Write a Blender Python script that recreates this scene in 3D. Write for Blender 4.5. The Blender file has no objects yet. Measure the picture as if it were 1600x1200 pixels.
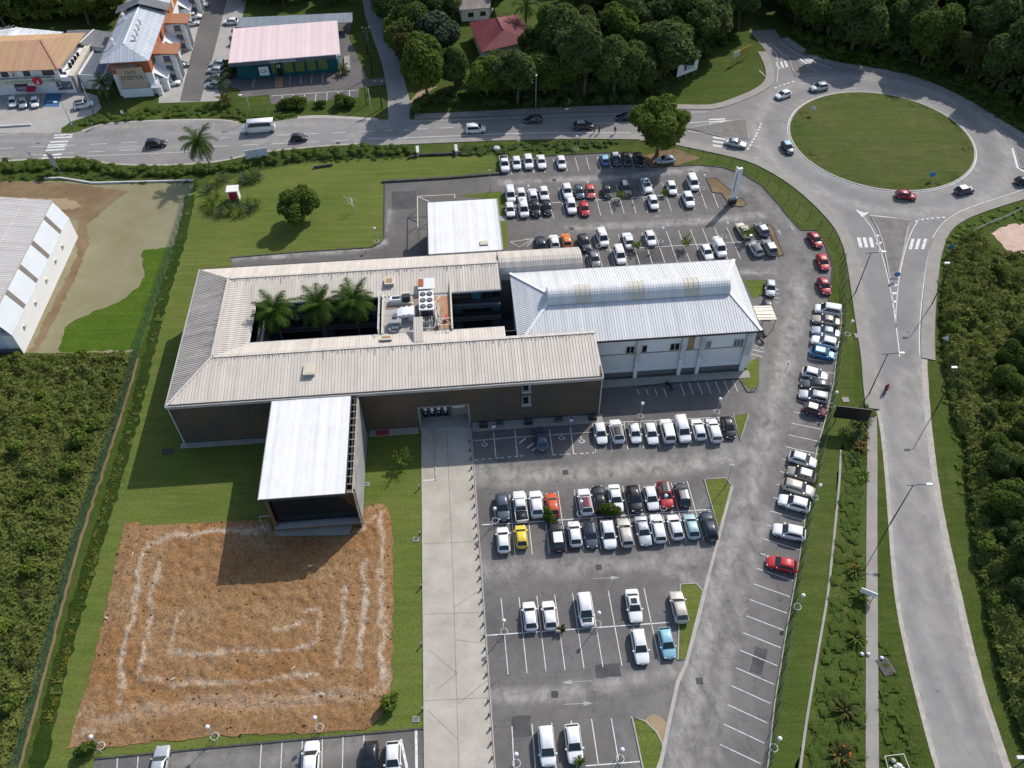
import bpy, math, random
import numpy as np
from mathutils import Vector, Matrix, noise as mnoise, geometry as mgeo
PI = math.pi
sc = bpy.context.scene
# ---------------------------------------------------------------- camera
FPX, PITCH, ROLL, CAMH = 1325.0, math.radians(48.36), math.radians(-0.87), 100.0
fw = np.array([0, math.cos(PITCH), -math.sin(PITCH)])
_r = np.array([1.0, 0, 0]); _u = np.cross(_r, fw)
RV = math.cos(ROLL) * _r + math.sin(ROLL) * _u
UV = -math.sin(ROLL) * _r + math.cos(ROLL) * _u
CAM = np.array([0, 0, CAMH])
cd = bpy.data.cameras.new('camera'); cam = bpy.data.objects.new('camera', cd)
sc.collection.objects.link(cam); sc.camera = cam
cd.sensor_width = 36; cd.lens = FPX / 1600 * 36; cd.clip_start = 1; cd.clip_end = 3000
cam.matrix_world = Matrix(((RV[0], UV[0], -fw[0], 0), (RV[1], UV[1], -fw[1], 0), (RV[2], UV[2], -fw[2], CAMH), (0, 0, 0, 1)))
# ---------------------------------------------------------------- light
SUN_EL, SUN_AZ = 42.0, 51.5            # azimuth is counter-clockwise from +X
w = bpy.data.worlds.new('World'); sc.world = w; w.use_nodes = True
nt = w.node_tree; nt.nodes.clear()
sky = nt.nodes.new('ShaderNodeTexSky'); sky.sky_type = 'NISHITA'; sky.sun_disc = False
sky.sun_elevation = math.radians(SUN_EL); sky.sun_rotation = math.radians(90 - SUN_AZ)
sky.air_density = 1.0; sky.dust_density = 1.5
bg = nt.nodes.new('ShaderNodeBackground'); bg.inputs[1].default_value = 0.14
ow = nt.nodes.new('ShaderNodeOutputWorld')
nt.links.new(sky.outputs[0], bg.inputs[0]); nt.links.new(bg.outputs[0], ow.inputs[0])
sl = bpy.data.lights.new('sun', 'SUN'); so = bpy.data.objects.new('sun', sl); sc.collection.objects.link(so)
sl.energy = 3.7; sl.angle = math.radians(0.6); sl.color = (1.0, 0.955, 0.89)
_d = Vector((math.cos(math.radians(SUN_AZ)) * math.cos(math.radians(SUN_EL)), math.sin(math.radians(SUN_AZ)) * math.cos(math.radians(SUN_EL)), math.sin(math.radians(SUN_EL))))
so.rotation_euler = _d.to_track_quat('Z', 'Y').to_euler(); so.location = (60, 80, 120)
sc.view_settings.view_transform = 'Standard'; sc.view_settings.look = 'None'
sc.view_settings.exposure = 0.08; sc.view_settings.gamma = 1.0
try:
    sc.cycles.max_bounces = 5; sc.cycles.diffuse_bounces = 2; sc.cycles.glossy_bounces = 2
    sc.cycles.transparent_max_bounces = 8; sc.cycles.transmission_bounces = 2
except Exception: pass
# ---------------------------------------------------------------- helpers
COL = sc.collection
def G(x, y, z=0.0):
    """survey: photograph pixel -> real ground position at height z (metres)"""
    d = fw + (x - 800) / FPX * RV + (600 - y) / FPX * UV
    t = (z - CAMH) / d[2]
    p = CAM + d * t
    return Vector((p[0], p[1], z))
def ang(p, q): return math.atan2(q[1] - p[1], q[0] - p[0])
RNG = random.Random(7)
def tag(o, label=None, cat=None, group=None, kind=None):
    if label: o['label'] = label
    if cat: o['category'] = cat
    if group: o['group'] = group
    if kind: o['kind'] = kind
    return o
def empty(name, loc=(0, 0, 0), rz=0.0, label=None, cat=None, group=None):
    o = bpy.data.objects.new(name, None); COL.objects.link(o)
    o.location = loc; o.rotation_euler = (0, 0, rz); o.empty_display_size = 0.5
    return tag(o, label, cat, group)
def link(name, me, parent=None):
    o = bpy.data.objects.new(name, me); COL.objects.link(o)
    if parent: o.parent = parent
    return o
def copy_tree(o, parent=None):
    c = o.copy(); COL.objects.link(c)
    if parent: c.parent = parent
    for ch in o.children: copy_tree(ch, c)
    return c
class MB:
    def __init__(s): s.v = []; s.f = []; s.m = []; s.mats = []
    def mi(s, mat):
        if mat not in s.mats: s.mats.append(mat)
        return s.mats.index(mat)
    def add(s, vs, fs, mat):
        b = len(s.v); k = s.mi(mat)
        s.v += [tuple(v) for v in vs]
        for f in fs: s.f.append(tuple(i + b for i in f)); s.m.append(k)
    def box(s, x0, x1, y0, y1, z0, z1, mat):
        s.add([(x0, y0, z0), (x1, y0, z0), (x1, y1, z0), (x0, y1, z0), (x0, y0, z1), (x1, y0, z1), (x1, y1, z1), (x0, y1, z1)],
              [(0, 3, 2, 1), (4, 5, 6, 7), (0, 1, 5, 4), (1, 2, 6, 5), (2, 3, 7, 6), (3, 0, 4, 7)], mat)
    def bar(s, p, q, wd, h, mat, up=(0, 0, 1)):
        p = Vector(p); q = Vector(q); d = (q - p)
        if d.length < 1e-6: return
        d.normalize(); up = Vector(up)
        a = d.cross(up)
        if a.length < 1e-4: a = d.cross(Vector((1, 0, 0)))
        a.normalize(); b = a.cross(d).normalized()
        a *= wd / 2; b *= h / 2
        s.add([p - a - b, p + a - b, p + a + b, p - a + b, q - a - b, q + a - b, q + a + b, q - a + b],
              [(0, 1, 2, 3), (7, 6, 5, 4), (1, 0, 4, 5), (2, 1, 5, 6), (3, 2, 6, 7), (0, 3, 7, 4)], mat)
    def tube(s, pts, r, mat, n=6, cap=True):
        pts = [Vector(p) for p in pts]; rs = r if isinstance(r, (list, tuple)) else [r] * len(pts)
        rings = []; vs = []; ref = Vector((0.31, 0.95, 0.05))
        for i, p in enumerate(pts):
            d = (pts[min(i + 1, len(pts) - 1)] - pts[max(i - 1, 0)]).normalized()
            a = d.cross(ref)
            if a.length < 1e-3: a = d.cross(Vector((1, 0, 0)))
            a.normalize(); b = d.cross(a)
            rings.append([len(vs) + k for k in range(n)])
            for k in range(n):
                t = 2 * PI * k / n; vs.append(p + (a * math.cos(t) + b * math.sin(t)) * rs[i])
        fs = []
        for i in range(len(pts) - 1):
            for k in range(n):
                k2 = (k + 1) % n; fs.append((rings[i][k], rings[i + 1][k], rings[i + 1][k2], rings[i][k2]))
        if cap: fs.append(tuple(rings[0])); fs.append(tuple(reversed(rings[-1])))
        s.add(vs, fs, mat)
    def torus(s, c, R, r, mat, n=16, m=6, arc=1.0):
        pts = [(c[0] + R * math.cos(2 * PI * arc * i / n), c[1] + R * math.sin(2 * PI * arc * i / n), c[2]) for i in range(n + 1)]
        s.tube(pts, r, mat, m, arc < 1)
    def ball(s, c, r, mat, n=10, m=6, sz=1.0):
        vs = [(c[0], c[1], c[2] - r * sz)]; fs = []
        for i in range(1, m):
            a = -PI / 2 + PI * i / m
            for k in range(n):
                t = 2 * PI * k / n; vs.append((c[0] + r * math.cos(a) * math.cos(t), c[1] + r * math.cos(a) * math.sin(t), c[2] + r * sz * math.sin(a)))
        vs.append((c[0], c[1], c[2] + r * sz)); L = len(vs) - 1
        for k in range(n): fs.append((0, 1 + (k + 1) % n, 1 + k)); fs.append((L, L - n + k, L - n + (k + 1) % n))
        for i in range(m - 2):
            for k in range(n):
                a = 1 + i * n + k; b = 1 + i * n + (k + 1) % n; fs.append((a, b, b + n, a + n))
        s.add(vs, fs, mat)
    def cyl(s, c, r, z0, z1, mat, n=12, r2=None):
        s.tube([(c[0], c[1], z0), (c[0], c[1], z1)], [r, r if r2 is None else r2], mat, n)
    def prism(s, poly, z0, z1, mat):
        n = len(poly); vs = [(p[0], p[1], z0) for p in poly] + [(p[0], p[1], z1) for p in poly]
        fs = [tuple(reversed(range(n))), tuple(range(n, 2 * n))] + [(i, (i + 1) % n, n + (i + 1) % n, n + i) for i in range(n)]
        s.add(vs, fs, mat)
    def slab(s, q, th, mat):
        q = [Vector(p) for p in q]; n = len(q)
        vs = q + [p - Vector((0, 0, th)) for p in q]
        fs = [tuple(range(n)), tuple(reversed(range(n, 2 * n)))] + [((i + 1) % n, i, n + i, n + (i + 1) % n) for i in range(n)]
        s.add(vs, fs, mat)
    def quad(s, q, mat): s.add(q, [tuple(range(len(q)))], mat)
    def build(s, name, parent=None, smooth=False):
        me = bpy.data.meshes.new(name); me.from_pydata(s.v, [], s.f)
        for m in s.mats: me.materials.append(m)
        me.polygons.foreach_set('material_index', s.m)
        if smooth: me.polygons.foreach_set('use_smooth', [True] * len(s.f))
        me.update(); return link(name, me, parent)
# ---------------------------------------------------------------- materials
def srgb(r, g, b):
    f = lambda c: (c / 255 / 12.92) if c <= 10 else ((c / 255 + 0.055) / 1.055) ** 2.4
    return (f(r), f(g), f(b), 1)
def lin(c): return tuple(c) + (1,) if len(c) == 3 else c
def base_mat(name, col=(0.5, 0.5, 0.5), rough=0.8, metal=0.0, coat=0.0, spec=0.4):
    m = bpy.data.materials.new(name); m.use_nodes = True
    b = m.node_tree.nodes['Principled BSDF']
    b.inputs['Base Color'].default_value = lin(col); b.inputs['Roughness'].default_value = rough
    b.inputs['Metallic'].default_value = metal; b.inputs['Specular IOR Level'].default_value = spec
    if coat: b.inputs['Coat Weight'].default_value = coat; b.inputs['Coat Roughness'].default_value = 0.08
    return m
class NB:
    """tiny node builder"""
    def __init__(s, m):
        s.m = m; s.t = m.node_tree; s.b = s.t.nodes['Principled BSDF']
        s.co = s.t.nodes.new('ShaderNodeTexCoord')
    def n(s, k): return s.t.nodes.new(k)
    def l(s, a, b): s.t.links.new(a, b)
    def noise(s, scale, detail=4, rough=0.6, stretch=None, dist=0.0):
        x = s.n('ShaderNodeTexNoise'); x.inputs['Scale'].default_value = scale
        x.inputs['Detail'].default_value = detail; x.inputs['Roughness'].default_value = rough
        x.inputs['Distortion'].default_value = dist
        src = s.co.outputs['Object']
        if stretch:
            mp = s.n('ShaderNodeMapping'); mp.inputs['Scale'].default_value = stretch[:3]
            if len(stretch) > 3: mp.inputs['Rotation'].default_value = (0, 0, stretch[3])
            s.l(src, mp.inputs[0]); src = mp.outputs[0]
        s.l(src, x.inputs['Vector']); return x.outputs['Fac']
    def ramp(s, fac, a, b, c0=(0, 0, 0, 1), c1=(1, 1, 1, 1)):
        r = s.n('ShaderNodeValToRGB'); e = r.color_ramp.elements
        e[0].position = a; e[0].color = lin(c0); e[1].position = b; e[1].color = lin(c1)
        s.l(fac, r.inputs[0]); return r.outputs[0]
    def mix(s, fac, a, b, mode='MIX'):
        x = s.n('ShaderNodeMix'); x.data_type = 'RGBA'; x.blend_type = mode
        for v, i in ((fac, 0), (a, 6), (b, 7)):
            if hasattr(v, 'is_output'): s.l(v, x.inputs[i])
            else: x.inputs[i].default_value = v if i == 0 else lin(v)
        return x.outputs[2]
    def math(s, op, a, b):
        x = s.n('ShaderNodeMath'); x.operation = op
        for v, i in ((a, 0), (b, 1)):
            if hasattr(v, 'is_output'): s.l(v, x.inputs[i])
            else: x.inputs[i].default_value = v
        return x.outputs[0]
    def attr(s, name):
        x = s.n('ShaderNodeAttribute'); x.attribute_name = name; return x.outputs['Fac']
    def out(s, col): s.l(col, s.b.inputs['Base Color'])
    def bump(s, h, strength=0.5, dist=0.1):
        x = s.n('ShaderNodeBump'); x.inputs['Strength'].default_value = strength; x.inputs['Distance'].default_value = dist
        s.l(h, x.inputs['Height']); s.l(x.outputs[0], s.b.inputs['Normal'])
def grass_mat(name, c1, c2, c3, scale=1.0, bump=0.6, bd=0.25):
    m = base_mat(name, c1, 0.95, spec=0.1); k = NB(m)
    a = k.ramp(k.noise(0.06 * scale, 5, 0.62), 0.35, 0.66)
    b = k.ramp(k.noise(0.45 * scale, 6, 0.7), 0.36, 0.66)
    c = k.ramp(k.noise(3.2 * scale, 5, 0.75), 0.3, 0.72)
    col = k.mix(a, c1, c2); col = k.mix(k.math('MULTIPLY', b, 0.65), col, c3)
    col = k.mix(0.6, col, k.mix(c, (0.35, 0.38, 0.35), (1.55, 1.48, 1.4)), 'MULTIPLY')
    s = k.ramp(k.noise(1.0, 4, 0.65, (0.10 * scale, 1.1 * scale, 1, 0.07)), 0.35, 0.65); col = k.mix(0.5, col, k.mix(s, (0.72, 0.74, 0.7), (1.25, 1.2, 1.2)), 'MULTIPLY')
    d = k.ramp(k.noise(0.17 * scale, 6, 0.7), 0.55, 0.72); col = k.mix(k.math('MULTIPLY', d, 0.42), col, (0.175, 0.165, 0.06))
    k.out(col)

    k.bump(k.noise(2.6 * scale, 6, 0.75), bump, bd); return m
def stain_mat(name, c1, c2, scale=0.3, rough=0.9, fine=0.25, bump=0.0, spec=0.3):
    m = base_mat(name, c1, rough, spec=spec); k = NB(m)
    a = k.ramp(k.noise(scale, 6, 0.65), 0.35, 0.68)
    col = k.mix(a, c1, c2)
    f = k.mix(k.noise(scale * 24, 4, 0.7), (1 - fine,) * 3, (1 + fine,) * 3)
    col = k.mix(1.0, col, f, 'MULTIPLY'); k.out(col)
    if bump: k.bump(k.noise(scale * 30, 4, 0.7), bump, 0.03)
    return m
MAT = {}
GR = lambda s: tuple(c for c in s)
MAT['ground'] = grass_mat('rough_grass', (0.058, 0.098, 0.014), (0.092, 0.118, 0.028), (0.052, 0.076, 0.016))
MAT['lawn'] = grass_mat('mown_lawn', (0.090, 0.142, 0.024), (0.138, 0.176, 0.038), (0.142, 0.150, 0.046), 1.0, 0.35, 0.12)
MAT['verge'] = grass_mat('verge_grass', (0.075, 0.120, 0.020), (0.115, 0.138, 0.036), (0.07, 0.10, 0.024), 1.3, 0.7, 0.3)
MAT['island'] = grass_mat('island_grass', (0.085, 0.130, 0.026), (0.125, 0.138, 0.045), (0.09, 0.105, 0.034), 1.4, 0.8, 0.35)
MAT['bright_grass'] = grass_mat('bright_grass', (0.072, 0.14, 0.012), (0.09, 0.15, 0.016), (0.06, 0.10, 0.015))
MAT['ditch'] = grass_mat('ditch_grass', (0.034, 0.076, 0.010), (0.056, 0.090, 0.015), (0.026, 0.046, 0.010), 1.6, 0.9, 0.4)
def asphalt(name, c1, c2, wearcol, scale=0.12, crack=0.0):
    m = base_mat(name, c1, 0.9, spec=0.25); k = NB(m)
    a = k.ramp(k.noise(scale, 6, 0.66), 0.33, 0.7)
    col = k.mix(a, c1, c2)
    b = k.ramp(k.noise(scale * 5, 5, 0.7), 0.42, 0.72)
    col = k.mix(k.math('MULTIPLY', b, 0.2), col, tuple(min(1, x * 1.5) for x in c2))
    wn = k.ramp(k.noise(0.5, 8, 0.74, (1, .7, 1, .07), dist=.35), 0.32, 0.64)
    wv = k.math('MULTIPLY', k.attr('wear'), wn)
    col = k.mix(wv, col, wearcol)
    dk = k.ramp(k.noise(0.9, 5, 0.75), 0.58, 0.8)
    col = k.mix(k.math('MULTIPLY', dk, 0.35), col, tuple(x * 0.45 for x in c1))
    vo = k.n('ShaderNodeTexVoronoi'); vo.feature = 'DISTANCE_TO_EDGE'; vo.inputs['Scale'].default_value = 0.16
    nv = k.n('ShaderNodeTexNoise'); nv.inputs['Scale'].default_value = 0.5; nv.inputs['Detail'].default_value = 5; vm = k.n('ShaderNodeVectorMath'); vm.operation = 'ADD'; k.l(k.co.outputs['Object'], nv.inputs['Vector']); k.l(k.co.outputs['Object'], vm.inputs[0]); vs = k.n('ShaderNodeVectorMath'); vs.operation = 'SCALE'; vs.inputs[3].default_value = 5.0; k.l(nv.outputs['Color'], vs.inputs[0]); k.l(vs.outputs[0], vm.inputs[1]); k.l(vm.outputs[0], vo.inputs['Vector'])
    cr = k.ramp(vo.outputs['Distance'], 0.004, 0.014, (1, 1, 1, 1), (0, 0, 0, 1)); col = k.mix(k.math('MULTIPLY', cr, crack), col, tuple(x * 0.4 for x in c1))
    oil = k.ramp(k.noise(0.75, 2, 0.5), 0.68, 0.76); col = k.mix(k.math('MULTIPLY', oil, 0.4), col, tuple(x * 0.5 for x in c1))
    f = k.mix(k.noise(9.0, 3, 0.8), (0.72,) * 3, (1.28,) * 3)
    k.out(k.mix(1.0, col, f, 'MULTIPLY')); k.bump(k.noise(14.0, 3, 0.7), 0.25, 0.02); return m
MAT['asphalt'] = asphalt('car_park_asphalt', (0.112, 0.106, 0.100), (0.155, 0.148, 0.140), (0.44, 0.42, 0.385), 0.12, 0.28)
MAT['road'] = asphalt('road_asphalt', (0.205, 0.197, 0.187), (0.255, 0.245, 0.233), (0.44, 0.42, 0.385), 0.07)
MAT['road2'] = asphalt('access_road_asphalt', (0.27, 0.265, 0.26), (0.32, 0.312, 0.305), (0.42, 0.41, 0.39), 0.05)
MAT['concrete'] = stain_mat('path_concrete', (0.38, 0.345, 0.285), (0.50, 0.465, 0.40), 0.30, 0.9, 0.2)
MAT['paving'] = stain_mat('pale_paving', (0.34, 0.325, 0.30), (0.42, 0.40, 0.37), 0.2, 0.9, 0.15)
MAT['footpath'] = stain_mat('footpath_concrete', (0.27, 0.25, 0.225), (0.34, 0.315, 0.285), 0.4, 0.9, 0.2)
MAT['kerb'] = stain_mat('kerb_concrete', (0.36, 0.34, 0.31), (0.46, 0.44, 0.40), 0.8, 0.9, 0.2)
MAT['dark_kerb'] = stain_mat('weathered_kerb', (0.05, 0.052, 0.05), (0.10, 0.10, 0.09), 0.9, 0.9, 0.2)
MAT['pad'] = stain_mat('grey_pad', (0.30, 0.285, 0.255), (0.38, 0.36, 0.32), 0.6, 0.9, 0.15)
MAT['shoulder'] = stain_mat('sandy_shoulder', (0.36, 0.325, 0.285), (0.50, 0.46, 0.415), 1.2, 0.95, 0.25)
MAT['lot'] = stain_mat('olive_lot', (0.215, 0.195, 0.105), (0.265, 0.245, 0.15), 0.16, 0.95, 0.2)
MAT['brown_soil'] = stain_mat('brown_soil', (0.16, 0.105, 0.055), (0.235, 0.17, 0.095), 0.2, 0.95, 0.3)
MAT['pale_sand'] = stain_mat('pale_sand', (0.36, 0.26, 0.17), (0.30, 0.23, 0.13), 0.4, 0.95, 0.25)
MAT['pink_soil'] = stain_mat('pink_soil', (0.50, 0.34, 0.26), (0.62, 0.47, 0.39), 0.5, 0.95, 0.25)
def paint_mat():
    m = base_mat('road_paint', (0.6, 0.6, 0.58), 0.85); k = NB(m)
    a = k.ramp(k.noise(1.8, 5, 0.75), 0.3, 0.52)
    k.out(k.mix(a, (0.40, 0.335, 0.325), (0.72, 0.72, 0.70))); return m
MAT['paint'] = paint_mat()
MAT['yellow_paint'] = stain_mat('yellow_road_paint', (0.42, 0.33, 0.15), (0.5, 0.42, 0.24), 1.5, 0.85, 0.2)
MAT['blue_paint'] = stain_mat('blue_bay_paint', (0.045, 0.13, 0.26), (0.06, 0.16, 0.30), 0.8, 0.8, 0.15)
def dirt_mat():
    m = base_mat('tilled_dirt', (0.32, 0.17, 0.07), 0.97, spec=0.08); k = NB(m)
    a = k.ramp(k.noise(0.13, 6, 0.65), 0.36, 0.66)
    col = k.mix(a, (0.325, 0.170, 0.072), (0.37, 0.245, 0.135))
    b = k.ramp(k.noise(1.8, 7, 0.85), 0.44, 0.62); col = k.mix(k.math('MULTIPLY', b, 0.75), col, (0.21, 0.105, 0.042))
    wn = k.ramp(k.noise(0.8, 8, 0.85, dist=1.2), 0.38, 0.58)
    col = k.mix(k.math('MULTIPLY', k.attr('wear'), wn), col, (0.60, 0.52, 0.42))
    c = k.ramp(k.noise(0.55, 4, 0.6), 0.70, 0.74); col = k.mix(k.math('MULTIPLY', c, 0.35), col, (0.52, 0.43, 0.33))
    f = k.mix(k.ramp(k.noise(3.0, 7, 0.9), 0.32, 0.68), (0.4,) * 3, (1.55,) * 3); k.out(k.mix(1.0, col, f, 'MULTIPLY'))
    k.bump(k.noise(3.2, 6, 0.75), 0.9, 0.22); return m
MAT['dirt'] = dirt_mat()
def roof_mat(name, c1, c2, streak, rough=0.55, sx=0.9, sy=0.12, metal=0.0):
    m = base_mat(name, c1, rough, metal=metal, spec=0.4); k = NB(m)
    a = k.ramp(k.noise(0.22, 5, 0.65), 0.35, 0.7); col = k.mix(a, c1, c2)
    b = k.ramp(k.noise(1.0, 6, 0.75, (sx, sy, 1)), 0.48, 0.76); col = k.mix(k.math('MULTIPLY', b, 0.5), col, streak)
    sh = k.noise(1.0, 0, 0.5, (1.1, 0.004, 0.004) if sx > sy else (0.004, 1.1, 0.004)); col = k.mix(0.8, col, k.mix(sh, (0.78,) * 3, (1.2,) * 3), 'MULTIPLY')
    sp = k.ramp(k.noise(0.9, 4, 0.8), 0.7, 0.76); col = k.mix(k.math('MULTIPLY', sp, 0.35), col, tuple(x * 0.7 for x in streak))
    f = k.mix(k.noise(6.0, 3, 0.7), (0.92,) * 3, (1.08,) * 3); k.out(k.mix(1.0, col, f, 'MULTIPLY')); return m
MAT['beige_roof'] = roof_mat('beige_metal_roof', (0.60, 0.545, 0.47), (0.66, 0.60, 0.525), (0.40, 0.37, 0.32))
MAT['grey_roof'] = roof_mat('streaked_grey_roof', (0.40, 0.365, 0.32), (0.52, 0.48, 0.43), (0.10, 0.095, 0.09), 0.7, 0.12, 1.6)  # end-wing slope: darker and greyer than the beige roof, with dark streaks
MAT['white_roof'] = roof_mat('white_metal_roof', (0.66, 0.66, 0.655), (0.72, 0.72, 0.715), (0.52, 0.53, 0.54), 0.5)
MAT['flat_white'] = roof_mat('white_membrane_roof', (0.75, 0.75, 0.74), (0.81, 0.81, 0.80), (0.56, 0.56, 0.53), 0.6, 1.0, 0.3)
MAT['ware_roof'] = roof_mat('white_sheet_roof', (0.50, 0.48, 0.45), (0.56, 0.54, 0.51), (0.44, 0.36, 0.32), 0.6, 0.2, 1.0)
MAT['orange_roof'] = roof_mat('faded_orange_roof', (0.52, 0.30, 0.20), (0.50, 0.36, 0.17), (0.36, 0.26, 0.12), 0.75, 0.8, 0.1)
MAT['pink_roof'] = roof_mat('pale_pink_roof', (0.72, 0.56, 0.56), (0.76, 0.61, 0.60), (0.66, 0.53, 0.52), 0.7)
MAT['blue_roof'] = roof_mat('grey_blue_metal_roof', (0.50, 0.53, 0.57), (0.58, 0.61, 0.64), (0.36, 0.39, 0.43), 0.5)
MAT['slate_roof'] = roof_mat('slate_blue_roof', (0.20, 0.235, 0.27), (0.25, 0.285, 0.32), (0.17, 0.2, 0.23), 0.6)
MAT['tile_roof'] = roof_mat('terracotta_roof', (0.38, 0.165, 0.085), (0.44, 0.20, 0.11), (0.30, 0.13, 0.07), 0.8, 1.5, 0.4)
MAT['maroon_roof'] = roof_mat('maroon_roof', (0.20, 0.045, 0.055), (0.24, 0.06, 0.065), (0.14, 0.035, 0.04), 0.7)
MAT['tin_roof'] = roof_mat('rusty_tin_roof', (0.30, 0.24, 0.22), (0.40, 0.35, 0.33), (0.22, 0.09, 0.06), 0.7, 1.4, 0.2)
def M(key, col, rough=0.8, var=0.12, **kw):
    if key not in MAT:
        MAT[key] = stain_mat(key, tuple(c * (1 - var) for c in col), tuple(min(1, c * (1 + var)) for c in col), 0.5, rough, 0.08)
        b = MAT[key].node_tree.nodes['Principled BSDF']
        if 'metal' in kw: b.inputs['Metallic'].default_value = kw['metal']
    return MAT[key]
M('white_wall', (0.80, 0.80, 0.79), var=0.04); M('stained_white', (0.58, 0.585, 0.58), var=0.2); M('cream_wall', (0.62, 0.58, 0.48))
M('white_metal', (0.74, 0.74, 0.73), 0.5, 0.04); M('grey_metal', (0.36, 0.37, 0.38), 0.5); M('dark_metal', (0.045, 0.047, 0.05), 0.5)
M('gutter', (0.46, 0.44, 0.41), 0.6); M('dark_wall', (0.05, 0.052, 0.056), 0.7); M('orange_wall', (0.42, 0.13, 0.055)); M('teal_wall', (0.01, 0.11, 0.12))
M('brown_steel', (0.155, 0.10, 0.075), 0.7); M('rust', (0.36, 0.11, 0.05)); M('terracotta_floor', (0.42, 0.23, 0.13)); M('concrete_wall', (0.36, 0.35, 0.33))
M('dark_plinth', (0.16, 0.16, 0.155)); M('black_plastic', (0.02, 0.02, 0.022), 0.5); M('green_mesh', (0.035, 0.085, 0.07), 0.6); M('blue_sign', (0.03, 0.22, 0.50), 0.5)
M('red_sign', (0.5, 0.03, 0.05), 0.5); M('beige_panel', (0.52, 0.42, 0.32), 0.7, 0.05); M('sign_white', (0.80, 0.80, 0.80), 0.5, 0.02); M('letter_dark', (0.07, 0.05, 0.05)); M('letter_green', (0.10, 0.30, 0.16))
M('ochre', (0.45, 0.28, 0.06), 0.7); M('skylight_cream', (0.60, 0.56, 0.42), 0.4, 0.05); M('slate_panel', (0.12, 0.14, 0.17), 0.6); M('wood', (0.30, 0.21, 0.12)); M('yellow_green', (0.28, 0.26, 0.03), 0.9, 0.25)
MAT['glass'] = base_mat('dark_glass', (0.012, 0.016, 0.02), 0.08, spec=0.6)
MAT['teal_glass'] = base_mat('teal_glass', (0.04, 0.16, 0.19), 0.12, spec=0.6)
MAT['green_glass'] = base_mat('green_blind_glass', (0.15, 0.22, 0.06), 0.25, spec=0.5)
MAT['brown_glass'] = base_mat('yellow_translucent_sheet', (0.58, 0.55, 0.45), 0.3, spec=0.6)
def clad_mat():
    m = base_mat('slatted_wood_cladding', (0.07, 0.055, 0.04), 0.85); k = NB(m)
    a = k.ramp(k.noise(0.10, 4, 0.6), 0.35, 0.65); col = k.mix(a, (0.085, 0.072, 0.060), (0.19, 0.13, 0.075))
    b = k.ramp(k.noise(1.0, 5, 0.7, (1.2, 1, 0.12)), 0.35, 0.7); col = k.mix(k.math('MULTIPLY', b, 0.6), col, (0.11, 0.095, 0.08))
    k.out(col); return m
MAT['clad'] = clad_mat()
# foliage
def leaf_mat(name, c1, c2, c3):
    m = base_mat(name, c1, 0.75, spec=0.12); k = NB(m)
    t = k.attr('tint'); oi = k.n('ShaderNodeObjectInfo')
    col = k.mix(t, c1, c2); r = k.ramp(oi.outputs['Random'], 0.0, 1.0)
    col = k.mix(k.math('MULTIPLY', r, 0.6), col, c3); k.out(col)
    tr = k.n('ShaderNodeBsdfTranslucent'); k.l(col, tr.inputs[0])
    mx = k.n('ShaderNodeMixShader'); mx.inputs[0].default_value = 0.38
    o = [x for x in k.t.nodes if x.type == 'OUTPUT_MATERIAL'][0]
    k.l(k.b.outputs[0], mx.inputs[1]); k.l(tr.outputs[0], mx.inputs[2]); k.l(mx.outputs[0], o.inputs[0]); return m
MAT['leaf_dark'] = leaf_mat('dark_foliage', (0.054, 0.100, 0.028), (0.140, 0.195, 0.052), (0.105, 0.130, 0.042))
MAT['leaf_mid'] = leaf_mat('mid_foliage', (0.062, 0.112, 0.018), (0.155, 0.210, 0.036), (0.10, 0.135, 0.028))
MAT['leaf_light'] = leaf_mat('light_foliage', (0.095, 0.160, 0.022), (0.215, 0.275, 0.045), (0.135, 0.18, 0.036))
MAT['leaf_grey'] = leaf_mat('grey_green_foliage', (0.065, 0.095, 0.05), (0.12, 0.155, 0.09), (0.08, 0.11, 0.06))
MAT['leaf_olive'] = leaf_mat('olive_foliage', (0.075, 0.09, 0.022), (0.125, 0.135, 0.04), (0.09, 0.09, 0.03))
MAT['leaf_scrub'] = leaf_mat('scrub_foliage', (0.095, 0.140, 0.030), (0.255, 0.275, 0.072), (0.16, 0.175, 0.045))
MAT['leaf_yellow'] = leaf_mat('yellow_ditch_foliage', (0.17, 0.19, 0.025), (0.30, 0.28, 0.045), (0.2, 0.2, 0.04))
MAT['leaf_palm'] = leaf_mat('palm_foliage', (0.035, 0.085, 0.012), (0.08, 0.15, 0.02), (0.06, 0.10, 0.018))
MAT['leaf_dry'] = leaf_mat('dry_palm_foliage', (0.14, 0.14, 0.03), (0.22, 0.20, 0.05), (0.18, 0.15, 0.05))
MAT['bark'] = stain_mat('bark', (0.10, 0.075, 0.05), (0.17, 0.135, 0.10), 1.5, 0.95, 0.3)
MAT['palm_bark'] = stain_mat('palm_bark', (0.17, 0.15, 0.125), (0.25, 0.225, 0.19), 1.5, 0.95, 0.3)
# ================================================================ SETTING: ground, roads, car park
AL = math.radians(4.0); O3 = G(287, 693)                       # building frame: origin and turn
EX = Vector((math.cos(AL), math.sin(AL), 0)); EY = Vector((-math.sin(AL), math.cos(AL), 0))
def LW(x, y, z=0.0): return Vector((O3.x, O3.y, 0)) + EX * x + EY * y + Vector((0, 0, z))
def gp(pts): return [G(*p) for p in pts]
def T(pts, k, ox, oy): return [(ox + x / k, oy + y / k) for x, y in pts]
def inpoly(pts, poly):
    pts = np.asarray(pts); x, y = pts[:, 0], pts[:, 1]; ins = np.zeros(len(pts), bool); n = len(poly)
    for i in range(n):
        x0, y0 = poly[i][0], poly[i][1]; x1, y1 = poly[(i + 1) % n][0], poly[(i + 1) % n][1]
        c = ((y0 > y) != (y1 > y)) & (x < (x1 - x0) * (y - y0) / ((y1 - y0) or 1e-9) + x0); ins ^= c
    return ins
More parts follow.
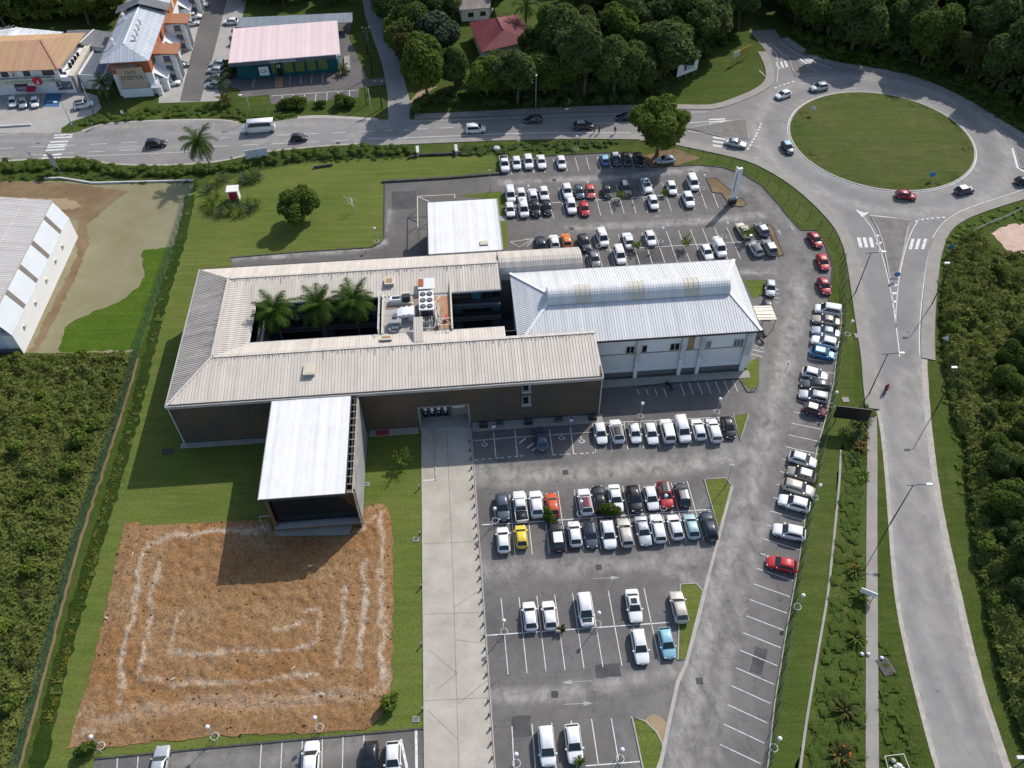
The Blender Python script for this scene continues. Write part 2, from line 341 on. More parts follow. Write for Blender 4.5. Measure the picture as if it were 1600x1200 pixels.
def dline(pts, line):
    P = np.asarray(pts)[:, :2]; best = np.full(len(P), 1e9)
    for a, b in zip(line[:-1], line[1:]):
        a = np.array(a[:2]); b = np.array(b[:2]); d = b - a; t = np.clip(((P - a) @ d) / max(d @ d, 1e-9), 0, 1)
        best = np.minimum(best, np.hypot(*(P - a - t[:, None] * d).T))
    return best
def resample(line, step):
    out = [line[0]]
    for a, b in zip(line[:-1], line[1:]):
        n = max(1, int((b - a).length / step))
        for i in range(1, n + 1): out.append(a.lerp(b, i / n))
    return out
def smooth_line(pts, it=2, closed=False):
    for _ in range(it):
        q = []
        n = len(pts)
        if not closed: q.append(pts[0])
        for i in range(n if closed else n - 1):
            a, b = pts[i], pts[(i + 1) % n]; q += [a.lerp(b, .25), a.lerp(b, .75)]
        if not closed: q.append(pts[-1])
        pts = q
    return pts
def sheet(name, poly, z, mat, tess=0, wear=None, zf=None, kind='structure', edge_jitter=0.0):
    poly = [Vector((p[0], p[1], 0)) for p in poly]
    if edge_jitter:
        poly = resample(poly + [poly[0]], 0.7)[:-1]
        poly = [p + Vector((mnoise.noise(p * 0.9) * edge_jitter, mnoise.noise(p * 0.9 + Vector((31, 7, 0))) * edge_jitter, 0)) for p in poly]
    if tess:
        b = resample(poly + [poly[0]], tess)[:-1]
        xs = [p.x for p in b]; ys = [p.y for p in b]
        gx, gy = np.meshgrid(np.arange(min(xs), max(xs), tess), np.arange(min(ys), max(ys), tess))
        g = np.c_[gx.ravel(), gy.ravel()]; g = g[inpoly(g, b)]
        g = g[dline(g, b + [b[0]]) > tess * 0.5]
        pts = [Vector((p.x, p.y)) for p in b] + [Vector((p[0], p[1])) for p in g]
        n = len(b); r = mgeo.delaunay_2d_cdt(pts, [(i, (i + 1) % n) for i in range(n)], [list(range(n))], 1, 1e-5)
        vs = [(v.x, v.y, 0) for v in r[0]]; fs = r[2]
    else:
        r = mgeo.delaunay_2d_cdt([Vector((p.x, p.y)) for p in poly], [(i, (i + 1) % len(poly)) for i in range(len(poly))], [list(range(len(poly)))], 1, 1e-5)
        vs = [(v.x, v.y, 0) for v in r[0]]; fs = r[2]
    V = np.array(vs); V[:, 2] = z
    if zf is not None: V[:, 2] += zf(V)
    me = bpy.data.meshes.new(name); me.from_pydata(V.tolist(), [], fs); me.materials.append(mat)
    if zf is not None: me.polygons.foreach_set('use_smooth', [True] * len(me.polygons))
    wv = np.zeros(len(V)); VJ = V if zf is None else V + np.array([[mnoise.noise(Vector((a * .35, b * .35, 1))) * .8 + mnoise.noise(Vector((a * 1.3, b * 1.3, 4))) * .35, mnoise.noise(Vector((a * .35, b * .35, 8))) * .8 + mnoise.noise(Vector((a * 1.3, b * 1.3, 6))) * .35, 0] for a, b, _ in V])
    for line, wd, s in (wear or []): wv = np.maximum(wv, s * np.clip(1.6 - dline(VJ, line) / (wd * 0.5), 0, 1))
    at = me.attributes.new('wear', 'FLOAT', 'POINT'); at.data.foreach_set('value', wv)
    me.update(); o = link(name, me); return tag(o, kind=kind)
def strip(mb, line, o0, o1, z, mat, h=0.0, closed=False):
    """ribbon between two offsets of a ground line; h > 0 gives it a real step"""
    n = len(line); L = []; R = []
    for i, p in enumerate(line):
        a = line[(i - 1) % n] if (closed or i > 0) else p; b = line[(i + 1) % n] if (closed or i < n - 1) else p
        d = Vector((b[0] - a[0], b[1] - a[1], 0)).normalized(); nn = Vector((-d.y, d.x, 0))
        L.append(Vector((p[0], p[1], 0)) + nn * o0); R.append(Vector((p[0], p[1], 0)) + nn * o1)
    for i in range(n if closed else n - 1):
        j = (i + 1) % n
        if h: mb.prism([L[i], R[i], R[j], L[j]], z, z + h, mat)
        else: mb.quad([(q.x, q.y, z) for q in (L[i], R[i], R[j], L[j])], mat)
# --- base ground
sheet('ground', [(-420, -60), (420, -60), (420, 620), (-420, 620)], 0.0, MAT['ground'])
lawnp = gp([(300, 300), (400, 268), (470, 255), (560, 248), (640, 246), (770, 243), (790, 262), (790, 400), (700, 700), (665, 700), (664, 1150), (600, 1220), (60, 1225), (100, 1060), (165, 830), (235, 560), (285, 350)])
sheet('lawn', lawnp, 0.008, MAT['lawn'], edge_jitter=.4)
sheet('lawn', gp([(1055, 226), (1110, 240), (1160, 255), (1205, 282), (1255, 325), (1290, 365), (1318, 420), (1330, 500), (1335, 560), (1335, 640), (1318, 700), (1303, 820), (1292, 930), (1272, 1050), (1245, 1210), (1205, 1215), (1250, 880), (1310, 560), (1318, 480), (1300, 400), (1250, 350), (1185, 285), (1060, 250)]), 0.008, MAT['verge'])
sheet('verge', gp([(1312, 700), (1345, 640), (1352, 800), (1352, 1230), (1240, 1230), (1285, 990), (1302, 850)]), 0.008, MAT['verge'], edge_jitter=.4)
if 0: sheet('verge', gp([(640, 175), (760, 172), (900, 168), (1045, 165), (1120, 145), (1190, 85), (1204, 97), (1210, 118), (1200, 136), (1125, 168), (1050, 170), (820, 177), (650, 184)]), 0.008, MAT['bright_grass'])
# --- left lot
sheet('bare_lot', gp([(-160, 284), (120, 283), (303, 286), (292, 322), (262, 405), (218, 545), (200, 552), (30, 552), (-160, 560)]), 0.012, MAT['lot'], edge_jitter=0.5)
sheet('bare_soil', gp([(-160, 283), (60, 284), (130, 288), (200, 300), (160, 330), (135, 352), (140, 380), (120, 430), (90, 490), (60, 548), (45, 551), (120, 400), (122, 345), (60, 315), (-160, 316)]), 0.02, MAT['brown_soil'], edge_jitter=.6)
sheet('bare_soil', gp([(-100, 310), (40, 309), (115, 312), (128, 324), (70, 332), (-100, 322)]), 0.028, MAT['pale_sand'], edge_jitter=0.9)
sheet('lawn', gp([(221, 391), (270, 386), (258, 425), (219, 546), (95, 551), (92, 545), (100, 520), (106, 506), (145, 488), (192, 468), (216, 450), (226, 432), (222, 410)]), 0.024, MAT['bright_grass'], edge_jitter=0.5)
# --- dirt field
dirtp = gp([(196, 818), (217, 815), (219, 822), (300, 818), (350, 815), (420, 812), (430, 838), (545, 840), (553, 822), (572, 792), (592, 786), (606, 792), (614, 840), (614, 950), (612, 1050), (609, 1090), (596, 1122), (570, 1140), (480, 1146), (330, 1150), (230, 1160), (160, 1170), (106, 1168), (112, 1140), (130, 1090), (152, 1010), (170, 930), (184, 865)])
rings = [([(232, 850), (270, 838), (350, 830), (420, 826)], 0.63, .9), ([(232, 850), (222, 890), (215, 930), (200, 990), (190, 1040), (184, 1090)], 0.55, .85),
         ([(250, 880), (235, 960), (225, 1020), (216, 1056)], 0.50, .85), ([(216, 1060), (240, 1064), (265, 1068), (330, 1070), (420, 1066), (470, 1056)], 0.50, .7),
         ([(283, 960), (268, 1000), (265, 1020), (310, 1022), (370, 1018), (440, 1018), (480, 1012), (498, 1000), (502, 970), (500, 955), (488, 952), (470, 955)], 0.42, .7),
         ([(538, 920), (537, 960), (534, 1010), (528, 1048)], 0.50, .8), ([(570, 880), (570, 930), (567, 990), (562, 1040)], 0.55, .95), ([(598, 800), (597, 850), (596, 920), (597, 1000), (598, 1060)], 0.59, .8),
         ([(560, 826), (575, 818), (590, 806)], 0.67, .8), ([(430, 985), (440, 990), (470, 970)], 0.50, .9), ([(120, 1152), (150, 1148), (172, 1144)], 0.50, .8), ([(125, 1120), (140, 1108)], 0.38, .8), ([(470, 1058), (500, 1048)], 0.29, 1.0), ([(498, 1085), (520, 1083)], 0.38, 1.0),
         ([(150, 1128), (300, 1100), (450, 1095), (590, 1085), (606, 1060)], 1.48, .35)]
ruts = [gp([(200, 1075), (260, 1090), (340, 1096), (430, 1090), (500, 1086), (565, 1090)]), gp([(205, 1062), (240, 1078), (330, 1084), (420, 1080), (480, 1088)]), gp([(400, 1052), (440, 1048), (470, 1070), (500, 1090)]), gp([(200, 1050), (220, 1076), (290, 1102), (400, 1104), (520, 1098)])]
def dirt_z(V):
    z = np.array([mnoise.fractal(Vector((p[0] * .9, p[1] * .9, 3.1)), 1.0, 2.0, 5) for p in V]) * 0.22
    z += np.array([mnoise.noise(Vector((p[0] * .18, p[1] * .18, 9.0))) for p in V]) * 0.12
    for r in ruts: z -= 0.24 * np.clip(1 - dline(V, r) / 0.4, 0, 1)
    e = np.clip(dline(V, [Vector(p) for p in dirtp] + [Vector(dirtp[0])]) / 1.5, 0, 1)
    return 0.05 + np.maximum((z + 0.16) * e, 0)
sheet('dirt_field', dirtp, 0.012, MAT['dirt'], 0.34, [(gp(l), wd, s) for l, wd, s in rings], dirt_z, edge_jitter=0.35)
# --- car park asphalt
wearl = [([(745, 742), (950, 734), (1180, 712)], 9, .16), ([(750, 892), (1110, 866)], 8, .15), ([(765, 1086), (1075, 1046)], 9, .14), ([(1248, 430), (1210, 640), (1150, 830), (1095, 1020), (1052, 1210)], 12, .26), ([(785, 283), (1100, 264), (1190, 300), (1250, 390)], 8, .15), ([(860, 358), (1190, 337)], 8, .15), ([(745, 735), (800, 738), (870, 742), (950, 735), (1050, 728), (1150, 715), (1180, 712)], 3.0, .8), ([(745, 752), (800, 756), (850, 748)], 1.6, .6), ([(755, 892), (850, 888), (950, 884), (1050, 874), (1110, 862)], 2.4, .6), ([(1050, 872), (1040, 890), (1080, 905)], 1.5, .6),
         ([(775, 1086), (870, 1085), (935, 1073), (1000, 1060), (1075, 1043)], 1.8, .7), ([(1248, 440), (1245, 480), (1225, 560), (1210, 640), (1180, 740), (1150, 830), (1120, 920), (1095, 1020), (1080, 1100), (1052, 1210)], 3.2, .75),
         ([(1200, 800), (1165, 920), (1130, 1060), (1110, 1200)], 1.6, .6), ([(1250, 400), (1238, 480), (1180, 640)], 2.0, .4), ([(785, 285), (870, 281), (960, 278), (1060, 268), (1100, 264)], 1.4, .95), ([(890, 357), (930, 355), (1000, 351), (1060, 348), (1120, 342), (1190, 336)], 1.6, .95),
         ([(1140, 426), (1210, 424)], 1.2, .8), ([(602, 378), (570, 389), (450, 399), (370, 404)], 1.2, .9), ([(1150, 290), (1190, 310), (1230, 350), (1262, 410)], 3.0, .35), ([(1185, 480), (1200, 560), (1185, 640)], 1.0, .3), ([(1100, 690), (1160, 700), (1210, 690)], 2.0, .5), ([(610, 330), (606, 365)], 1.0, .6)]
carp = gp([(360, 404), (470, 395), (580, 388), (594, 381), (600, 372), (602, 286), (700, 279), (782, 273), (797, 248), (870, 244), (940, 240), (1000, 240), (1015, 262), (1060, 260), (1090, 258), (1130, 262), (1160, 272), (1190, 290), (1215, 318), (1232, 340), (1252, 360), (1274, 360), (1290, 385), (1301, 418), (1296, 455), (1294, 474), (1315, 478), (1314, 510), (1308, 545), (1302, 600), (1291, 650), (1277, 700), (1265, 760), (1254, 840), (1243, 905), (1226, 1000), (1210, 1100), (1196, 1230), (776, 1245), (772.5, 1190), (752.5, 900), (736, 671), (736, 600), (500, 560), (365, 418)])
sheet('car_park', carp, 0.016, MAT['asphalt'], 0.9, [(gp(l), wd, s) for l, wd, s in wearl])
sheet('car_park', gp([(148, 1187), (400, 1163), (650, 1140), (662, 1139), (665, 1260), (130, 1260)]), 0.016, MAT['asphalt'], 1.0, [(gp([(260, 1178), (400, 1190), (560, 1160)]), 2.5, .35)])
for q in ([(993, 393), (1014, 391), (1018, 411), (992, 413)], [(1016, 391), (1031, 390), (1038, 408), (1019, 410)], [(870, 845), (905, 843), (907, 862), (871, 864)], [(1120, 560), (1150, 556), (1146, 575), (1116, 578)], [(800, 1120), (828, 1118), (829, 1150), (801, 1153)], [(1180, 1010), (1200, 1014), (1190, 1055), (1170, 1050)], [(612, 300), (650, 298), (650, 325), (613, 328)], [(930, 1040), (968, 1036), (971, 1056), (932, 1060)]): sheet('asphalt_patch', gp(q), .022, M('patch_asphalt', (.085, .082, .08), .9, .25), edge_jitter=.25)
sheet('path', gp([(658.5, 668), (737, 668), (752.7, 900), (772.5, 1190), (777, 1245), (664, 1245), (662, 1150), (660, 900)]), 0.03, MAT['concrete'])
mb = MB(); SE = M('joint_line', (.26, .24, .205), .9, .2)
for a, b in [((698, 672), (708, 900)), ((708, 900), (718, 1240)), ((661, 960), (755, 957)), ((660, 850), (749, 846)), ((663, 1095), (767, 1090)), ((670, 1015), (714, 1052)), ((714, 1052), (680, 1080)), ((668, 1110), (716, 1155)), ((709, 950), (745, 925)), ((712, 1000), (757, 1005)), ((716, 1100), (766, 1060))]: strip(mb, gp([a, b]), -.04, .04, .034, SE)
strip(mb, gp([(679.5, 671), (681, 751)]), -.08, .08, .03, MAT['kerb'], .12); strip(mb, gp([(661, 751), (681, 750)]), -.07, .07, .03, MAT['sign_white'], .03); tag(mb.build('path_joint'), kind='structure')
sheet('path', gp([(428, 800), (553, 800), (566, 760), (562, 680), (575, 676), (569, 760), (566, 790), (556, 812), (545, 836), (430, 838)]), 0.034, MAT['pad'])
mb = MB(); mb.prism([LW(-.3, -.02), LW(-.3, -.95), LW(14.2, -.95), LW(14.2, -.02)], 0, .1, MAT['pad']); mb.prism([LW(27.6, -.02), LW(27.6, -1.25), LW(35.0, -1.25), LW(35.0, -.02)], 0, .1, MAT['pad'])
mb.prism([LW(43.1, -.02), LW(43.1, -1.6), LW(62.9, -1.6), LW(62.9, -.02)], 0, .12, MAT['pad'])
mb.prism([LW(63.2, 6.85), LW(63.2, 5.3), LW(87.5, 5.3), LW(87.5, 6.85)], 0, .12, MAT['pad'])
tag(mb.build('pavement'), kind='structure')
# --- roads
road = gp([(-160, 218), (0, 209), (95, 208), (110, 208), (128, 205), (150, 197), (168, 193), (200, 191), (260, 188), (345, 187), (372, 192), (400, 195), (440, 188), (465, 184), (500, 182), (540, 184), (600, 187), (640, 187), (720, 184), (820, 178), (940, 173), (1050, 171), (1100, 172), (1125, 170), (1160, 158), (1185, 147), (1200, 138), (1208, 128), (1210, 115), (1205, 97), (1197, 80), (1186, 66), (1170, 48),
           (1210, 46), (1222, 62), (1245, 78), (1270, 92), (1300, 103), (1345, 110), (1400, 119), (1450, 134), (1500, 158), (1550, 188), (1600, 220), (1680, 262), (1800, 300), (1800, 330), (1680, 304), (1600, 299), (1560, 311), (1520, 324), (1490, 337), (1470, 352), (1460, 370), (1452, 395), (1447, 430), (1442, 480), (1440, 530), (1441, 560), (1445, 640), (1453, 710), (1460, 765), (1472, 830), (1487, 900), (1505, 980), (1527, 1070), (1550, 1140), (1570, 1200), (1590, 1260),
           (1485, 1260), (1462, 1200), (1440, 1120), (1418, 1030), (1403, 960), (1394, 890), (1388, 800), (1382, 720), (1375, 660), (1368, 600), (1364, 560), (1357, 520), (1350, 475), (1343, 430), (1337, 395), (1325, 362), (1306, 338), (1275, 308), (1240, 280), (1210, 262), (1180, 247), (1140, 236), (1090, 226), (1050, 217), (1000, 212), (900, 211), (800, 213), (700, 217), (600, 222), (500, 228), (430, 235), (395, 240), (345, 252), (300, 256), (260, 258), (210, 258), (165, 255), (140, 249), (120, 245), (60, 248), (0, 252), (-160, 260)])
IC = Vector((78.393, 156.608, 0)); IR = 18.9
sheet('main_road', road, 0.02, MAT['road'], 1.6, [(gp([(-100, 226), (300, 210), (700, 196), (1000, 186), (1150, 200)]), 1.2, .4), ([IC + Vector((math.cos(a / 20 * 2 * PI), math.sin(a / 20 * 2 * PI), 0)) * 25.6 for a in range(21)], 2.2, .7), ([IC + Vector((math.cos(a / 20 * 2 * PI), math.sin(a / 20 * 2 * PI), 0)) * 19.8 for a in range(21)], 1.4, .5), (gp([(1364, 560), (1375, 660), (1388, 800), (1403, 960), (1440, 1120), (1470, 1220)]), 1.6, .8), (gp([(1441, 560), (1453, 710), (1472, 830), (1505, 980), (1550, 1140), (1575, 1220)]), 2.4, .8), (gp([(1408, 580), (1420, 760), (1448, 960), (1512, 1200)]), 1.8, .55), (gp([(1443, 430), (1441, 560)]), 1.5, .6), (gp([(1180, 246), (1240, 280), (1306, 339), (1337, 396), (1350, 476), (1364, 560)]), 1.3, .6), (gp([(560, 219), (800, 210), (1000, 210), (1140, 234)]), 1.2, .6), (gp([(-60, 240), (300, 228), (560, 213)]), 1.0, .5), (gp([(-60, 212), (130, 204), (260, 190), (400, 193), (640, 189)]), 1.6, .6)])
sheet('side_road', gp([(607, 187.4), (640, 187.4), (641, 160), (634, 133), (625, 100), (612, 62), (598, 26), (589, 0), (576, -40), (556, -40), (566, 0), (572, 30), (585, 65), (597, 100), (602, 125), (606, 150), (606, 172)]), 0.024, MAT['road2'])
sheet('driveway', gp([(640, 158), (655, 142), (680, 122), (682, 136), (660, 150), (642, 170)]), 0.012, MAT['pale_sand'], edge_jitter=0.4)
sheet('roundabout_island', [IC + Vector((math.cos(a / 60 * 2 * PI), math.sin(a / 60 * 2 * PI), 0)) * (IR - .3) for a in range(60)], 0.12, MAT['island'], 2.0, None, lambda V: 0.75 * np.clip(1 - (np.hypot(V[:, 0] - IC.x, V[:, 1] - IC.y) / (IR - .3)) ** 2, 0, 1))
mb = MB(); ring = [IC + Vector((math.cos(a / 90 * 2 * PI), math.sin(a / 90 * 2 * PI), 0)) * IR for a in range(90)]
strip(mb, ring, 0, .35, 0.02, MAT['kerb'], 0.13, True)
splits = [T([(640, 155), (890, 180), (870, 230), (805, 540), (765, 545), (725, 330), (690, 230)], 4, 1200, 300), T([(1100, 806), (1460, 745), (1478, 868), (1340, 862)], 4, 800, 0), T([(125, 350), (150, 440), (175, 480), (310, 458), (210, 400)], 4, 1200, 0), [(1585, 232), (1640, 250), (1640, 272), (1594, 262)]]
for s in splits:
    p = gp(s); strip(mb, p, 0, .22, 0.02, MAT['kerb'], .14, True)
tag(mb.build('kerb'), kind='structure')
for s in splits: sheet('traffic_island', gp(s), 0.13, M('old_asphalt', (.19, .178, .165), .9, .2))
# top-left paving
sheet('shop_forecourt', gp([(-160, 222), (0, 208.6), (95, 207.6), (97, 200), (112, 190), (150, 178), (158, 168), (152, 150), (128, 143), (0, 150), (-160, 150)]), 0.03, MAT['paving'], edge_jitter=0.3)
sheet('forecourt', gp([(248, 161), (342, 158), (362, 90), (378, 30), (392, -30), (285, -30), (262, 60), (250, 120)]), 0.014, MAT['paving'])
sheet('access_road', gp([(281, 158.5), (313, 158.5), (335, 80), (352, 10), (362, -30), (328, -30), (318, 10), (300, 80)]), 0.026, MAT['asphalt'])
sheet('car_park', gp([(376, 152), (420, 148), (424, 163), (560, 152), (562, 138), (604, 130), (603, 121), (575, 124), (545, 60), (552, 30), (540, 25), (362, 100), (345, 130), (375, 140)]), 0.018, MAT['asphalt'])
# footpaths, shoulders
mb = MB()
def sl_(pts, it=1): return smooth_line(gp(pts), it)
tw = sl_([(648, 185.5), (720, 182.5), (820, 176.8), (940, 171.8), (1050, 169.8), (1100, 171), (1125, 169), (1160, 157), (1185, 146), (1199, 137), (1207, 128), (1209, 115), (1204, 98), (1195, 81)])
strip(mb, tw, -.25, 1.7, 0.02, MAT['footpath'], .12)
bw = sl_([(1000, 213), (1050, 218), (1090, 227), (1140, 237), (1180, 248), (1210, 263), (1240, 281), (1275, 309), (1305, 339), (1324, 364), (1336, 397), (1342, 431), (1349, 476), (1356, 521), (1363, 561), (1366, 600), (1371, 640)])
strip(mb, bw, .3, -1.75, 0.02, MAT['footpath'], .12)
strip(mb, sl_([(560, 224), (700, 218), (800, 214), (900, 212), (1000, 213)]), .2, -1.3, 0.02, MAT['footpath'], .1)
strip(mb, sl_([(1362, 650), (1363, 700), (1362, 800), (1362, 1000), (1363, 1260)]), -.72, .72, 0.02, MAT['footpath'], .06)
et = sl_([(1222, 61), (1245, 77), (1270, 91), (1300, 102), (1345, 109), (1400, 118), (1450, 133), (1500, 157), (1550, 187), (1600, 219)])
strip(mb, et, -.25, 1.7, .02, MAT['footpath'], .12)
er = sl_([(1640, 300), (1600, 300), (1560, 312), (1520, 325), (1490, 338), (1471, 353), (1461, 371), (1453, 396), (1448, 431), (1443, 481), (1441, 531), (1442, 560)])
strip(mb, er, -.25, 1.9, .02, MAT['footpath'], .12)
tag(mb.build('footpath'), kind='structure')
def jsheet(name, line, o0, o1, z, mat, j):
    m = MB(); strip(m, resample(line, 1.0), o0, o1, 0, mat); q = [Vector(v) for v in m.v]; l = q[0::4] + [q[-1]]; r = q[1::4] + [q[-2]]; return sheet(name, l + r[::-1], z, mat, edge_jitter=j)
jsheet('road_shoulder', sl_([(1442, 561), (1446, 640), (1454, 710), (1461, 765), (1473, 830), (1488, 900), (1506, 980), (1528, 1070), (1551, 1140), (1571, 1200), (1592, 1260)]), -.25, .65, .027, MAT['shoulder'], .08)
mb = MB()
strip(mb, sl_([(-160, 259), (0, 251.5), (60, 247.5), (120, 244.5), (140, 248.5), (165, 254.5), (210, 257.5), (260, 257.5), (300, 255.5), (345, 251.5), (395, 239.5), (430, 234.5), (500, 227.5), (560, 224)]), -.4, .12, 0.03, MAT['shoulder'])
strip(mb, sl_([(1371, 642), (1376, 662), (1383, 722), (1389, 800), (1395, 890), (1404, 960), (1419, 1030), (1441, 1120), (1463, 1200), (1486, 1260)]), -.2, .35, 0.026, MAT['shoulder'])
strip(mb, sl_([(128, 205), (150, 197.3), (168, 193.3), (200, 191), (260, 188), (345, 187), (372, 192)]), -.1, .4, 0.03, MAT['shoulder'])
strip(mb, sl_([(465, 184), (500, 182), (540, 184), (590, 187)]), -.5, .6, 0.03, MAT['shoulder'])
tag(mb.build('road_shoulder'), kind='structure')
# --- kerbs in the car park, islands of grass
mb = MB(); dk = MAT['dark_kerb']; lk = MAT['kerb']
def kline(pts, wd=.16, m=lk, h=.12, it=0): strip(mb, smooth_line(gp(pts), it) if it else gp(pts), -wd / 2, wd / 2, .012, m, h)
kline([(360, 403), (470, 394), (578, 387), (594, 380), (600, 371), (601, 286)], .2, dk); kline([(597, 285), (700, 279), (783, 272)], .5, dk, .35)
kline([(783, 272), (797, 247), (870, 243), (940, 239), (1000, 239)], .18, dk); kline([(1015, 262), (1060, 260), (1090, 258), (1130, 262), (1160, 272), (1190, 290), (1215, 318), (1232, 340), (1252, 360), (1275, 360), (1290, 385), (1301, 418), (1296, 455), (1294, 474), (1315, 478)], .18, dk)
kline([(1315, 478), (1314, 510), (1308, 545), (1302, 600), (1291, 650), (1277, 700), (1265, 760), (1254, 840), (1243, 905), (1226, 1000), (1210, 1100), (1196, 1230)], .16)
kline([(1107.5, 898), (1090, 970), (1071, 1040), (1059, 1066), (1046, 1125), (1031, 1200), (1026, 1240)], .45, lk, .08); kline([(1143.8, 760), (1126, 828), (1107.5, 898)], .4, lk, .1)
kline([(148, 1186), (400, 1162), (662, 1138.5)], .2, dk); kline([(659, 672), (660.5, 900), (663, 1150), (664, 1240)], .14); kline([(736.5, 672), (753, 900), (773, 1190), (777, 1240)], .14)
kline(T([(1355, 580), (1410, 670), (1470, 665), (1500, 620)], 5.926, 930, 500), .18, dk); kline(T([(385, 625), (640, 590), (870, 575), (1330, 545), (1355, 580)], 5.926, 930, 500), .15, dk)
kline([(1186, 462), (1196, 462), (1204, 437)], .15, dk); kline([(740, 689), (800, 684), (925, 676)], .16)
isl = [T([(1385, 195), (1475, 190), (1425, 355)], 4, 800, 600), T([(1205, 600), (1330, 590), (1375, 640), (1290, 905)], 4, 800, 600), T([(1055, 55), (1150, 50), (1190, 100), (1085, 520), (1040, 525)], 4, 800, 900), T([(755, 885), (830, 912), (900, 980), (936, 1050), (938, 1100), (905, 1190), (880, 1260), (835, 1260)], 4, 800, 900)]
for s in isl:
    p = gp(s); strip(mb, p, -.0, .16, .016, lk, .13, True)
soil = [T([(950, 205), (1000, 225), (1148, 585), (1095, 608)], 8, 1080, 325), [(1104, 279), (1118, 279), (1150, 306), (1141, 322), (1128, 302), (1114, 301)], [(1142, 322), (1152, 310), (1160, 312), (1166, 319), (1160, 323)]]
for s in soil:
    p = gp(s); strip(mb, p, -.0, .15, .016, dk, .12, True)
tag(mb.build('kerb'), kind='structure')
for s in isl: sheet('grass_island', gp(s), 0.09, MAT['lawn'])
for s in soil: sheet('planting_bed', gp(s), 0.09, MAT['brown_soil'])
sheet('planting_bed', gp([(1005, 243), (1055, 232), (1095, 247), (1060, 258), (1018, 261)]), 0.03, MAT['brown_soil'], edge_jitter=.4)
sheet('grass_island', gp([(1163, 438), (1196, 437), (1193, 461), (1176, 466)]), 0.05, MAT['lawn']); sheet('grass_island', gp([(1163, 570), (1186, 558), (1186, 600), (1174, 611), (1160, 596)]), 0.05, MAT['lawn'])
sheet('grass_island', gp([(712, 306), (783, 299), (792, 312), (793, 388), (780, 390), (776, 312)]), 0.03, MAT['lawn'])
sheet('path', gp([(780, 338), (792, 337), (792, 345), (781, 346)]), 0.05, MAT['pad'])
sheet('paved_patch', gp(T([(830, 905), (850, 880), (880, 862), (930, 880), (975, 925), (985, 950), (960, 1060), (943, 1060), (905, 975)], 4, 800, 900)), 0.05, MAT['pale_sand'])
# drain beside the right verge
mb = MB(); strip(mb, sl_([(1314, 703), (1311, 760), (1305, 820), (1299, 880), (1292, 940), (1283, 990), (1271, 1060), (1258, 1140), (1248, 1220)]), -.15, .15, .02, MAT['pad'], .06)
tag(mb.build('drain_channel'), kind='structure')
# ditches
dl = sl_([(297, 305), (285, 370), (262, 440), (240, 520), (222, 600), (195, 700), (165, 800), (135, 900), (105, 1000), (80, 1100), (50, 1230)])
mb = MB(); strip(mb, dl, -.95, .95, .014, MAT['ditch']); _q = [Vector(v) for v in mb.v]; bpy_tmp = None
_l = _q[0::4] + [_q[-1]]; _r = _q[1::4] + [_q[-2]]; sheet('ditch', _l + _r[::-1], .016, MAT['ditch'], edge_jitter=.55)
jsheet('fence_strip', sl_([(216, 560), (200, 615), (165, 725), (130, 830), (108, 905), (60, 1090), (25, 1220)]), -.2, .2, .02, MAT['brown_soil'], .3)
# --- painted markings
PT = MAT['paint']
def dash(mb, line, wd, on, off, z=.034, m=PT, start=0.0):
    line = resample(line, .25); acc = start; seg = []
    for a, b in zip(line[:-1], line[1:]):
        if acc % (on + off) < on: seg.append(a); last = b
        elif seg:
            strip(mb, seg + [last], -wd / 2, wd / 2, z, m); seg = []
        acc += (b - a).length
    if len(seg) > 1: strip(mb, seg, -wd / 2, wd / 2, z, m)
def solid(mb, pts, wd=.13, z=.034, m=PT, it=0): strip(mb, smooth_line(gp(pts), it) if it else gp(pts), -wd / 2, wd / 2, z, m)
PF = M('faded_paint', (.36, .355, .345), .9, .2)
def arrow(mb, a, b, z=.034, wd=.1, hw=.3, hl=1.2, m=PF):
    a = G(*a); b = G(*b); d = (b - a).normalized(); n = Vector((-d.y, d.x, 0)); h = b - d * hl
    for q in ([a - n * wd / 2, a + n * wd / 2, h + n * wd / 2, h - n * wd / 2], [h - n * hw, b, h + n * hw]): mb.quad([(p.x, p.y, z) for p in q], m)
mb = MB()
dash(mb, sl_([(-100, 237), (0, 232), (150, 225.5), (310, 217)]), .14, 3.4, 3.0); dash(mb, sl_([(432, 211.5), (500, 208.5), (560, 206), (670, 201), (735, 198.3)]), .14, 3.2, 2.6)
dash(mb, sl_([(-100, 251), (0, 245), (107, 239), (270, 231.5), (440, 224.5), (560, 218)]), .13, 3.4, 3.0, start=1)
solid(mb, [(124, 244), (200, 241.5), (300, 237)], .12); solid(mb, [(575, 217), (700, 213), (800, 208.5), (900, 207), (985, 207.5)], .16, it=1); solid(mb, [(640, 190), (760, 186), (900, 179.5), (1050, 175.5), (1105, 175)], .13)
solid(mb, [(900, 194), (960, 192.3), (1075, 192), (1140, 188)], .18); solid(mb, [(1075, 205), (1140, 214), (1180, 228), (1190, 232)], .12)
arrow(mb, (330, 215.5), (361, 215.3), hw=.5, hl=2.2); arrow(mb, (606, 203), (649, 204), hw=.5, hl=2.6); arrow(mb, (790, 195), (829, 196.5), hw=.45, hl=2.4)
for a, b in [((340, 845), (455, 842)), ((335, 861), (452, 857)), ((315, 889), (428, 884)), ((300, 908), (416, 903)), ((294, 921), (410, 917)), ((288, 940), (405, 934)), ((270, 972), (386, 965)), ((262, 990), (380, 985))]:
    a = G(a[0] / 4, a[1] / 4); b = G(b[0] / 4, b[1] / 4); strip(mb, [a, b], -.27, .27, .034, PT)
def para(x0, y0, x1, y1, x2, y2, x3, y3, k, ox, oy): mb.quad([(*G(ox + x / k, oy + y / k)[:2], .034) for x, y in ((x0, y0), (x1, y1), (x2, y2), (x3, y3))], PT)
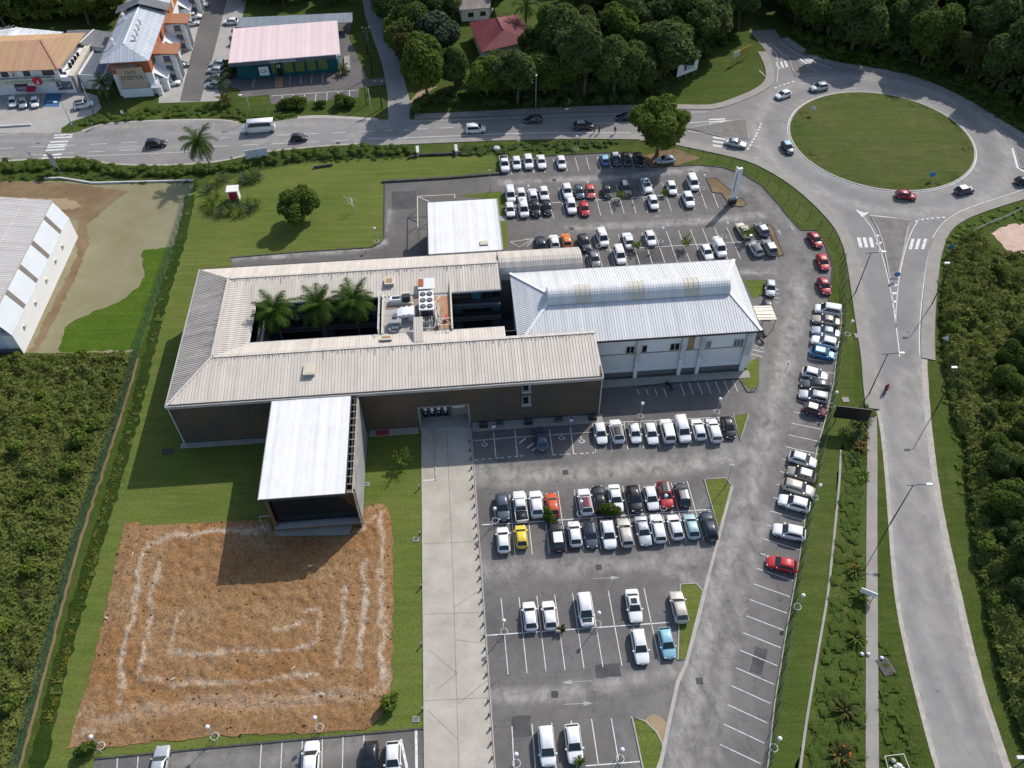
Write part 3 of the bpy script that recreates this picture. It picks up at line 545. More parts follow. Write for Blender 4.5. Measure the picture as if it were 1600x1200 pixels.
for x in (555, 590, 628): para(x, 285, x + 22, 285, x + 37, 347, x + 15, 347, 4, 1200, 300)
for x in (897, 935, 975): para(x, 293, x + 20, 293, x + 2, 358, x - 18, 358, 4, 1200, 300)
for x, y in ((48, 392), (74, 386), (98, 381)): para(x, y, x + 12, y - 2, x + 28, y + 38, x + 14, y + 40, 4, 1200, 0)
for x, y in ((188, 370), (214, 366), (238, 362)): para(x, y, x + 14, y - 2, x + 68, y + 28, x + 50, y + 30, 4, 1200, 0)
for y in (742, 757, 772): para(1230, y + 2, 1330, y - 2, 1330, y + 6, 1232, y + 10, 4, 800, 0)
for y in (853, 878, 903): para(1255, y, 1345, y + 14, 1342, y + 24, 1255, y + 10, 4, 800, 0)
for a, b in [((665, 280), (705, 268)), ((675, 325), (718, 315)), ((695, 375), (722, 366)), ((757, 590), (808, 580)), ((765, 637), (805, 632)), ((775, 688), (803, 684)), ((785, 740), (795, 737))]: solid(mb, T([a, b], 4, 1200, 300), .5)
solid(mb, T([(600, 160), (660, 240), (700, 350), (742, 500), (772, 640), (795, 800), (815, 950), (822, 1030)], 4, 1200, 300), .16, it=1); solid(mb, T([(945, 170), (905, 230), (868, 320), (838, 440), (815, 560), (805, 680), (798, 760), (800, 850)], 4, 1200, 300), .14, it=1)
para(545, 108, 600, 130, 632, 126, 590, 160, 4, 1200, 300); solid(mb, T([(640, 148), (720, 155), (800, 165)], 4, 1200, 300), .3)
solid(mb, [(1180, 246.5), (1210, 261.5), (1240, 280), (1272, 309), (1302, 339), (1322, 365), (1333, 397), (1340, 432), (1347, 476), (1354, 521), (1360, 540)], .14, it=1)
solid(mb, [(1458, 375), (1450, 398), (1445, 430), (1439, 480), (1436, 520), (1437, 555)], .14, it=1); solid(mb, [(1600, 296), (1560, 309), (1520, 322), (1492, 334), (1470, 350), (1457, 372)], .14, it=1)
dash(mb, sl_([(1430, 346), (1445, 342), (1484, 339)]), .35, .6, .5); dash(mb, sl_([(1210, 138), (1225, 132), (1245, 126)]), .35, .7, .6); dash(mb, sl_([(1168, 234), (1185, 205), (1190, 190)]), .35, .7, .6)
solid(mb, [(1200, 70), (1213, 84), (1216, 104), (1214, 128)], .12); solid(mb, [(1218, 66), (1245, 84), (1270, 97), (1300, 107)], .14); solid(mb, T([(10, 270), (110, 352), (130, 352)], 4, 1200, 0), .13); solid(mb, [(1186, 110), (1197, 120)], .13)
solid(mb, [(1582, 232), (1590, 262), (1600, 268), (1640, 276)], .5)
strip(mb, [IC + Vector((math.cos(a / 90 * 2 * PI), math.sin(a / 90 * 2 * PI), 0)) * (IR + .12) for a in range(91)], -.1, .1, .034, PT)
for pts in ([(232, 240), (247, 251), (267, 240), (283, 249), (300, 239)], [(195, 203), (200, 195)], [(208, 200), (217, 195), (223, 200)], [(262, 199), (270, 193), (280, 199)], [(332, 203), (336, 191)]): solid(mb, pts, .14, m=MAT['yellow_paint'])
tag(mb.build('road_marking'), kind='structure')
mb = MB()
def rows(t0, t1, b0, b1, n, wd=.1, skip=()):
    for i in range(n):
        if i in skip: continue
        f = i / (n - 1); solid(mb, [(t0[0] + (t1[0] - t0[0]) * f, t0[1] + (t1[1] - t0[1]) * f), (b0[0] + (b1[0] - b0[0]) * f, b0[1] + (b1[1] - b0[1]) * f)], wd)
rows((783, 935), (1006, 919), (794, 1054), (1031, 1035), 9); solid(mb, [(760, 993), (1046, 972.5)], .14)
rows((796, 772.5), (1073.7, 752), (805, 868.7), (1100, 846), 12); solid(mb, [(753, 820), (800, 818), (1110, 796)], .14)
rows((926, 662), (1147, 651), (931, 707), (1156, 687), 10); solid(mb, [(925, 662), (1147, 651)], .1)
for a, b in [((250, 290), (280, 615)), ((515, 265), (548, 600)), ((948, 250), (990, 570)), ((1210, 225), (1250, 550))]: solid(mb, T([a, b], 8, 740, 640), .13)
dash(mb, gp(T([(10, 635), (640, 575)], 8, 740, 640)), .14, .5, .45); dash(mb, gp(T([(990, 570), (1525, 540)], 8, 740, 640)), .14, .5, .45)
for x in (590, 690, 750): solid(mb, T([(x - 20, 420 + (x - 590) * .6), (x + 60, 360 + (x - 590) * .6)], 8, 740, 640), .22)
for cx, cy in ((1350, 385), (1100, 345), (135, 425)):
    c = G(740 + cx / 8, 640 + cy / 8); rg = [c + Vector((math.cos(a) * .36, math.sin(a) * .36 - .15, 0)) for a in np.linspace(2.4, 6.4, 9)]
    strip(mb, rg, -.06, .06, .036, PT); strip(mb, [c + Vector((-.1, .75, 0)), c + Vector((0, .1, 0)), c + Vector((.35, 0, 0)), c + Vector((.5, -.35, 0))], -.06, .06, .038, PT)
for a, b in [((0, 940), (15, 1240)), ((125, 925), (150, 1240)), ((248, 918), (280, 1240)), ((370, 905), (408, 1230)), ((497, 895), (540, 1180)), ((620, 888), (665, 1150)), ((745, 880), (815, 1180))]: solid(mb, T([a, b], 4, 800, 900), .11)
solid(mb, T([(460, 1187), (800, 1160)], 4, 800, 900), .13)
for a, b in [((35, 1045), (20, 1280)), ((163, 1035), (152, 1280)), ((290, 1025), (284, 1280)), ((415, 1018), (410, 1280)), ((545, 1005), (538, 1280)), ((675, 995), (672, 1280))]: solid(mb, T([a, b], 4, 400, 900), .1)
solid(mb, T([(1000, 962), (1005, 1280)], 4, 400, 900), .3); solid(mb, T([(905, 1020), (950, 1230)], 4, 400, 900), .3)
for a, b in [((735, 1132), (728, 1280)), ((865, 1117), (853, 1280))]: solid(mb, T([a, b], 4, 0, 900), .1)
rl = resample(gp([(1119, 1195), (1141.5, 1079), (1172.5, 935), (1196, 830), (1216, 745), (1238, 655), (1256, 570), (1268, 520), (1274, 482)]), .05); acc = 0; kl = [Vector(p) for p in gp([(1315, 478), (1314, 510), (1308, 545), (1302, 600), (1291, 650), (1277, 700), (1265, 760), (1254, 840), (1243, 905), (1226, 1000), (1210, 1100), (1196, 1230)])]
for a, b in zip(rl[:-1], rl[1:]):
    acc += (b - a).length
    if acc > 2.37:
        acc = 0; f = min(1, max(0, (a.y - 40) / 50)); h = math.radians(-27.5 + 13 * f); e = a + Vector((math.cos(h), math.sin(h), 0)) * 4.7; strip(mb, [a, e], -.05, .05, .034, PT)
rows((801, 297), (1106, 281), (810, 345), (1122.5, 325), 18); solid(mb, [(802, 321), (955, 311), (1092, 302)], .13)
rows((795, 253), (985, 241), (800, 273), (990.5, 261), 12); rows((909, 370), (1135, 354), (922, 420), (1157, 405), 13); solid(mb, [(940, 391), (1192, 376)], .12)
z5 = lambda p: (930 + p[0] / 5.926, 500 + p[1] / 5.926)
for i in range(7): solid(mb, [z5((785 + i * 81.7, 588 - i * 5.2)), z5((830 + i * 81.7, 702 - i * 6))], .1)
for i in range(4): solid(mb, [z5((385 + i * 82, 640 - i * 3)), z5((410 + i * 84, 687 + i * 8))], .1)
for a, b in [((1455, 275), (1565, 300)), ((1435, 312), (1552, 345)), ((1480, 235), (1560, 262))]: solid(mb, [z5(a), z5(b)], .1)
for i in range(4): solid(mb, T([(545 + i * 8 - 8, 250 + i * 55), (620, 260 + i * 55)], 8, 1140, 420), .1)
for a, b in [((505, 17), (675, 10)), ((500, 655), (310, 668)), ((320, 803), (510, 795))]: arrow(mb, T([a], 4, 800, 900)[0], T([b], 4, 800, 900)[0])
for a, b in [((950, 900), (715, 907)), ((980, 1018), (850, 1022))]: arrow(mb, T([a], 8, 930, 225)[0], T([b], 8, 930, 225)[0])
arrow(mb, *T([(1055, 220), (1128, 355)], 8, 1080, 325), hw=.4, hl=1.8); arrow(mb, *T([(1318, 345), (1238, 200)], 8, 1080, 325), hw=.4, hl=1.8); arrow(mb, *T([(300, 440), (345, 210)], 10, 1200, 540), hl=1.4); arrow(mb, (1226, 575), (1233, 562))
solid(mb, T([(0, 350), (110, 345), (30, 440)], 8, 820, 330), .1); solid(mb, [(797, 378), (834, 373)], .1); solid(mb, [(797, 378), (812, 386), (834, 373)], .1)
# bank bays and shop bay
def z2(p): return (330 + p[0] / 5.714, 20 + p[1] / 5.714)
for i in range(4): solid(mb, [z2((708 + i * 97, 545 - i * 6)), z2((700 + i * 98, 640 - i * 4))], .12)
for i in range(7): solid(mb, [z2((635 + i * 100, 738 - i * 6)), z2((628 + i * 101, 812 - i * 6))], .12)
solid(mb, [z2((540, 742)), z2((1310, 690))], .14)
for i in range(6): solid(mb, [z2((372 - i * 2, 575 + i * 16)), z2((400 - i * 3, 574 + i * 16))], .22)
for i in range(6): solid(mb, [z2((598 - i * 3, 550 + i * 19)), z2((625 - i * 3, 549 + i * 19))], .22)
tag(mb.build('parking_marking'), kind='structure')
mb = MB(); mb.quad([(*G(*p)[:2], .04) for p in [(73, 146), (97, 146), (92, 167), (66, 167)]], MAT['blue_paint']); tag(mb.build('disabled_bay_marking'), kind='structure')
sheet('pink_clearing', gp([(1548, 365), (1575, 352), (1640, 345), (1660, 400), (1600, 402), (1582, 398), (1570, 385)]), .03, MAT['pink_soil'], edge_jitter=.7)
mb = MB()
for x, y in [(883.5, 738), (935.5, 886.5), (867, 1085), (1093, 1064), (866, 281.6), (893, 357.5), (528, 224), (1080, 269)]: c = G(x, y); mb.box(c.x - .4, c.x + .4, c.y - .4, c.y + .4, .02, .045, MAT['dark_metal'])
for x, y in [(1340, 525), (1321, 625)]: c = G(x, y); mb.box(c.x - .5, c.x + .5, c.y - .5, c.y + .5, .02, .12, MAT['footpath'])
tag(mb.build('drain_grate'), kind='structure')
# ================================================================ BUILDINGS
def ribs(mb, q, edge, sp, mat, w=.06, h=.05, off=0.0):
    """raised sheet-metal ribs running up a roof slope; q = slope polygon, edge = (i, j) its eave corners"""
    P = [Vector(p) for p in q]; a, b = P[edge[0]], P[edge[1]]; u = (b - a).normalized()
    n = (P[1] - P[0]).cross(P[2] - P[0]).normalized()
    if n.z < 0: n = -n
    v = n.cross(u).normalized(); uv = [((p - a).dot(u), (p - a).dot(v)) for p in P]
    us = [c[0] for c in uv]; x = min(us) + sp * .5 + off
    while x < max(us) - .02:
        ys = []
        for i in range(len(uv)):
            (x0, y0), (x1, y1) = uv[i], uv[(i + 1) % len(uv)]
            if (x0 > x) != (x1 > x): ys.append(y0 + (y1 - y0) * (x - x0) / (x1 - x0))
        if len(ys) >= 2:
            y0, y1 = min(ys), max(ys)
            if y1 - y0 > .15: mb.bar(a + u * x + v * y0 + n * h * .5, a + u * x + v * y1 + n * h * .5, w, h, mat, n)
        x += sp
def slope(mb, q, edge, sp, mat, th=.14, w=.055, h=.065):
    mb.slab(q, th, mat); ribs(mb, q, edge, sp, mat, w, h)
def grime(mb, a, b, dv, dz, seed):
    rn = random.Random(seed); a = Vector(a); b = Vector(b); L = (b - a).length; u = (b - a) / L; v = Vector((dv[0], dv[1], dz)); x = .2
    while x < L - .3:
        wq = rn.uniform(.08, .22); l = rn.uniform(.15, .75) if rn.random() > .15 else rn.uniform(.8, 1.6); p = a + u * x + v * .3 + Vector((0, 0, .012)); q = p + v * l; mb.quad([p, p + u * wq, q + u * wq * .8, q + u * wq * .2], M('roof_grime', (.20, .185, .165), .9, .3)); x += rn.uniform(.2, .55)
def text_mesh(name, s, size, mat, parent, M4, depth=.02):
    cu = bpy.data.curves.new(name, 'FONT'); cu.body = s; cu.size = size; cu.extrude = depth; cu.align_x = 'CENTER'; cu.align_y = 'CENTER'
    t = bpy.data.objects.new(name, cu); COL.objects.link(t)
    dg = bpy.context.evaluated_depsgraph_get(); dg.update()
    me = bpy.data.meshes.new_from_object(t.evaluated_get(dg)); bpy.data.objects.remove(t); bpy.data.curves.remove(cu)
    me.transform(M4); me.materials.clear(); me.materials.append(mat); return link(name, me, parent)
def wallM(x, y, z, rz=0.0):  # text standing on a wall that faces -Y (turned by rz)
    return Matrix.Translation((x, y, z)) @ Matrix.Rotation(rz, 4, 'Z') @ Matrix.Rotation(PI / 2, 4, 'X')
def window(parent, x0, x1, y, z0, z1, frame, glass, mull=1, d=.08, name='window'):
    mb = MB(); t = .09
    mb.box(x0, x1, y - d, y + .02, z1 - t, z1, frame); mb.box(x0, x1, y - d, y + .02, z0, z0 + t, frame)
    for i in range(mull + 2):
        x = x0 + (x1 - x0 - t) * i / (mull + 1); mb.box(x, x + t, y - d + .003, y + .02, z0 + t, z1 - t, frame)
    f = mb.build(name, parent); g = MB(); g.box(x0 + .03, x1 - .03, y - d + .035, y + .01, z0 + t + .002, z1 - t - .002, glass); g.build('pane', f); return f
# ---- 1. long beige-roofed office
B = empty('office_building', (O3.x, O3.y, 0), AL, 'long brown slat-clad office with beige ribbed roofs round a planted courtyard', 'building')
RB, RG, GU = MAT['beige_roof'], MAT['grey_roof'], MAT['gutter']
zE, zR, zI = 8.9, 10.05, 9.15
mb = MB(); slope(mb, [(.2, -.3, zE), (62.4, -.3, zE), (62.4, 7.8, zR), (5.7, 7.8, zR)], (0, 1), .46, RB); mb.bar((5.7, 7.8, zR + .06), (62.4, 7.8, zR + .06), .5, .06, RB)
mb.bar((.3, -.2, zE + .09), (5.7, 7.8, zR + .08), .34, .06, RB); grime(mb, (5.9, 7.8, zR), (62.2, 7.8, zR), (0, -1), -.142, 1); fr = mb.build('front_roof', B)
mb = MB(); slope(mb, [(5.7, 7.8, zR), (49.0, 7.8, zR), (49.0, 11.1, zI), (10.4, 11.1, zI)], (2, 3), .46, RB); mb.build('courtyard_roof', B)
mb = MB(); slope(mb, [(.2, 29.2, zE), (.2, -.3, zE), (5.7, 7.8, zR), (5.7, 25.2, zR)], (0, 1), .40, RG); mb.bar((5.7, 7.8, zR + .06), (5.7, 25.2, zR + .06), .4, .06, RB); grime(mb, (5.7, 8.2, zR), (5.7, 25, zR), (-1, 0), -.21, 3); tag(mb.build('side_roof', B), 'streaked grey roof slope at the end wing')
mb = MB(); slope(mb, [(5.7, 7.8, zR), (10.4, 11.1, zI), (10.4, 19.7, zI), (5.7, 25.2, zR)], (1, 2), .42, RB); mb.build('courtyard_roof', B)
mb = MB(); slope(mb, [(5.7, 25.2, zR), (10.4, 19.7, zI), (49.0, 19.7, zI), (49.0, 25.2, zR)], (1, 2), .46, RB); grime(mb, (5.9, 25.2, zR), (48.8, 25.2, zR), (0, -1), -.164, 2); mb.build('courtyard_roof', B)
mb = MB(); slope(mb, [(.2, 29.2, zE), (5.7, 25.2, zR), (49.0, 25.2, zR), (49.0, 29.2, zE)], (3, 0), .46, RB); mb.bar((5.7, 25.2, zR + .06), (49.0, 25.2, zR + .06), .4, .06, RB); mb.build('back_roof', B)
# curved end piece of the back wing
mb = MB(); prof = [(29.2, 8.9), (27.0, 10.0), (25.9, 10.25), (25.0, 10.1), (24.2, 9.6), (23.6, 8.8), (23.3, 7.8)]
for (a, za), (b, zb) in zip(prof[:-1], prof[1:]): mb.slab([(49.1, a, za), (49.1, b, zb), (62.8, b, zb), (62.8, a, za)], .12, RB)
for i in range(34):
    x = 49.3 + i * .4
    for (a, za), (b, zb) in zip(prof[:-1], prof[1:]): mb.bar((x, a, za + .03), (x, b, zb + .03), .06, .07, RB, (0, .3, 1))
mb.build('barrel_roof', B); mb = MB(); mb.box(49.3, 62.6, 23.8, 28.9, 0, 7.7, MAT['concrete_wall']); mb.build('wall', B)
# fascia and gutters
mb = MB(); mb.box(.05, 62.55, -.48, -.30, 8.42, 8.92, GU); mb.box(62.4, 62.56, -.3, 7.9, 8.45, 9.0, GU); mb.box(.02, .2, -.3, 29.3, 8.42, 8.93, GU); mb.box(.2, 49, 29.2, 29.36, 8.45, 8.93, MAT['dark_metal']); mb.box(.3, 62.3, -.29, -.1, 8.9, 9.0, MAT['dark_metal'])
for y0, y1 in ((11.1, 11.25), (19.55, 19.7)): mb.box(10.45, 49, y0, y1, 8.8, 9.12, MAT['grey_metal'])
mb.box(10.3, 10.45, 11.25, 19.55, 8.8, 9.1, MAT['white_metal']); mb.build('gutter', B)
# cladding
CL = MAT['clad']; mb = MB()
def clad(x0, x1, z0, z1): 
    mb.box(x0, x1, 0.0, .18, z0, z1, CL); z = z0 + .1
    while z < z1 - .1: mb.box(x0 + .01, x1 - .01, -.05, 0, z, z + .1, CL); z += .25
    x = x0
    while x < x1: mb.box(x, x + .05, -.075, -.05, z0, z1, M('clad_joint', (.15, .12, .09), .9, .2)); x += 2.6
    for zz in (3.0, 5.9):
        if z0 < zz < z1: mb.box(x0, x1, -.074, -.051, zz, zz + .05, MAT['clad_joint'])
clad(.35, 35.2, .45, 8.7); clad(42.9, 62.2, .45, 8.7); clad(35.2, 42.9, 4.7, 8.7)
mb.box(.2, .38, 0, 29.1, .45, 8.7, CL); mb.box(62.2, 62.4, 0, 7.6, .45, 9.2, CL); mb.build('cladding', B)
mb = MB(); mb.box(.5, 35.2, .2, .5, 0, .44, MAT['dark_plinth']); mb.box(42.9, 62.1, .2, .5, 0, .44, MAT['dark_plinth']); mb.bar((.2, -.06, .3), (.2, -.06, 8.5), .12, .12, MAT['white_metal']); mb.bar((62.42, -.06, .1), (62.42, -.06, 8.5), .16, .16, GU)
mb.box(.4, 61.9, 10.4, 10.55, 0, 8.8, MAT['dark_wall']); mb.box(.4, 49, 28.7, 29, 0, 8.7, MAT['concrete_wall']); mb.box(49, 49.25, 19.9, 28.6, 0, 8.7, MAT['dark_wall']); mb.box(61.9, 62.15, 7.7, 10.4, 0, 9, MAT['concrete_wall']); mb.build('wall', B)
# entrance portal
mb = MB(); PG = MAT['pad']
mb.box(35.2, 42.9, 1.7, 1.95, 0, 4.7, M('portal_grey', (.27, .255, .235))); mb.box(35.2, 35.5, -.1, 1.7, 0, 4.7, MAT['portal_grey']); mb.box(42.6, 42.9, -.1, 1.7, 0, 4.7, MAT['portal_grey']); mb.box(35.5, 42.6, -.1, 1.7, 4.4, 4.7, MAT['portal_grey']); mb.box(35.2, 42.9, -.6, 1.69, .03, .18, PG)
en = mb.build('entrance_portal', B)
for i in range(4):
    x = 35.75 + i * 1.0; d = MB(); d.box(x, x + .92, 1.6, 1.66, .3, 3.0, MAT['dark_metal']); d.box(x + .07, x + .85, 1.575, 1.6, .36, 2.92, MAT['glass'])
    r = random.Random(i)
    d.box(x + .2, x + .72, 1.56, 1.572, 1.6 + r.random() * .3, 2.3 + r.random() * .25, MAT['sign_white']); d.box(x + .32, x + .56, 1.56, 1.572, 1.2, 1.45, MAT['sign_white']); d.build('door', en)
for x in (35.4, 39.75): mb = MB(); mb.box(x, x + .28, 1.4, 1.68, .2, 3.2, MAT['brown_steel']); mb.build('door_post', en)
mb = MB(); mb.box(40.3, 42.2, 1.5, 1.6, 2.2, 3.3, MAT['sign_white']); mb.box(40.25, 42.25, 1.6, 1.65, 2.15, 3.35, MAT['dark_metal']); mb.box(41.05, 41.4, 1.48, 1.5, 2.85, 2.98, MAT['letter_dark']); mb.box(41.13, 41.3, 1.48, 1.5, 2.55, 2.8, MAT['letter_dark']); mb.box(40.95, 41.5, 1.478, 1.498, 2.66, 2.72, MAT['letter_dark']); mb.build('sign_panel', en)
for z0, z1 in ((6.85, 8.2), (3.9, 5.7)):
    f = window(B, 50.75, 52.0, -.08, z0, z1, MAT['grey_metal'], MAT['glass'], 0, .1); mb = MB(); mb.box(50.65, 52.1, -.32, -.08, z0 - .38, z0 - .02, MAT['grey_metal']); mb.build('sill', f)
    mb = MB(); mb.box(51.7, 51.78, -.19, -.17, z0 + .1, z1 - .1, MAT['white_metal']); mb.build('mullion', f)
# courtyard walls with floor bands and glazing (seen facing the camera)
for x0, x1, k in ((10.6, 30.4, 9), (41.2, 49.0, 5)):
    mb = MB(); mb.box(x0, x1, 19.75, 19.95, 0, 8.8, MAT['dark_wall']); mb.build('courtyard_wall', B)
    for z in (3.4, 6.2):
        mb = MB(); mb.box(x0, x1, 18.75, 19.75, z, z + .16, M('walk_grey', (.20, .21, .22))); mb.box(x0, x1, 18.72, 18.78, z + .16, z + .6, M('rail_grey', (.10, .11, .12))); mb.build('gallery', B)
    for z in (.6, 4.0, 6.9):
        for i in range(k):
            a = x0 + (x1 - x0) * i / k + .12; b = x0 + (x1 - x0) * (i + 1) / k - .12; mb = MB(); mb.box(a, b, 19.66, 19.74, z + .5, z + 1.7, MAT['glass'] if (i * 7 + int(z)) % 4 else MAT['teal_glass']); mb.build('window', B)
mb = MB(); mb.box(10.45, 11.4, 11.3, 19.6, 3.3, 3.5, MAT['concrete_wall']); mb.box(10.5, 11.5, 11.3, 19.5, 6.2, 6.35, MAT['concrete_wall']); mb.box(11.45, 11.55, 11.3, 19.5, 6.35, 7.2, MAT['white_metal']); mb.box(10.55, 12.6, 11.3, 13.2, 6.4, 6.5, MAT['grey_metal']); mb.build('gallery', B)
mb = MB(); mb.box(10.5, 49, 10.6, 19.7, .02, .06, MAT['dark_plinth']); mb.build('courtyard_floor', B)
# plant deck across the courtyard
mb = MB(); mb.box(30.5, 41.0, 11.2, 19.6, 8.6, 9.0, M('deck_floor', (.44, .41, .38), .9, .25)); mb.box(38.4, 40.9, 11.6, 19.0, 9.004, 9.02, MAT['terracotta_floor']); mb.box(35.2, 36.2, 12.5, 19.3, 9.004, 9.018, M('deck_brown', (.27, .2, .165))); mb.box(30.8, 35.4, 16.6, 17.6, 9.004, 9.016, MAT['deck_brown'])
mb.box(30.3, 30.55, 11.0, 19.8, 9.0, 9.5, MAT['cream_wall']); mb.box(40.95, 41.2, 11.0, 22.5, 9.0, 9.6, MAT['cream_wall']); dk_ = mb.build('plant_deck', B)
mb = MB(); WM = MAT['white_metal']
for y0, y1 in ((11.0, 15.3), (15.3, 19.6)):
    mb.bar((29.9, y0, 9.1), (29.9, y1, 9.1), .08, .08, WM); mb.bar((29.9, y0, 10.4), (29.9, y1, 10.4), .1, .1, WM); mb.bar((29.9, y0, 9.1), (29.9, y1, 10.4), .06, .06, WM)
for y in (11, 13.1, 15.3, 17.4, 19.6): mb.bar((29.9, y, 8.6), (29.9, y, 10.4), .07, .07, WM)
mb.bar((29.9, 19.6, 10.4), (31.9, 18.4, 9.1), .07, .07, WM); mb.build('railing', dk_); mb = MB()
for y in (11, 12.4, 13.8): mb.bar((41.05, y, 9.6), (41.05, y, 10.6), .06, .06, WM)
mb.bar((41.05, 11, 10.6), (41.05, 13.8, 10.6), .06, .06, WM); mb.bar((38.9, 11.2, 10.3), (41.0, 11.2, 10.3), .06, .06, WM); mb.bar((38.9, 12.6, 10.3), (41, 12.6, 10.3), .06, .06, WM); mb.bar((38.9, 11.2, 10.3), (39.9, 12.6, 10.3), .05, .05, WM); mb.bar((39.9, 12.6, 10.3), (41, 11.2, 10.3), .05, .05, WM)
mb.build('railing', dk_)
mb = MB(); slope(mb, [(35.3, 8.0, 10.2), (36.7, 8.0, 10.2), (36.7, 12.6, 10.9), (35.3, 12.6, 10.9)], (0, 1), .35, RB); mb.build('stair_hood', B)
mb = MB(); mb.slab([(36.0, 19.7, 10.2), (38.6, 19.65, 10.2), (38.6, 22.0, 10.35), (36.0, 22.0, 10.35)], .08, MAT['flat_white']); mb.box(36.05, 36.9, 20.2, 21.9, 10.33, 10.36, MAT['rust']); tag(mb.build('cover_sheet', B), 'white cover sheet with a rusty patch')
for (x0, x1, y0, y1, z) in ((30.75, 32.1, 21.5, 23.0, 9.55), (30.4, 32.0, 9.0, 9.9, 9.6), (19.4, 20.9, 3.1, 5.2, 9.5)):
    mb = MB(); mb.box(x0, x1, y0, y1, z - .1, z + .45, MAT['grey_metal']); h = mb.build('roof_hatch', B); mb = MB(); mb.box(x0 - .08, x1 + .08, y0 - .08, y1 + .08, z + .45, z + .56, MAT['skylight_cream']); mb.box(x0 + .2, x1 - .2, y0 + .25, y1 - .25, z + .56, z + .6, MAT['terracotta_floor'] if z > 9.52 else MAT['skylight_cream']); mb.build('hatch_lid', h)
# machines standing on the deck
def bt(name, x, y, z, label, cat, rz=0.0): p = LW(x, y, z); return empty(name, p, AL + rz, label, cat)
c = bt('air_chiller', 37.35, 15.8, 9.02, 'white six-fan air chiller on the plant deck in the courtyard', 'air chiller')
for x in (-1, 1):
    for y in (-2, 0, 2): mb = MB(); mb.box(x - .06, x + .06, y - .06, y + .06, 0, .7, MAT['grey_metal']); mb.build('leg', c)
mb = MB(); mb.box(-1.1, 1.1, -2.05, 2.1, .7, 2.15, MAT['white_metal']); mb.box(-1.13, 1.13, -2.1, 2.15, 2.15, 2.25, MAT['sign_white']); mb.box(-.95, .95, -2.08, -2.05, .85, 2.0, MAT['dark_metal']); mb.build('casing', c)
for x in (-.52, .52):
    for y in (-1.35, .02, 1.4):
        mb = MB(); mb.cyl((x, y), .46, 2.25, 2.33, MAT['dark_metal'], 18); mb.cyl((x, y), .12, 2.33, 2.37, MAT['grey_metal'], 10); mb.torus((x, y, 2.33), .27, .02, MAT['grey_metal'], 14, 4)
        for k in range(4): mb.bar((x, y, 2.345), (x + .44 * math.cos(k * PI / 2 + .4), y + .44 * math.sin(k * PI / 2 + .4), 2.345), .04, .015, MAT['grey_metal'])
        mb.build('fan', c)
c = bt('pump_unit', 37.3, 12.55, 9.02, 'grey pump unit with pipes in front of the white chiller', 'pump')
mb = MB(); mb.box(-1.0, .4, -.2, .9, .1, 1.1, MAT['grey_metal']); mb.box(-.2, .3, .0, .6, 1.1, 1.3, MAT['dark_metal']); mb.build('casing', c)
mb = MB()
for i in range(5): mb.tube([(-.9 + i * .4, -.9, .25), (-.9 + i * .4, -.3, .25), (-.5 + i * .35, .2, .9)], .07, MAT['cream_wall'])
mb.tube([(-1, -.9, .4), (1.2, -.9, .4)], .07, MAT['cream_wall']); mb.tube([(1.0, -1, .35), (1.4, 0, 1.2), (1.5, 1.4, 1.2), (1.2, 3.0, 1.6), (1.4, 4.0, 1.2)], .09, MAT['cream_wall']); mb.tube([(1.3, .4, .8), (1.9, .8, .9), (1.7, 2, 1.0), (2.0, 3.4, .5)], .06, MAT['cream_wall']); mb.build('pipework', c)
c = bt('air_duct', 33.2, 13.6, 9.02, 'grey and white ventilation duct with a rounded white hood on the plant deck', 'ventilation duct')
mb = MB(); 
pr = [(-.9, .9), (-.4, 1.3), (.4, 1.55), (1.2, 1.6), (2.2, 1.6)]
for (a, za), (b, zb) in zip(pr[:-1], pr[1:]): mb.slab([(a, .1, za), (b, -.2 + .1, zb), (b, 2.0, zb), (a, 1.6, za)], .5, MAT['sign_white'])
mb.box(1.2, 2.3, .1, 2.0, 0, 1.1, MAT['stained_white']); mb.build('hood', c)
mb = MB(); mb.box(-1.6, .2, -1.2, .3, .2, 1.2, MAT['grey_metal']); mb.box(-1.3, -.2, -2.1, -1.2, .1, .8, MAT['slate_panel']); mb.box(-1.0, -.4, -.3, .5, 1.2, 1.5, MAT['slate_panel']); mb.cyl((-1.0, -1.6), .8, .02, .55, MAT['grey_metal'], 16); mb.build('duct_box', c)
c = bt('vent_box', 33.2, 18.3, 9.02, 'white louvred vent boxes along the back edge of the plant deck', 'vent box')
mb = MB(); mb.box(-1.6, 0.2, -.5, .5, 0, .9, MAT['sign_white']); mb.box(-1.3, -.1, -.3, .3, .9, .92, MAT['black_plastic']); mb.box(.3, 1.5, -.4, .7, 0, 1.3, MAT['dark_metal']); mb.box(.25, 1.55, .3, .75, 1.3, 1.4, MAT['cream_wall']); mb.box(-1.7, 1.7, -.75, -.55, 0, .3, MAT['cream_wall']); mb.build('casing', c)
c = bt('pipe_rack', 39.6, 15.2, 9.02, 'white pipe run along the terracotta strip of the plant deck', 'pipe run')
mb = MB(); mb.box(-.75, -.35, -3.6, 1.5, .3, .8, MAT['grey_metal']); mb.tube([(-1.0, -3.4, .5), (-1.0, 1.0, .5), (-.6, 2.4, .9), (-.2, 3.0, .5)], .12, MAT['cream_wall']); mb.build('pipes', c)
mb = MB(); mb.box(.5, .8, -2.2, -1.2, 0, .7, MAT['red_sign']); mb.build('red_box', c)
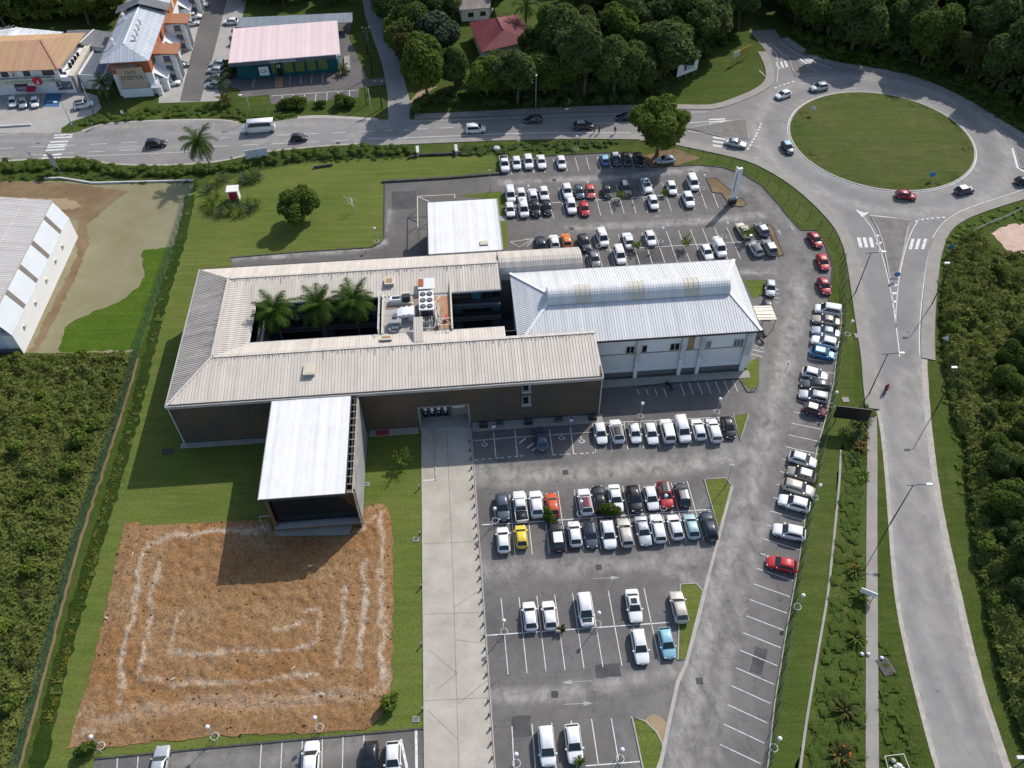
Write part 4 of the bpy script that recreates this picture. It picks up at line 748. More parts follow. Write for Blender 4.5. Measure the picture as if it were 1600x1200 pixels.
# ---- 2. front annex with white flat roof
A = empty('white_roofed_annex', LW(21.2, -8.5), AL, 'annex with bright white flat roof and glazed brown-framed front above the dirt field', 'building')
mb = MB(); x0, x1, y0, y1 = -6.1, 5.0, -8.8, 8.0
mb.box(x0, x1, y0, y1, 8.55, 8.8, MAT['flat_white']); 
for i in range(14): mb.box(x0 + .4 + i * .8, x0 + .44 + i * .8, y0 + .05, y1 - .05, 8.8, 8.83, MAT['flat_white'])
mb.build('roof', A); mb = MB(); mb.box(x0 - .12, x0, y0 - .1, y1, 8.35, 8.86, MAT['grey_metal']); mb.box(x1, x1 + .1, y0 - .1, y1, 8.4, 8.86, MAT['dark_metal']); mb.box(x0 - .12, x1 + .1, y0 - .14, y0, 8.45, 8.84, MAT['dark_metal']); mb.build('roof_edge', A)
mb = MB(); mb.bar((x1 + .85, y0 + .3, 8.45), (x1 + .85, y1, 8.45), .09, .14, MAT['beige_panel'])
for i in range(14): y = y0 + .4 + i * 1.24; mb.bar((x1 + .1, y, 8.45), (x1 + .8, y, 8.45), .08, .12, MAT['beige_panel'])
mb.build('pergola', A)
mb = MB(); mb.box(x1 + .92, x1 + 1.04, y0 + .2, y1, .3, 8.35, M('weathered_panel', (.33, .325, .315), .8, .25)); mb.build('screen_wall', A)
mb = MB(); mb.box(x0 + .3, x0 + .5, y0 + .6, y1 - .1, .3, 8.5, CL); mb.box(x0 + .5, x1 + .6, y0 + 1.6, y0 + 1.8, .1, 8.5, MAT['dark_wall']); mb.box(x1 + .4, x1 + .6, y0 + 1.8, y1 - .1, .3, 8.5, MAT['dark_wall']); mb.box(x0 + .5, x1 + .6, y0 + 1.0, y1 - .1, .25, 1.2, MAT['concrete_wall']); mb.build('wall', A)
mb = MB(); BS = MAT['brown_steel']; mb.box(x0 + .2, x1 + 1.15, y0 + .5, y0 + .9, 7.85, 8.35, BS); mb.box(x0 + .35, x0 + .75, y0 + .52, y0 + .88, 1.25, 7.85, BS); mb.box(x1 + .75, x1 + 1.13, y0 + .52, y0 + .88, 1.25, 7.85, BS); mb.box(x0 + .3, x1 + 1.15, y0 + .3, y0 + 1.0, .85, 1.25, BS); mb.box(x0 + .4, x1 + 1.1, y0 + .25, y0 + .95, 1.255, 1.33, MAT['concrete_wall']); mb.build('front_frame', A)
mb = MB(); mb.box(x0 + .8, x1 + .7, y0 + 1.2, y0 + 1.26, 1.4, 7.8, MAT['glass']); 
for i in range(7): mb.box(x0 + .9 + i * 1.75, x0 + .98 + i * 1.75, y0 + 1.12, y0 + 1.2, 1.4, 7.8, MAT['black_plastic'])
mb.build('glazing', A)
mb = MB(); mb.bar((x0 + .3, y0 + 1.3, 3.0), (x0 - 1.4, y0 + 1.2, 3.1), .1, .1, MAT['grey_metal']); mb.bar((x0 - 1.4, y0 + 1.2, 3.1), (x0 - 1.1, y0 + .6, .05), .1, .1, MAT['grey_metal']); mb.build('drain_pipe', A)
for i in (0, 5, 10): pass
# ---- 3. white hall
Hh = empty('white_hall', LW(69.4, 15.2), AL, 'white hall with ribbed hipped roof and long barrel skylight beside the office', 'building')
RW = MAT['white_roof']; hx0, hx1, hy0, hy1, ze = -18.6, 18.4, -8.3, 8.3, 8.95; zr = 11.0; ra, rb_ = -12.8, 14.4
eaves = [(hx0, hy0, ze), (hx1, hy0, ze), (rb_, -.3, zr), (ra, -.3, zr)]
mb = MB(); slope(mb, eaves, (0, 1), .42, RW, .14, .04, .05); mb.build('roof', Hh)
mb = MB(); slope(mb, [(hx0, hy1, ze), (ra, .3, zr), (rb_, .3, zr), (hx1, hy1, ze)], (3, 0), .42, RW, .14, .04, .05); mb.build('roof', Hh)
mb = MB(); slope(mb, [(hx0, hy0, ze), (ra, -.3, zr), (ra, .3, zr), (hx0, hy1, ze)], (0, 3), .42, RW, .14, .04, .05); mb.build('roof', Hh)
mb = MB(); slope(mb, [(hx1, hy0, ze), (hx1, hy1, ze), (rb_, .3, zr), (rb_, -.3, zr)], (0, 1), .42, RW, .14, .04, .05); mb.build('roof', Hh)
for p, q in (((hx0, hy0), (ra, -.3)), ((hx0, hy1), (ra, .3)), ((hx1, hy0), (rb_, -.3)), ((hx1, hy1), (rb_, .3))): mb = MB(); mb.bar((*p, ze + .09), (*q, zr + .09), .5, .08, MAT['sign_white']); mb.build('hip_cap', Hh)
mb = MB(); ns = 12; bR = 1.7; bx0, bx1, bz = -13.4, 14.9, 10.72
ring = [(bR * math.cos(PI * i / ns), bR * 1.05 * math.sin(PI * i / ns)) for i in range(ns + 1)]
panes = [(-9.2, -6.8), (-.9, 1.5), (7.6, 10.0)]; xs = [bx0] + [v for p in panes for v in p] + [bx1]
for k in range(len(xs) - 1):
    tgt = RW if k % 2 == 0 else None
    if tgt:
        for (a, za), (b, zb) in zip(ring[:-1], ring[1:]): mb.quad([(xs[k], a, bz + za), (xs[k], b, bz + zb), (xs[k + 1], b, bz + zb), (xs[k + 1], a, bz + za)], RW)
        x = xs[k] + .25
        while x < xs[k + 1] - .1:
            for (a, za), (b, zb) in zip(ring[:-1], ring[1:]): mb.bar((x, a, bz + za + .01), (x, b, bz + zb + .01), .07, .05, RW, (0, a + b, za + zb))
            x += .42
mb.add([(bx0, a, bz + z) for a, z in ring], [tuple(range(ns + 1))], RW); mb.add([(bx1, a, bz + z) for a, z in ring], [tuple(reversed(range(ns + 1)))], RW)
sk = mb.build('barrel_skylight', Hh)
for a0, b0 in panes:
    m2 = MB()
    for (a, za), (b, zb) in zip(ring[:-1], ring[1:]): m2.quad([(a0, a, bz + za), (a0, b, bz + zb), (b0, b, bz + zb), (b0, a, bz + za)], MAT['brown_glass'])
    for x in (a0 + .05, (a0 + b0) / 2 - .4, (a0 + b0) / 2 + .4, b0 - .05):
        for (a, za), (b, zb) in zip(ring[:-1], ring[1:]): m2.bar((x, a, bz + za + .02), (x, b, bz + zb + .02), .06, .06, MAT['cream_wall'], (0, a + b, za + zb))
    tag(m2.build('skylight_pane', sk), 'yellowish translucent skylight band')
mb = MB(); mb.box(hx0 + .05, hx1, hy0 - .12, hy0 - .01, ze - .32, ze + .02, MAT['dark_metal']); mb.box(hx1 + .01, hx1 + .13, hy0, hy1, ze - .3, ze + .02, MAT['dark_metal']); mb.box(hx0, hx1, hy1 + .01, hy1 + .12, ze - .3, ze + .02, MAT['grey_metal']); mb.build('gutter', Hh)
mb = MB(); wy = -7.8; W_ = MAT['white_wall']; SW = MAT['stained_white']
mb.box(-18.3, 18.0, wy, 7.9, .1, 8.8, W_); mb.build('wall', Hh)
mb = MB(); mb.box(-18.3, 16.9, wy - .06, wy - .01, 8.1, 8.75, SW); mb.box(-6.2, 16.4, wy - .12, wy - .01, 5.18, 5.3, M('ledge', (.33, .29, .27))); mb.box(-6.2, 16.4, wy - .08, wy - .01, 1.15, 2.1, MAT['white_wall'])
x = -6.1
while x < 16.4: mb.box(x, x + .07, wy - .045, wy - .01, 2.12, 5.15, W_); x += .3
mb.build('wall_panel', Hh)
mb = MB(); mb.box(-6.2, 17.0, wy - .1, wy - .012, .12, 1.13, MAT['dark_plinth']); mb.build('plinth', Hh)
for xx, wd in ((-.2, .55), (6.78, .55), (9.7, .5), (16.95, .8)):
    mb = MB(); mb.box(xx - wd / 2, xx + wd / 2, hy0 - .06, hy0 + .34, .02, 3.6, W_); mb.box(xx - wd / 2 - .05, xx + wd / 2 + .05, hy0 - .08, hy0 + .38, 3.6, 8.6, SW); mb.build('column', Hh)
for a, b, gl, n_ in ((-2.05, -.7, 'glass', 1), (.4, 1.25, 'glass', 0), (4.75, 6.3, 'glass', 1), (10.4, 11.2, 'teal_glass', 1), (14.65, 16.3, 'teal_glass', 2)): window(Hh, a, b, wy - .01, 5.4, 6.95, MAT['cream_wall'], MAT[gl], n_, .1)
mb = MB(); mb.box(7.1, 9.4, hy0 - .1, wy + .0, 8.72, 8.86, SW); mb.box(7.5, 8.5, wy - .07, wy - .01, 5.4, 8.1, M('brown_stain', (.36, .26, .14), .9, .25)); mb.build('loggia', Hh)
# ---- 4. back annex
A2 = empty('rear_annex', LW(43.8, 40.2), AL, 'low annex with plain white flat roof behind the beige office roof', 'building')
mb = MB(); mb.box(-6.2, 6.3, -7.6, 7.0, 6.2, 6.5, MAT['flat_white'])
for i in range(15): mb.box(-5.8 + i * .84, -5.76 + i * .84, -7.5, 6.9, 6.5, 6.53, MAT['flat_white'])
mb.build('roof', A2); mb = MB(); mb.box(-6.4, -6.2, -7.6, 7.0, 6.0, 6.55, MAT['dark_metal']); mb.build('roof_edge', A2); mb = MB(); mb.box(6.3, 6.6, -7.6, 7.1, 6.05, 6.5, MAT['grey_metal']); mb.build('roof_edge', A2)
mb = MB(); mb.box(-6.0, 6.1, -7.5, 6.6, 0, 6.2, MAT['concrete_wall']); mb.build('wall', A2); mb = MB(); mb.box(2.7, 4.1, -6.2, -5.2, 6.5, 6.75, MAT['skylight_cream']); mb.build('roof_hatch', A2)
cg = empty('steel_canopy', LW(38.2, 50.5), AL, 'thin cream steel frame standing at the corner of the rear annex', 'steel frame'); mb = MB(); CW = MAT['cream_wall']
for a, b in (((-2.7, 3.6), (4.4, 3.6)), ((-2.7, 3.6), (-2.7, -6.4)), ((-2.7, -6.4), (-.6, -6.4)), ((4.4, 3.6), (4.4, 2.3)), ((-2.7, 3.6), (-.4, 1.7)), ((-2.7, -6.4), (-.5, -4.6))): mb.bar((*a, 3.0), (*b, 3.0), .14, .12, CW)
mb.build('beams', cg); 
for x, y in ((-2.7, 3.6), (4.4, 3.6), (-2.7, -6.4), (-2.7, -1.4)): mb = MB(); mb.bar((x, y, 0), (x, y, 2.94), .12, .12, CW); mb.build('post', cg)
# ---- 5. warehouse on the left
w0 = G(124, 375); w1 = G(45, 548); wd_ = (w1 - w0).normalized(); wrz = math.atan2(wd_.y, wd_.x) + PI / 2
Wh = empty('warehouse', (w0.x, w0.y, 0), wrz, 'white warehouse with pale ribbed roof beside the bare olive lot', 'building')
WL = (w1 - w0).length
mb = MB(); q = [(-2.1, -WL - 1.0, 8.2), (-2.1, 1.2, 8.2), (-24, 1.2, 11.3), (-24, -WL - 1.0, 11.3)]; slope(mb, q, (0, 1), .45, MAT['ware_roof'], .12, .06, .035)
for xx in (-6.5, -10.5, -14.5): mb.bar((xx, 1.1, 8.2 + (-2.1 - xx) * .1416 + .06), (xx, -WL - .9, 8.2 + (-2.1 - xx) * .1416 + .06), .3, .02, MAT['ware_roof'], (.14, 0, 1))
mb.build('roof', Wh); mb = MB(); mb.box(-24, -2.3, -WL - .6, .9, 0, 7.9, MAT['white_wall']); mb.slab([(-2.05, -WL - .9, 7.9), (-2.05, 1.1, 7.9), (-.5, 1.0, 4.4), (-.5, -WL - .8, 4.4)], .1, M('pale_awning', (.62, .655, .68), .6, .04)); mb.build('wall', Wh)
mb = MB(); mb.box(-2.3, -.5, -WL - .75, .95, 0, 4.3, MAT['sign_white']); mb.build('lean_to', Wh)
for f in (.12, .36, .58, .8):
    y = -WL * f; mb = MB(); mb.slab([(-2.0, y - .5, 7.98), (-2.0, y + .5, 7.98), (-.55, y + .5, 4.6), (-.55, y - .5, 4.6)], .06, M('vent_brown', (.20, .17, .15))); mb.build('wall_vent', Wh)
for f in (.18, .32, .5, .7, .9): y = -WL * f; mb = MB(); mb.box(-.52, -.2, y - .25, y + .25, 2.6, 3.1, MAT['cream_wall']); mb.build('wall_lamp', Wh)
mb = MB(); mb.box(-24, -.6, -WL - .8, -WL - .7, 0, 1.4, M('dark_skirting', (.22, .22, .24))); mb.box(-7, -4.5, -WL - .95, -WL - .68, 5.6, 6.6, MAT['dark_metal']); mb.box(-24, -2.3, -WL - .66, -WL - .61, 1.5, 8.6, MAT['pale_awning']); mb.build('end_wall', Wh)
# ---- 6. bank with pink roof
b0 = G(374, 125); b1 = G(530, 112); brz = ang(b0, b1); BW = (b1 - b0).length
Bk = empty('bank_building', (b0.x, b0.y, 0), brz, 'bank with pale pink roof and teal front by the main road', 'building')
sx = BW / 23.4; mb = MB(); q = [(-1.2, -1.3, 4.9), (BW + 1.0, -1.3, 4.9), (BW + .6, 14.5, 5.5), (-1.0, 14.5, 5.5)]; slope(mb, q, (0, 1), .7, MAT['pink_roof'], .2, .05, .04); mb.build('roof', Bk)
mb = MB(); mb.box(-1.3, BW + 1.1, -1.62, -1.3, 4.1, 4.95, M('slate_fascia', (.12, .14, .17), .6)); mb.build('fascia', Bk); mb = MB(); mb.box(0, BW, 0, 13.5, 0, 4.6, MAT['teal_wall']); mb.box(BW * .15, BW * .3, -.06, 0, 1, 3.4, MAT['teal_wall']); mb.build('wall', Bk)
for i in range(4): x = BW * .46 + i * 2.65; mb = MB(); mb.box(x, x + 2.1, -.07, -.01, .9, 3.3, MAT['green_glass']); f = mb.build('window', Bk); mb = MB(); mb.box(x - .32, x - .1, -.3, -.01, .1, 4.1, M('blue_post', (.04, .10, .13))); mb.build('window_pier', f)
mb = MB(); mb.box(BW * .34, BW * .38, -.07, -.01, .9, 3.4, MAT['green_glass']); mb.build('window', Bk)
mb = MB(); mb.box(BW * .39, BW * .44, -.08, -.01, .05, 3.2, MAT['black_plastic']); mb.box(BW * .395, BW * .405, -.1, -.081, 2.2, 3.0, MAT['cream_wall']); mb.box(BW * .415, BW * .43, -.1, -.081, 2.2, 3.0, MAT['cream_wall']); mb.build('entrance', Bk)
mb = MB(); mb.box(BW * .22, BW * .315, -1.0, -.75, 1.1, 3.2, MAT['sign_white']); lg = mb.build('logo_board', Bk); text_mesh('logo', 'CA', 1.1, MAT['letter_green'], lg, wallM(BW * .267, -1.02, 2.15))
mb = MB(); mb.box(BW + .0, BW + 1.1, -1.8, -1.65, 4.1, 4.95, MAT['sign_white']); lg = mb.build('logo_board', Bk); text_mesh('logo', 'CA', .6, MAT['letter_green'], lg, wallM(BW + .55, -1.82, 4.5))
text_mesh('sign_lettering', 'CREDIT AGRICOLE', .72, MAT['sign_white'], Bk, wallM(BW * .47, -1.66, 4.5) @ Matrix.Diagonal((.98, 1, 1, 1)), .03)
mb = MB(); mb.box(BW * .36, BW * .44, -5.0, -.2, .03, .14, MAT['terracotta_floor']); mb.build('entrance_ramp', Bk)
mb = MB(); mb.box(BW + 1.3, BW + 2.6, -.5, 6.5, 0, .5, MAT['pad']); mb.build('side_wall', Bk)
cpq = [G(372, 30, 3), G(550, 22, 3), G(553, 33, 3), G(370, 42, 3)]; cc = sum(cpq, Vector()) / 4; crz = ang(cpq[0], cpq[1])
Cp = empty('carport', (cc.x, cc.y, 0), crz, 'long slate blue carport roof behind the pink-roofed bank', 'carport'); cl = (cpq[1] - cpq[0]).length / 2
mb = MB(); slope(mb, [(-cl, -2.2, 2.9), (cl, -2.2, 2.9), (cl, 2.2, 3.3), (-cl, 2.2, 3.3)], (0, 1), .8, MAT['slate_roof']); mb.build('roof', Cp)
for i in range(7): x = -cl + .5 + i * (2 * cl - 1) / 6; mb = MB(); mb.bar((x, -1.9, 0), (x, -1.9, 2.8), .12, .12, MAT['dark_metal']); mb.bar((x, 1.9, 0), (x, 1.9, 3.1), .12, .12, MAT['dark_metal']); mb.build('post', Cp)
# ---- 7. tall residence with grey-blue roof
k0 = G(189, 150); k1 = G(245, 146); krz = ang(k0, k1) - math.radians(1)
Kc = empty('apartment_block', (k0.x, k0.y, 0), krz, 'tall white and orange apartment block with grey-blue hipped roof and end sign', 'building')
KW = (k1 - k0).length + .6; RBm = MAT['blue_roof']; zk = 8.6; zkr = 10.6; D1, D2 = 22.0, 48.0
mb = MB(); mb.box(0, KW, 0, D2, 0, 5.2, MAT['white_wall']); mb.build('wall', Kc); mb = MB(); mb.box(.0, KW, .0, D2, 5.2, zk - .1, MAT['orange_wall']); mb.build('upper_wall', Kc)
mx = KW / 2 - .6
for (a, b, hip) in ((-1.3, D1, True), (D1 + 2.2, D2, False)):
    m = 4.2 if hip else 0
    mb = MB(); slope(mb, [(-1.4, a, zk), (mx, a + m, zkr), (mx, b, zkr), (-1.4, b, zk)], (3, 0), .8, RBm); slope(mb, [(KW + .6, a, zk), (KW + .6, b, zk), (mx, b, zkr), (mx, a + m, zkr)], (0, 1), .8, RBm)
    if hip: slope(mb, [(-1.4, a, zk), (KW + .6, a, zk), (mx, a + m, zkr)], (0, 1), .8, RBm)
    mb.bar((mx, a + m, zkr + .08), (mx, b, zkr + .08), .4, .08, MAT['flat_white']); rf = mb.build('roof', Kc)
    n = 4 if hip else 5
    for i in range(n):
        y = a + 7 + i * 2.6; x = mx + 1.9 - .1 * i; z = zkr - .7
        mb = MB(); mb.cyl((x, y), .3, z - .3, z + 1.0, MAT['sign_white'], 8); mb.ball((x, y, z + 1.1), .42, MAT['sign_white'], 8, 5); mb.build('vent_cowl', rf)
    for y in ((a + 6.5, a + 19) if hip else (a + 4,)):
        mb = MB(); x = -.2; z = zkr - 1.3; mb.cyl((x + .8, y), .3, z - .3, z + 1.2, MAT['sign_white'], 8); mb.ball((x + .8, y, z + 1.3), .42, MAT['sign_white'], 8, 5); mb.build('vent_cowl', rf)
mb = MB(); slope(mb, [(-2.2, D1 - .8, zk + .9), (mx, D1 - .8, zkr + .9), (mx, D1 + 3.0, zkr + .9), (-2.2, D1 + 3.0, zk + .9)], (3, 0), .6, M('dark_grey_roof', (.22, .225, .23), .6)); slope(mb, [(KW + 1.4, D1 - .8, zk + .9), (KW + 1.4, D1 + 3, zk + .9), (mx, D1 + 3, zkr + .9), (mx, D1 - .8, zkr + .9)], (0, 1), .6, MAT['dark_grey_roof']); mb.box(0.2, KW - .2, D1, D1 + 2.6, zk, zk + .8, MAT['dark_wall']); tag(mb.build('link_roof', Kc), 'dark grey raised roof strip between the two halves')
mb = MB(); mb.slab([(-3.2, 3, 6.6), (-1.2, 3, 7.6), (-1.2, D2, 7.6), (-3.2, D2, 6.6)], .2, M('pink_tile', (.45, .27, .21), .8)); mb.build('side_roof', Kc)
for k, y in enumerate((4.5, D1 - 2.5, D1 + 17)):
    mb = MB(); mb.slab([(KW - .2, y, 7.3), (KW + 5.4, y, 6.9), (KW + 5.6, y + 4.2, 7.3), (KW + .2, y + 4.2, 7.7)], .25, MAT['tile_roof'])
    mb.build('balcony_roof', Kc); mb = MB(); mb.box(KW + .02, KW + 4.6, y + .5, y + 3.8, 0, 6.6, MAT['white_wall']); mb.box(KW + .02, KW + 2.2, y - 3.2, y + .5, 0, 3.0, MAT['white_wall']); mb.slab([(KW, y - 3.4, 4.6), (KW + .1, y + .5, 4.6), (KW + 2.6, y + .5, 2.9), (KW + 2.6, y - 3.4, 2.9)], .2, MAT['sign_white']); mb.build('stair_tower', Kc)
    for z in (.4, 2.6, 4.8):
        mb = MB(); mb.box(KW + 1.9, KW + 3.4, y + .42, y + .49, z, z + 1.5, MAT['slate_panel']); mb.build('window', Kc); mb = MB(); mb.box(KW + 1.8, KW + 3.6, y + .1, y + .41, z - .3, z + .25, MAT['beige_panel']); mb.build('balcony', Kc)
    mb = MB(); mb.box(KW + 4.62, KW + 4.7, y + .9, y + 3.4, .3, 6.2, MAT['slate_panel']); mb.build('window', Kc)
for i in range(8): y = 2.5 + i * 5.6; mb = MB(); mb.box(KW + .01, KW + .09, y, y + 1.6, 5.6, 7.4, MAT['cream_wall'] if i % 2 else MAT['glass']); mb.build('window', Kc)
mb = MB(); mb.box(1.2, KW - 1.6, -.6, -.4, 2.0, 6.9, MAT['beige_panel']); sb_ = mb.build('name_board', Kc)
text_mesh('lettering', 'CLOS', 1.0, MAT['letter_dark'], sb_, wallM(KW / 2 - .2, -.63, 5.75)); text_mesh('lettering', "D'ISTYA", 1.35, MAT['letter_dark'], sb_, wallM(KW / 2 - .2, -.63, 4.45))
mb = MB(); mb.slab([(.6, -1.3, 7.2), (KW - 2.6, -1.3, 7.2), (KW - 2.6, -.1, 7.5), (.6, -.1, 7.5)], .18, MAT['pink_tile']); mb.build('sign_canopy', Kc)
mb = MB(); mb.box(.8, KW - 1.0, -.9, -.01, 0, 1.9, MAT['white_wall']); mb.slab([(KW - 1.0, -1.2, 2.1), (KW + 1.2, -1.2, 2.1), (KW + .6, 1.2, 3.6), (KW - .9, .4, 3.6)], .15, MAT['sign_white']); mb.box(KW + .02, KW + 1.0, -.8, 1.0, 0, 2.0, MAT['white_wall']); mb.build('porch', Kc)
# ---- 8. shop with orange roof and the sheds behind it
s0 = G(0, 149); s1 = G(122, 144); srz = ang(s0, s1); SL = (s1 - s0).length
Sh = empty('shop_building', (s0.x, s0.y, 0), srz, 'shop with faded orange hipped roof and lettered sign band beside the parking forecourt', 'building')
OR = MAT['orange_roof']; mb = MB(); x0 = -30; zs = 6.3; xr = 6.5
slope(mb, [(x0, -1.2, zs), (SL - 1.6, -1.2, zs), (SL - 7.2, 8.2, 8.7), (x0, 8.2, 8.7)], (0, 1), .6, OR); slope(mb, [(SL - 1.6, -1.2, zs), (SL - .2, 16, zs), (SL - 7.2, 8.2, 8.7)], (0, 1), .6, OR); slope(mb, [(x0, 8.2, 8.7), (SL - 7.2, 8.2, 8.7), (SL - .2, 16, zs), (x0, 16, zs)], (2, 3), .6, OR); mb.bar((SL - 1.6, -1.2, zs + .1), (SL - 7.2, 8.2, 8.8), .5, .1, M('ridge_orange', (.50, .25, .19))); mb.build('roof', Sh)
mb = MB(); mb.box(x0, SL - 2.4, 0, 15, 0, 6.1, MAT['white_wall']); mb.box(SL - 2.4, SL, -.3, 15, 0, 3.9, MAT['white_wall']); mb.box(SL - .6, SL + .7, -.4, 15.5, 3.9, 4.3, MAT['cream_wall']); mb.box(SL + .3, SL + .7, -.4, 15.5, 0, 3.9, MAT['concrete_wall']); mb.build('wall', Sh)
mb = MB(); mb.box(x0, SL - 4.0, -1.0, -.02, 3.1, 4.2, MAT['cream_wall']); sg = mb.build('sign_band', Sh)
r = random.Random(4)
for a, b in ((3.2, 9.0), (11.6, 15.4)):
    x = a; mb = MB()
    while x < b: 
        wq = .22 + r.random() * .3; h0 = 3.35 if r.random() > .2 else 3.2; mb.box(x, x + wq * .35, -1.05, -1.0, h0, 3.85 + r.random() * .15, MAT['letter_green']); mb.box(x + wq * .35, x + wq, -1.05, -1.0, 3.35 + r.random() * .3, 3.5 + r.random() * .35, MAT['letter_green']); x += wq + .14
    mb.build('lettering', sg)
mb = MB(); mb.tube([(10.3, -1.1, 3.7), (10.3, -1.22, 3.7)], 1.05, MAT['red_sign'], 18); mb.box(10.2, 10.5, -1.26, -1.222, 3.0, 3.8, MAT['sign_white']); mb.box(10.0, 10.6, -1.26, -1.222, 2.95, 3.2, MAT['skylight_cream']); mb.build('round_emblem', sg)
for x, wq in ((-2, 2.4), (4.2, 3.0), (13.6, 2.8)): mb = MB(); mb.box(x, x + wq, -.08, -.01, .9, 2.6, M('poster_maroon', (.13, .05, .08))); mb.box(x + .3, x + wq - .4, -.1, -.081, 1.2, 1.9, M('poster_lilac', (.42, .36, .48))); mb.build('shop_window', Sh)
mb = MB(); mb.box(SL - 3.9, SL - .5, -.4, -.31, .9, 2.9, MAT['slate_panel'])
for i in range(14): a = SL - 3.8 + r.random() * 3; z = 1 + r.random() * 1.6; mb.box(a, a + .3, -.43, -.405, z, z + .25, MAT['sign_white'] if i % 2 else MAT['poster_maroon'])
mb.build('shop_window', Sh)
for x, wq in ((2.5, 1.6), (7.4, 1.5), (11.6, 2.6), (15.4, .8)): mb = MB(); mb.box(x, x + wq, -.08, -.01, 4.4, 5.8, MAT['glass']); mb.build('window', Sh)
for x in (5.3, 16.6): mb = MB(); mb.box(x - .4, x + .4, -.42, -.01, 4.5, 5.3, MAT['sign_white']); mb.tube([(x, -.44, 4.9), (x, -.421, 4.9)], .28, MAT['dark_metal'], 12); mb.build('air_conditioner', Sh)
mb = MB()
for i in range(4): mb.cyl((SL - 1.2 + i * .16, 4 + i * 1.6), .35, 3.9, 5.0, MAT['black_plastic'], 8)
mb.build('roof_vent', Sh)
bx = empty('red_awning', (s0 + Vector((math.cos(srz), math.sin(srz), 0)) * 8.0 + Vector((math.sin(srz), -math.cos(srz), 0)) * 1.0), srz, 'small red awning over the shop door by the parked cars', 'awning'); mb = MB(); mb.slab([(-1.0, -.7, 1.5), (1.0, -.7, 1.5), (1.0, .95, 2.0), (-1.0, .95, 2.0)], .08, MAT['red_sign']); mb.build('canopy', bx); mb = MB(); mb.bar((-.95, -.65, 0), (-.95, -.65, 1.42), .06, .06, MAT['grey_metal']); mb.bar((.95, -.65, 0), (.95, -.65, 1.42), .06, .06, MAT['grey_metal']); mb.build('post', bx)
def shed(name, pts, z, zr, mat, label, wallmat='white_wall'):
    q = [G(*p, z) for p in pts]; c = sum(q, Vector()) / len(q); e = empty(name, (c.x, c.y, 0), 0, label, 'shed'); l = [(p.x - c.x, p.y - c.y) for p in q]
    mid0 = ((l[0][0] + l[1][0]) / 2, (l[0][1] + l[1][1]) / 2); mid1 = ((l[2][0] + l[3][0]) / 2, (l[2][1] + l[3][1]) / 2)
    mb = MB(); slope(mb, [(*l[0], z), (*mid0, zr), (*mid1, zr), (*l[3], z)], (3, 0), .8, MAT[mat]); slope(mb, [(*l[1], z), (*l[2], z), (*mid1, zr), (*mid0, zr)], (0, 1), .8, MAT[mat]); mb.bar((*mid0, zr + .08), (*mid1, zr + .08), .4, .08, MAT['flat_white']); mb.build('roof', e)
    mb = MB(); k = .94; mb.prism([(a * k, b * k) for a, b in l], 0, z - .15, MAT[wallmat]); mb.build('wall', e); return e
shed('white_shed', [(-40, 82), (40, 76), (100, 50), (-40, 52)], 4.5, 5.8, 'flat_white', 'white gabled shed behind the orange-roofed shop')
shed('storage_shed', [(88, 70), (160, 75), (190, 52), (106, 47)], 4.0, 4.5, 'dark_grey_roof', 'flat grey shed between the shop and the apartment block')
p = [G(*q, 3.2) for q in ((122, 118), (163, 120), (180, 80), (147, 78))]; c = sum(p, Vector()) / 4; e = empty('flat_roof_store', (c.x, c.y, 0), 0, 'low store with dark flat roof and white parapet beside the shop', 'store'); l = [(q.x - c.x, q.y - c.y) for q in p]
mb = MB(); mb.prism(l, 0, 3.0, MAT['white_wall']); mb.build('wall', e); mb = MB(); mb.prism([(a * .94, b * .94) for a, b in l], 3.0, 3.1, MAT['slate_panel']); strip(mb, [Vector((a, b, 0)) for a, b in l], 0, .25, 3.0, MAT['white_wall'], .5, True); mb.build('flat_roof', e)
# ---- 9. houses among the trees
def house(name, pts, z, zr, mat, label, gable=False):
    q = [G(*p, z) for p in pts]; c = sum(q, Vector()) / 4; e = empty(name, (c.x, c.y, 0), 0, label, 'house'); l = [Vector((p.x - c.x, p.y - c.y, z)) for p in q]
    m0 = (l[0] + l[3]) / 2; m1 = (l[1] + l[2]) / 2; k = .0 if gable else .28; a = m0.lerp(m1, k); b = m1.lerp(m0, k); a.z = b.z = zr
    mb = MB(); slope(mb, [l[0], l[1], b, a], (0, 1), .5, MAT[mat]); slope(mb, [l[2], l[3], a, b], (0, 1), .5, MAT[mat])
    if not gable: slope(mb, [l[1], l[2], b], (0, 1), .5, MAT[mat]); slope(mb, [l[3], l[0], a], (0, 1), .5, MAT[mat])
    for s, t in ((a, b),): mb.bar(s + Vector((0, 0, .1)), t + Vector((0, 0, .1)), .4, .1, MAT[mat])
    mb.build('roof', e); mb = MB(); mb.prism([(p.x * .9, p.y * .9) for p in l], 0, z - .1, MAT['white_wall']); wl = mb.build('wall', e)
    p0, p1 = l[0] * .9, l[1] * .9; d = (p1 - p0).normalized(); nn = Vector((d.y, -d.x, 0))
    if nn.dot(p0) < 0: nn = -nn
    for f in (.25, .7): s = p0.lerp(p1, f) + nn * .03; mb = MB(); mb.bar(Vector((s.x, s.y, z * .5)), Vector((s.x + d.x * 1.4, s.y + d.y * 1.4, z * .5)), .06, 1.1, MAT['glass']); mb.build('window', e)
    return e
house('maroon_house', [(752, 82), (733, 35), (808, 22), (835, 62)], 3.6, 5.6, 'maroon_roof', 'house with dark maroon hipped roof half hidden by trees')
house('tin_roof_house', [(718, 16), (765, 12), (775, -10), (708, -14)], 3.2, 4.6, 'tin_roof', 'pale house with rusty tin roof behind the maroon house', True)
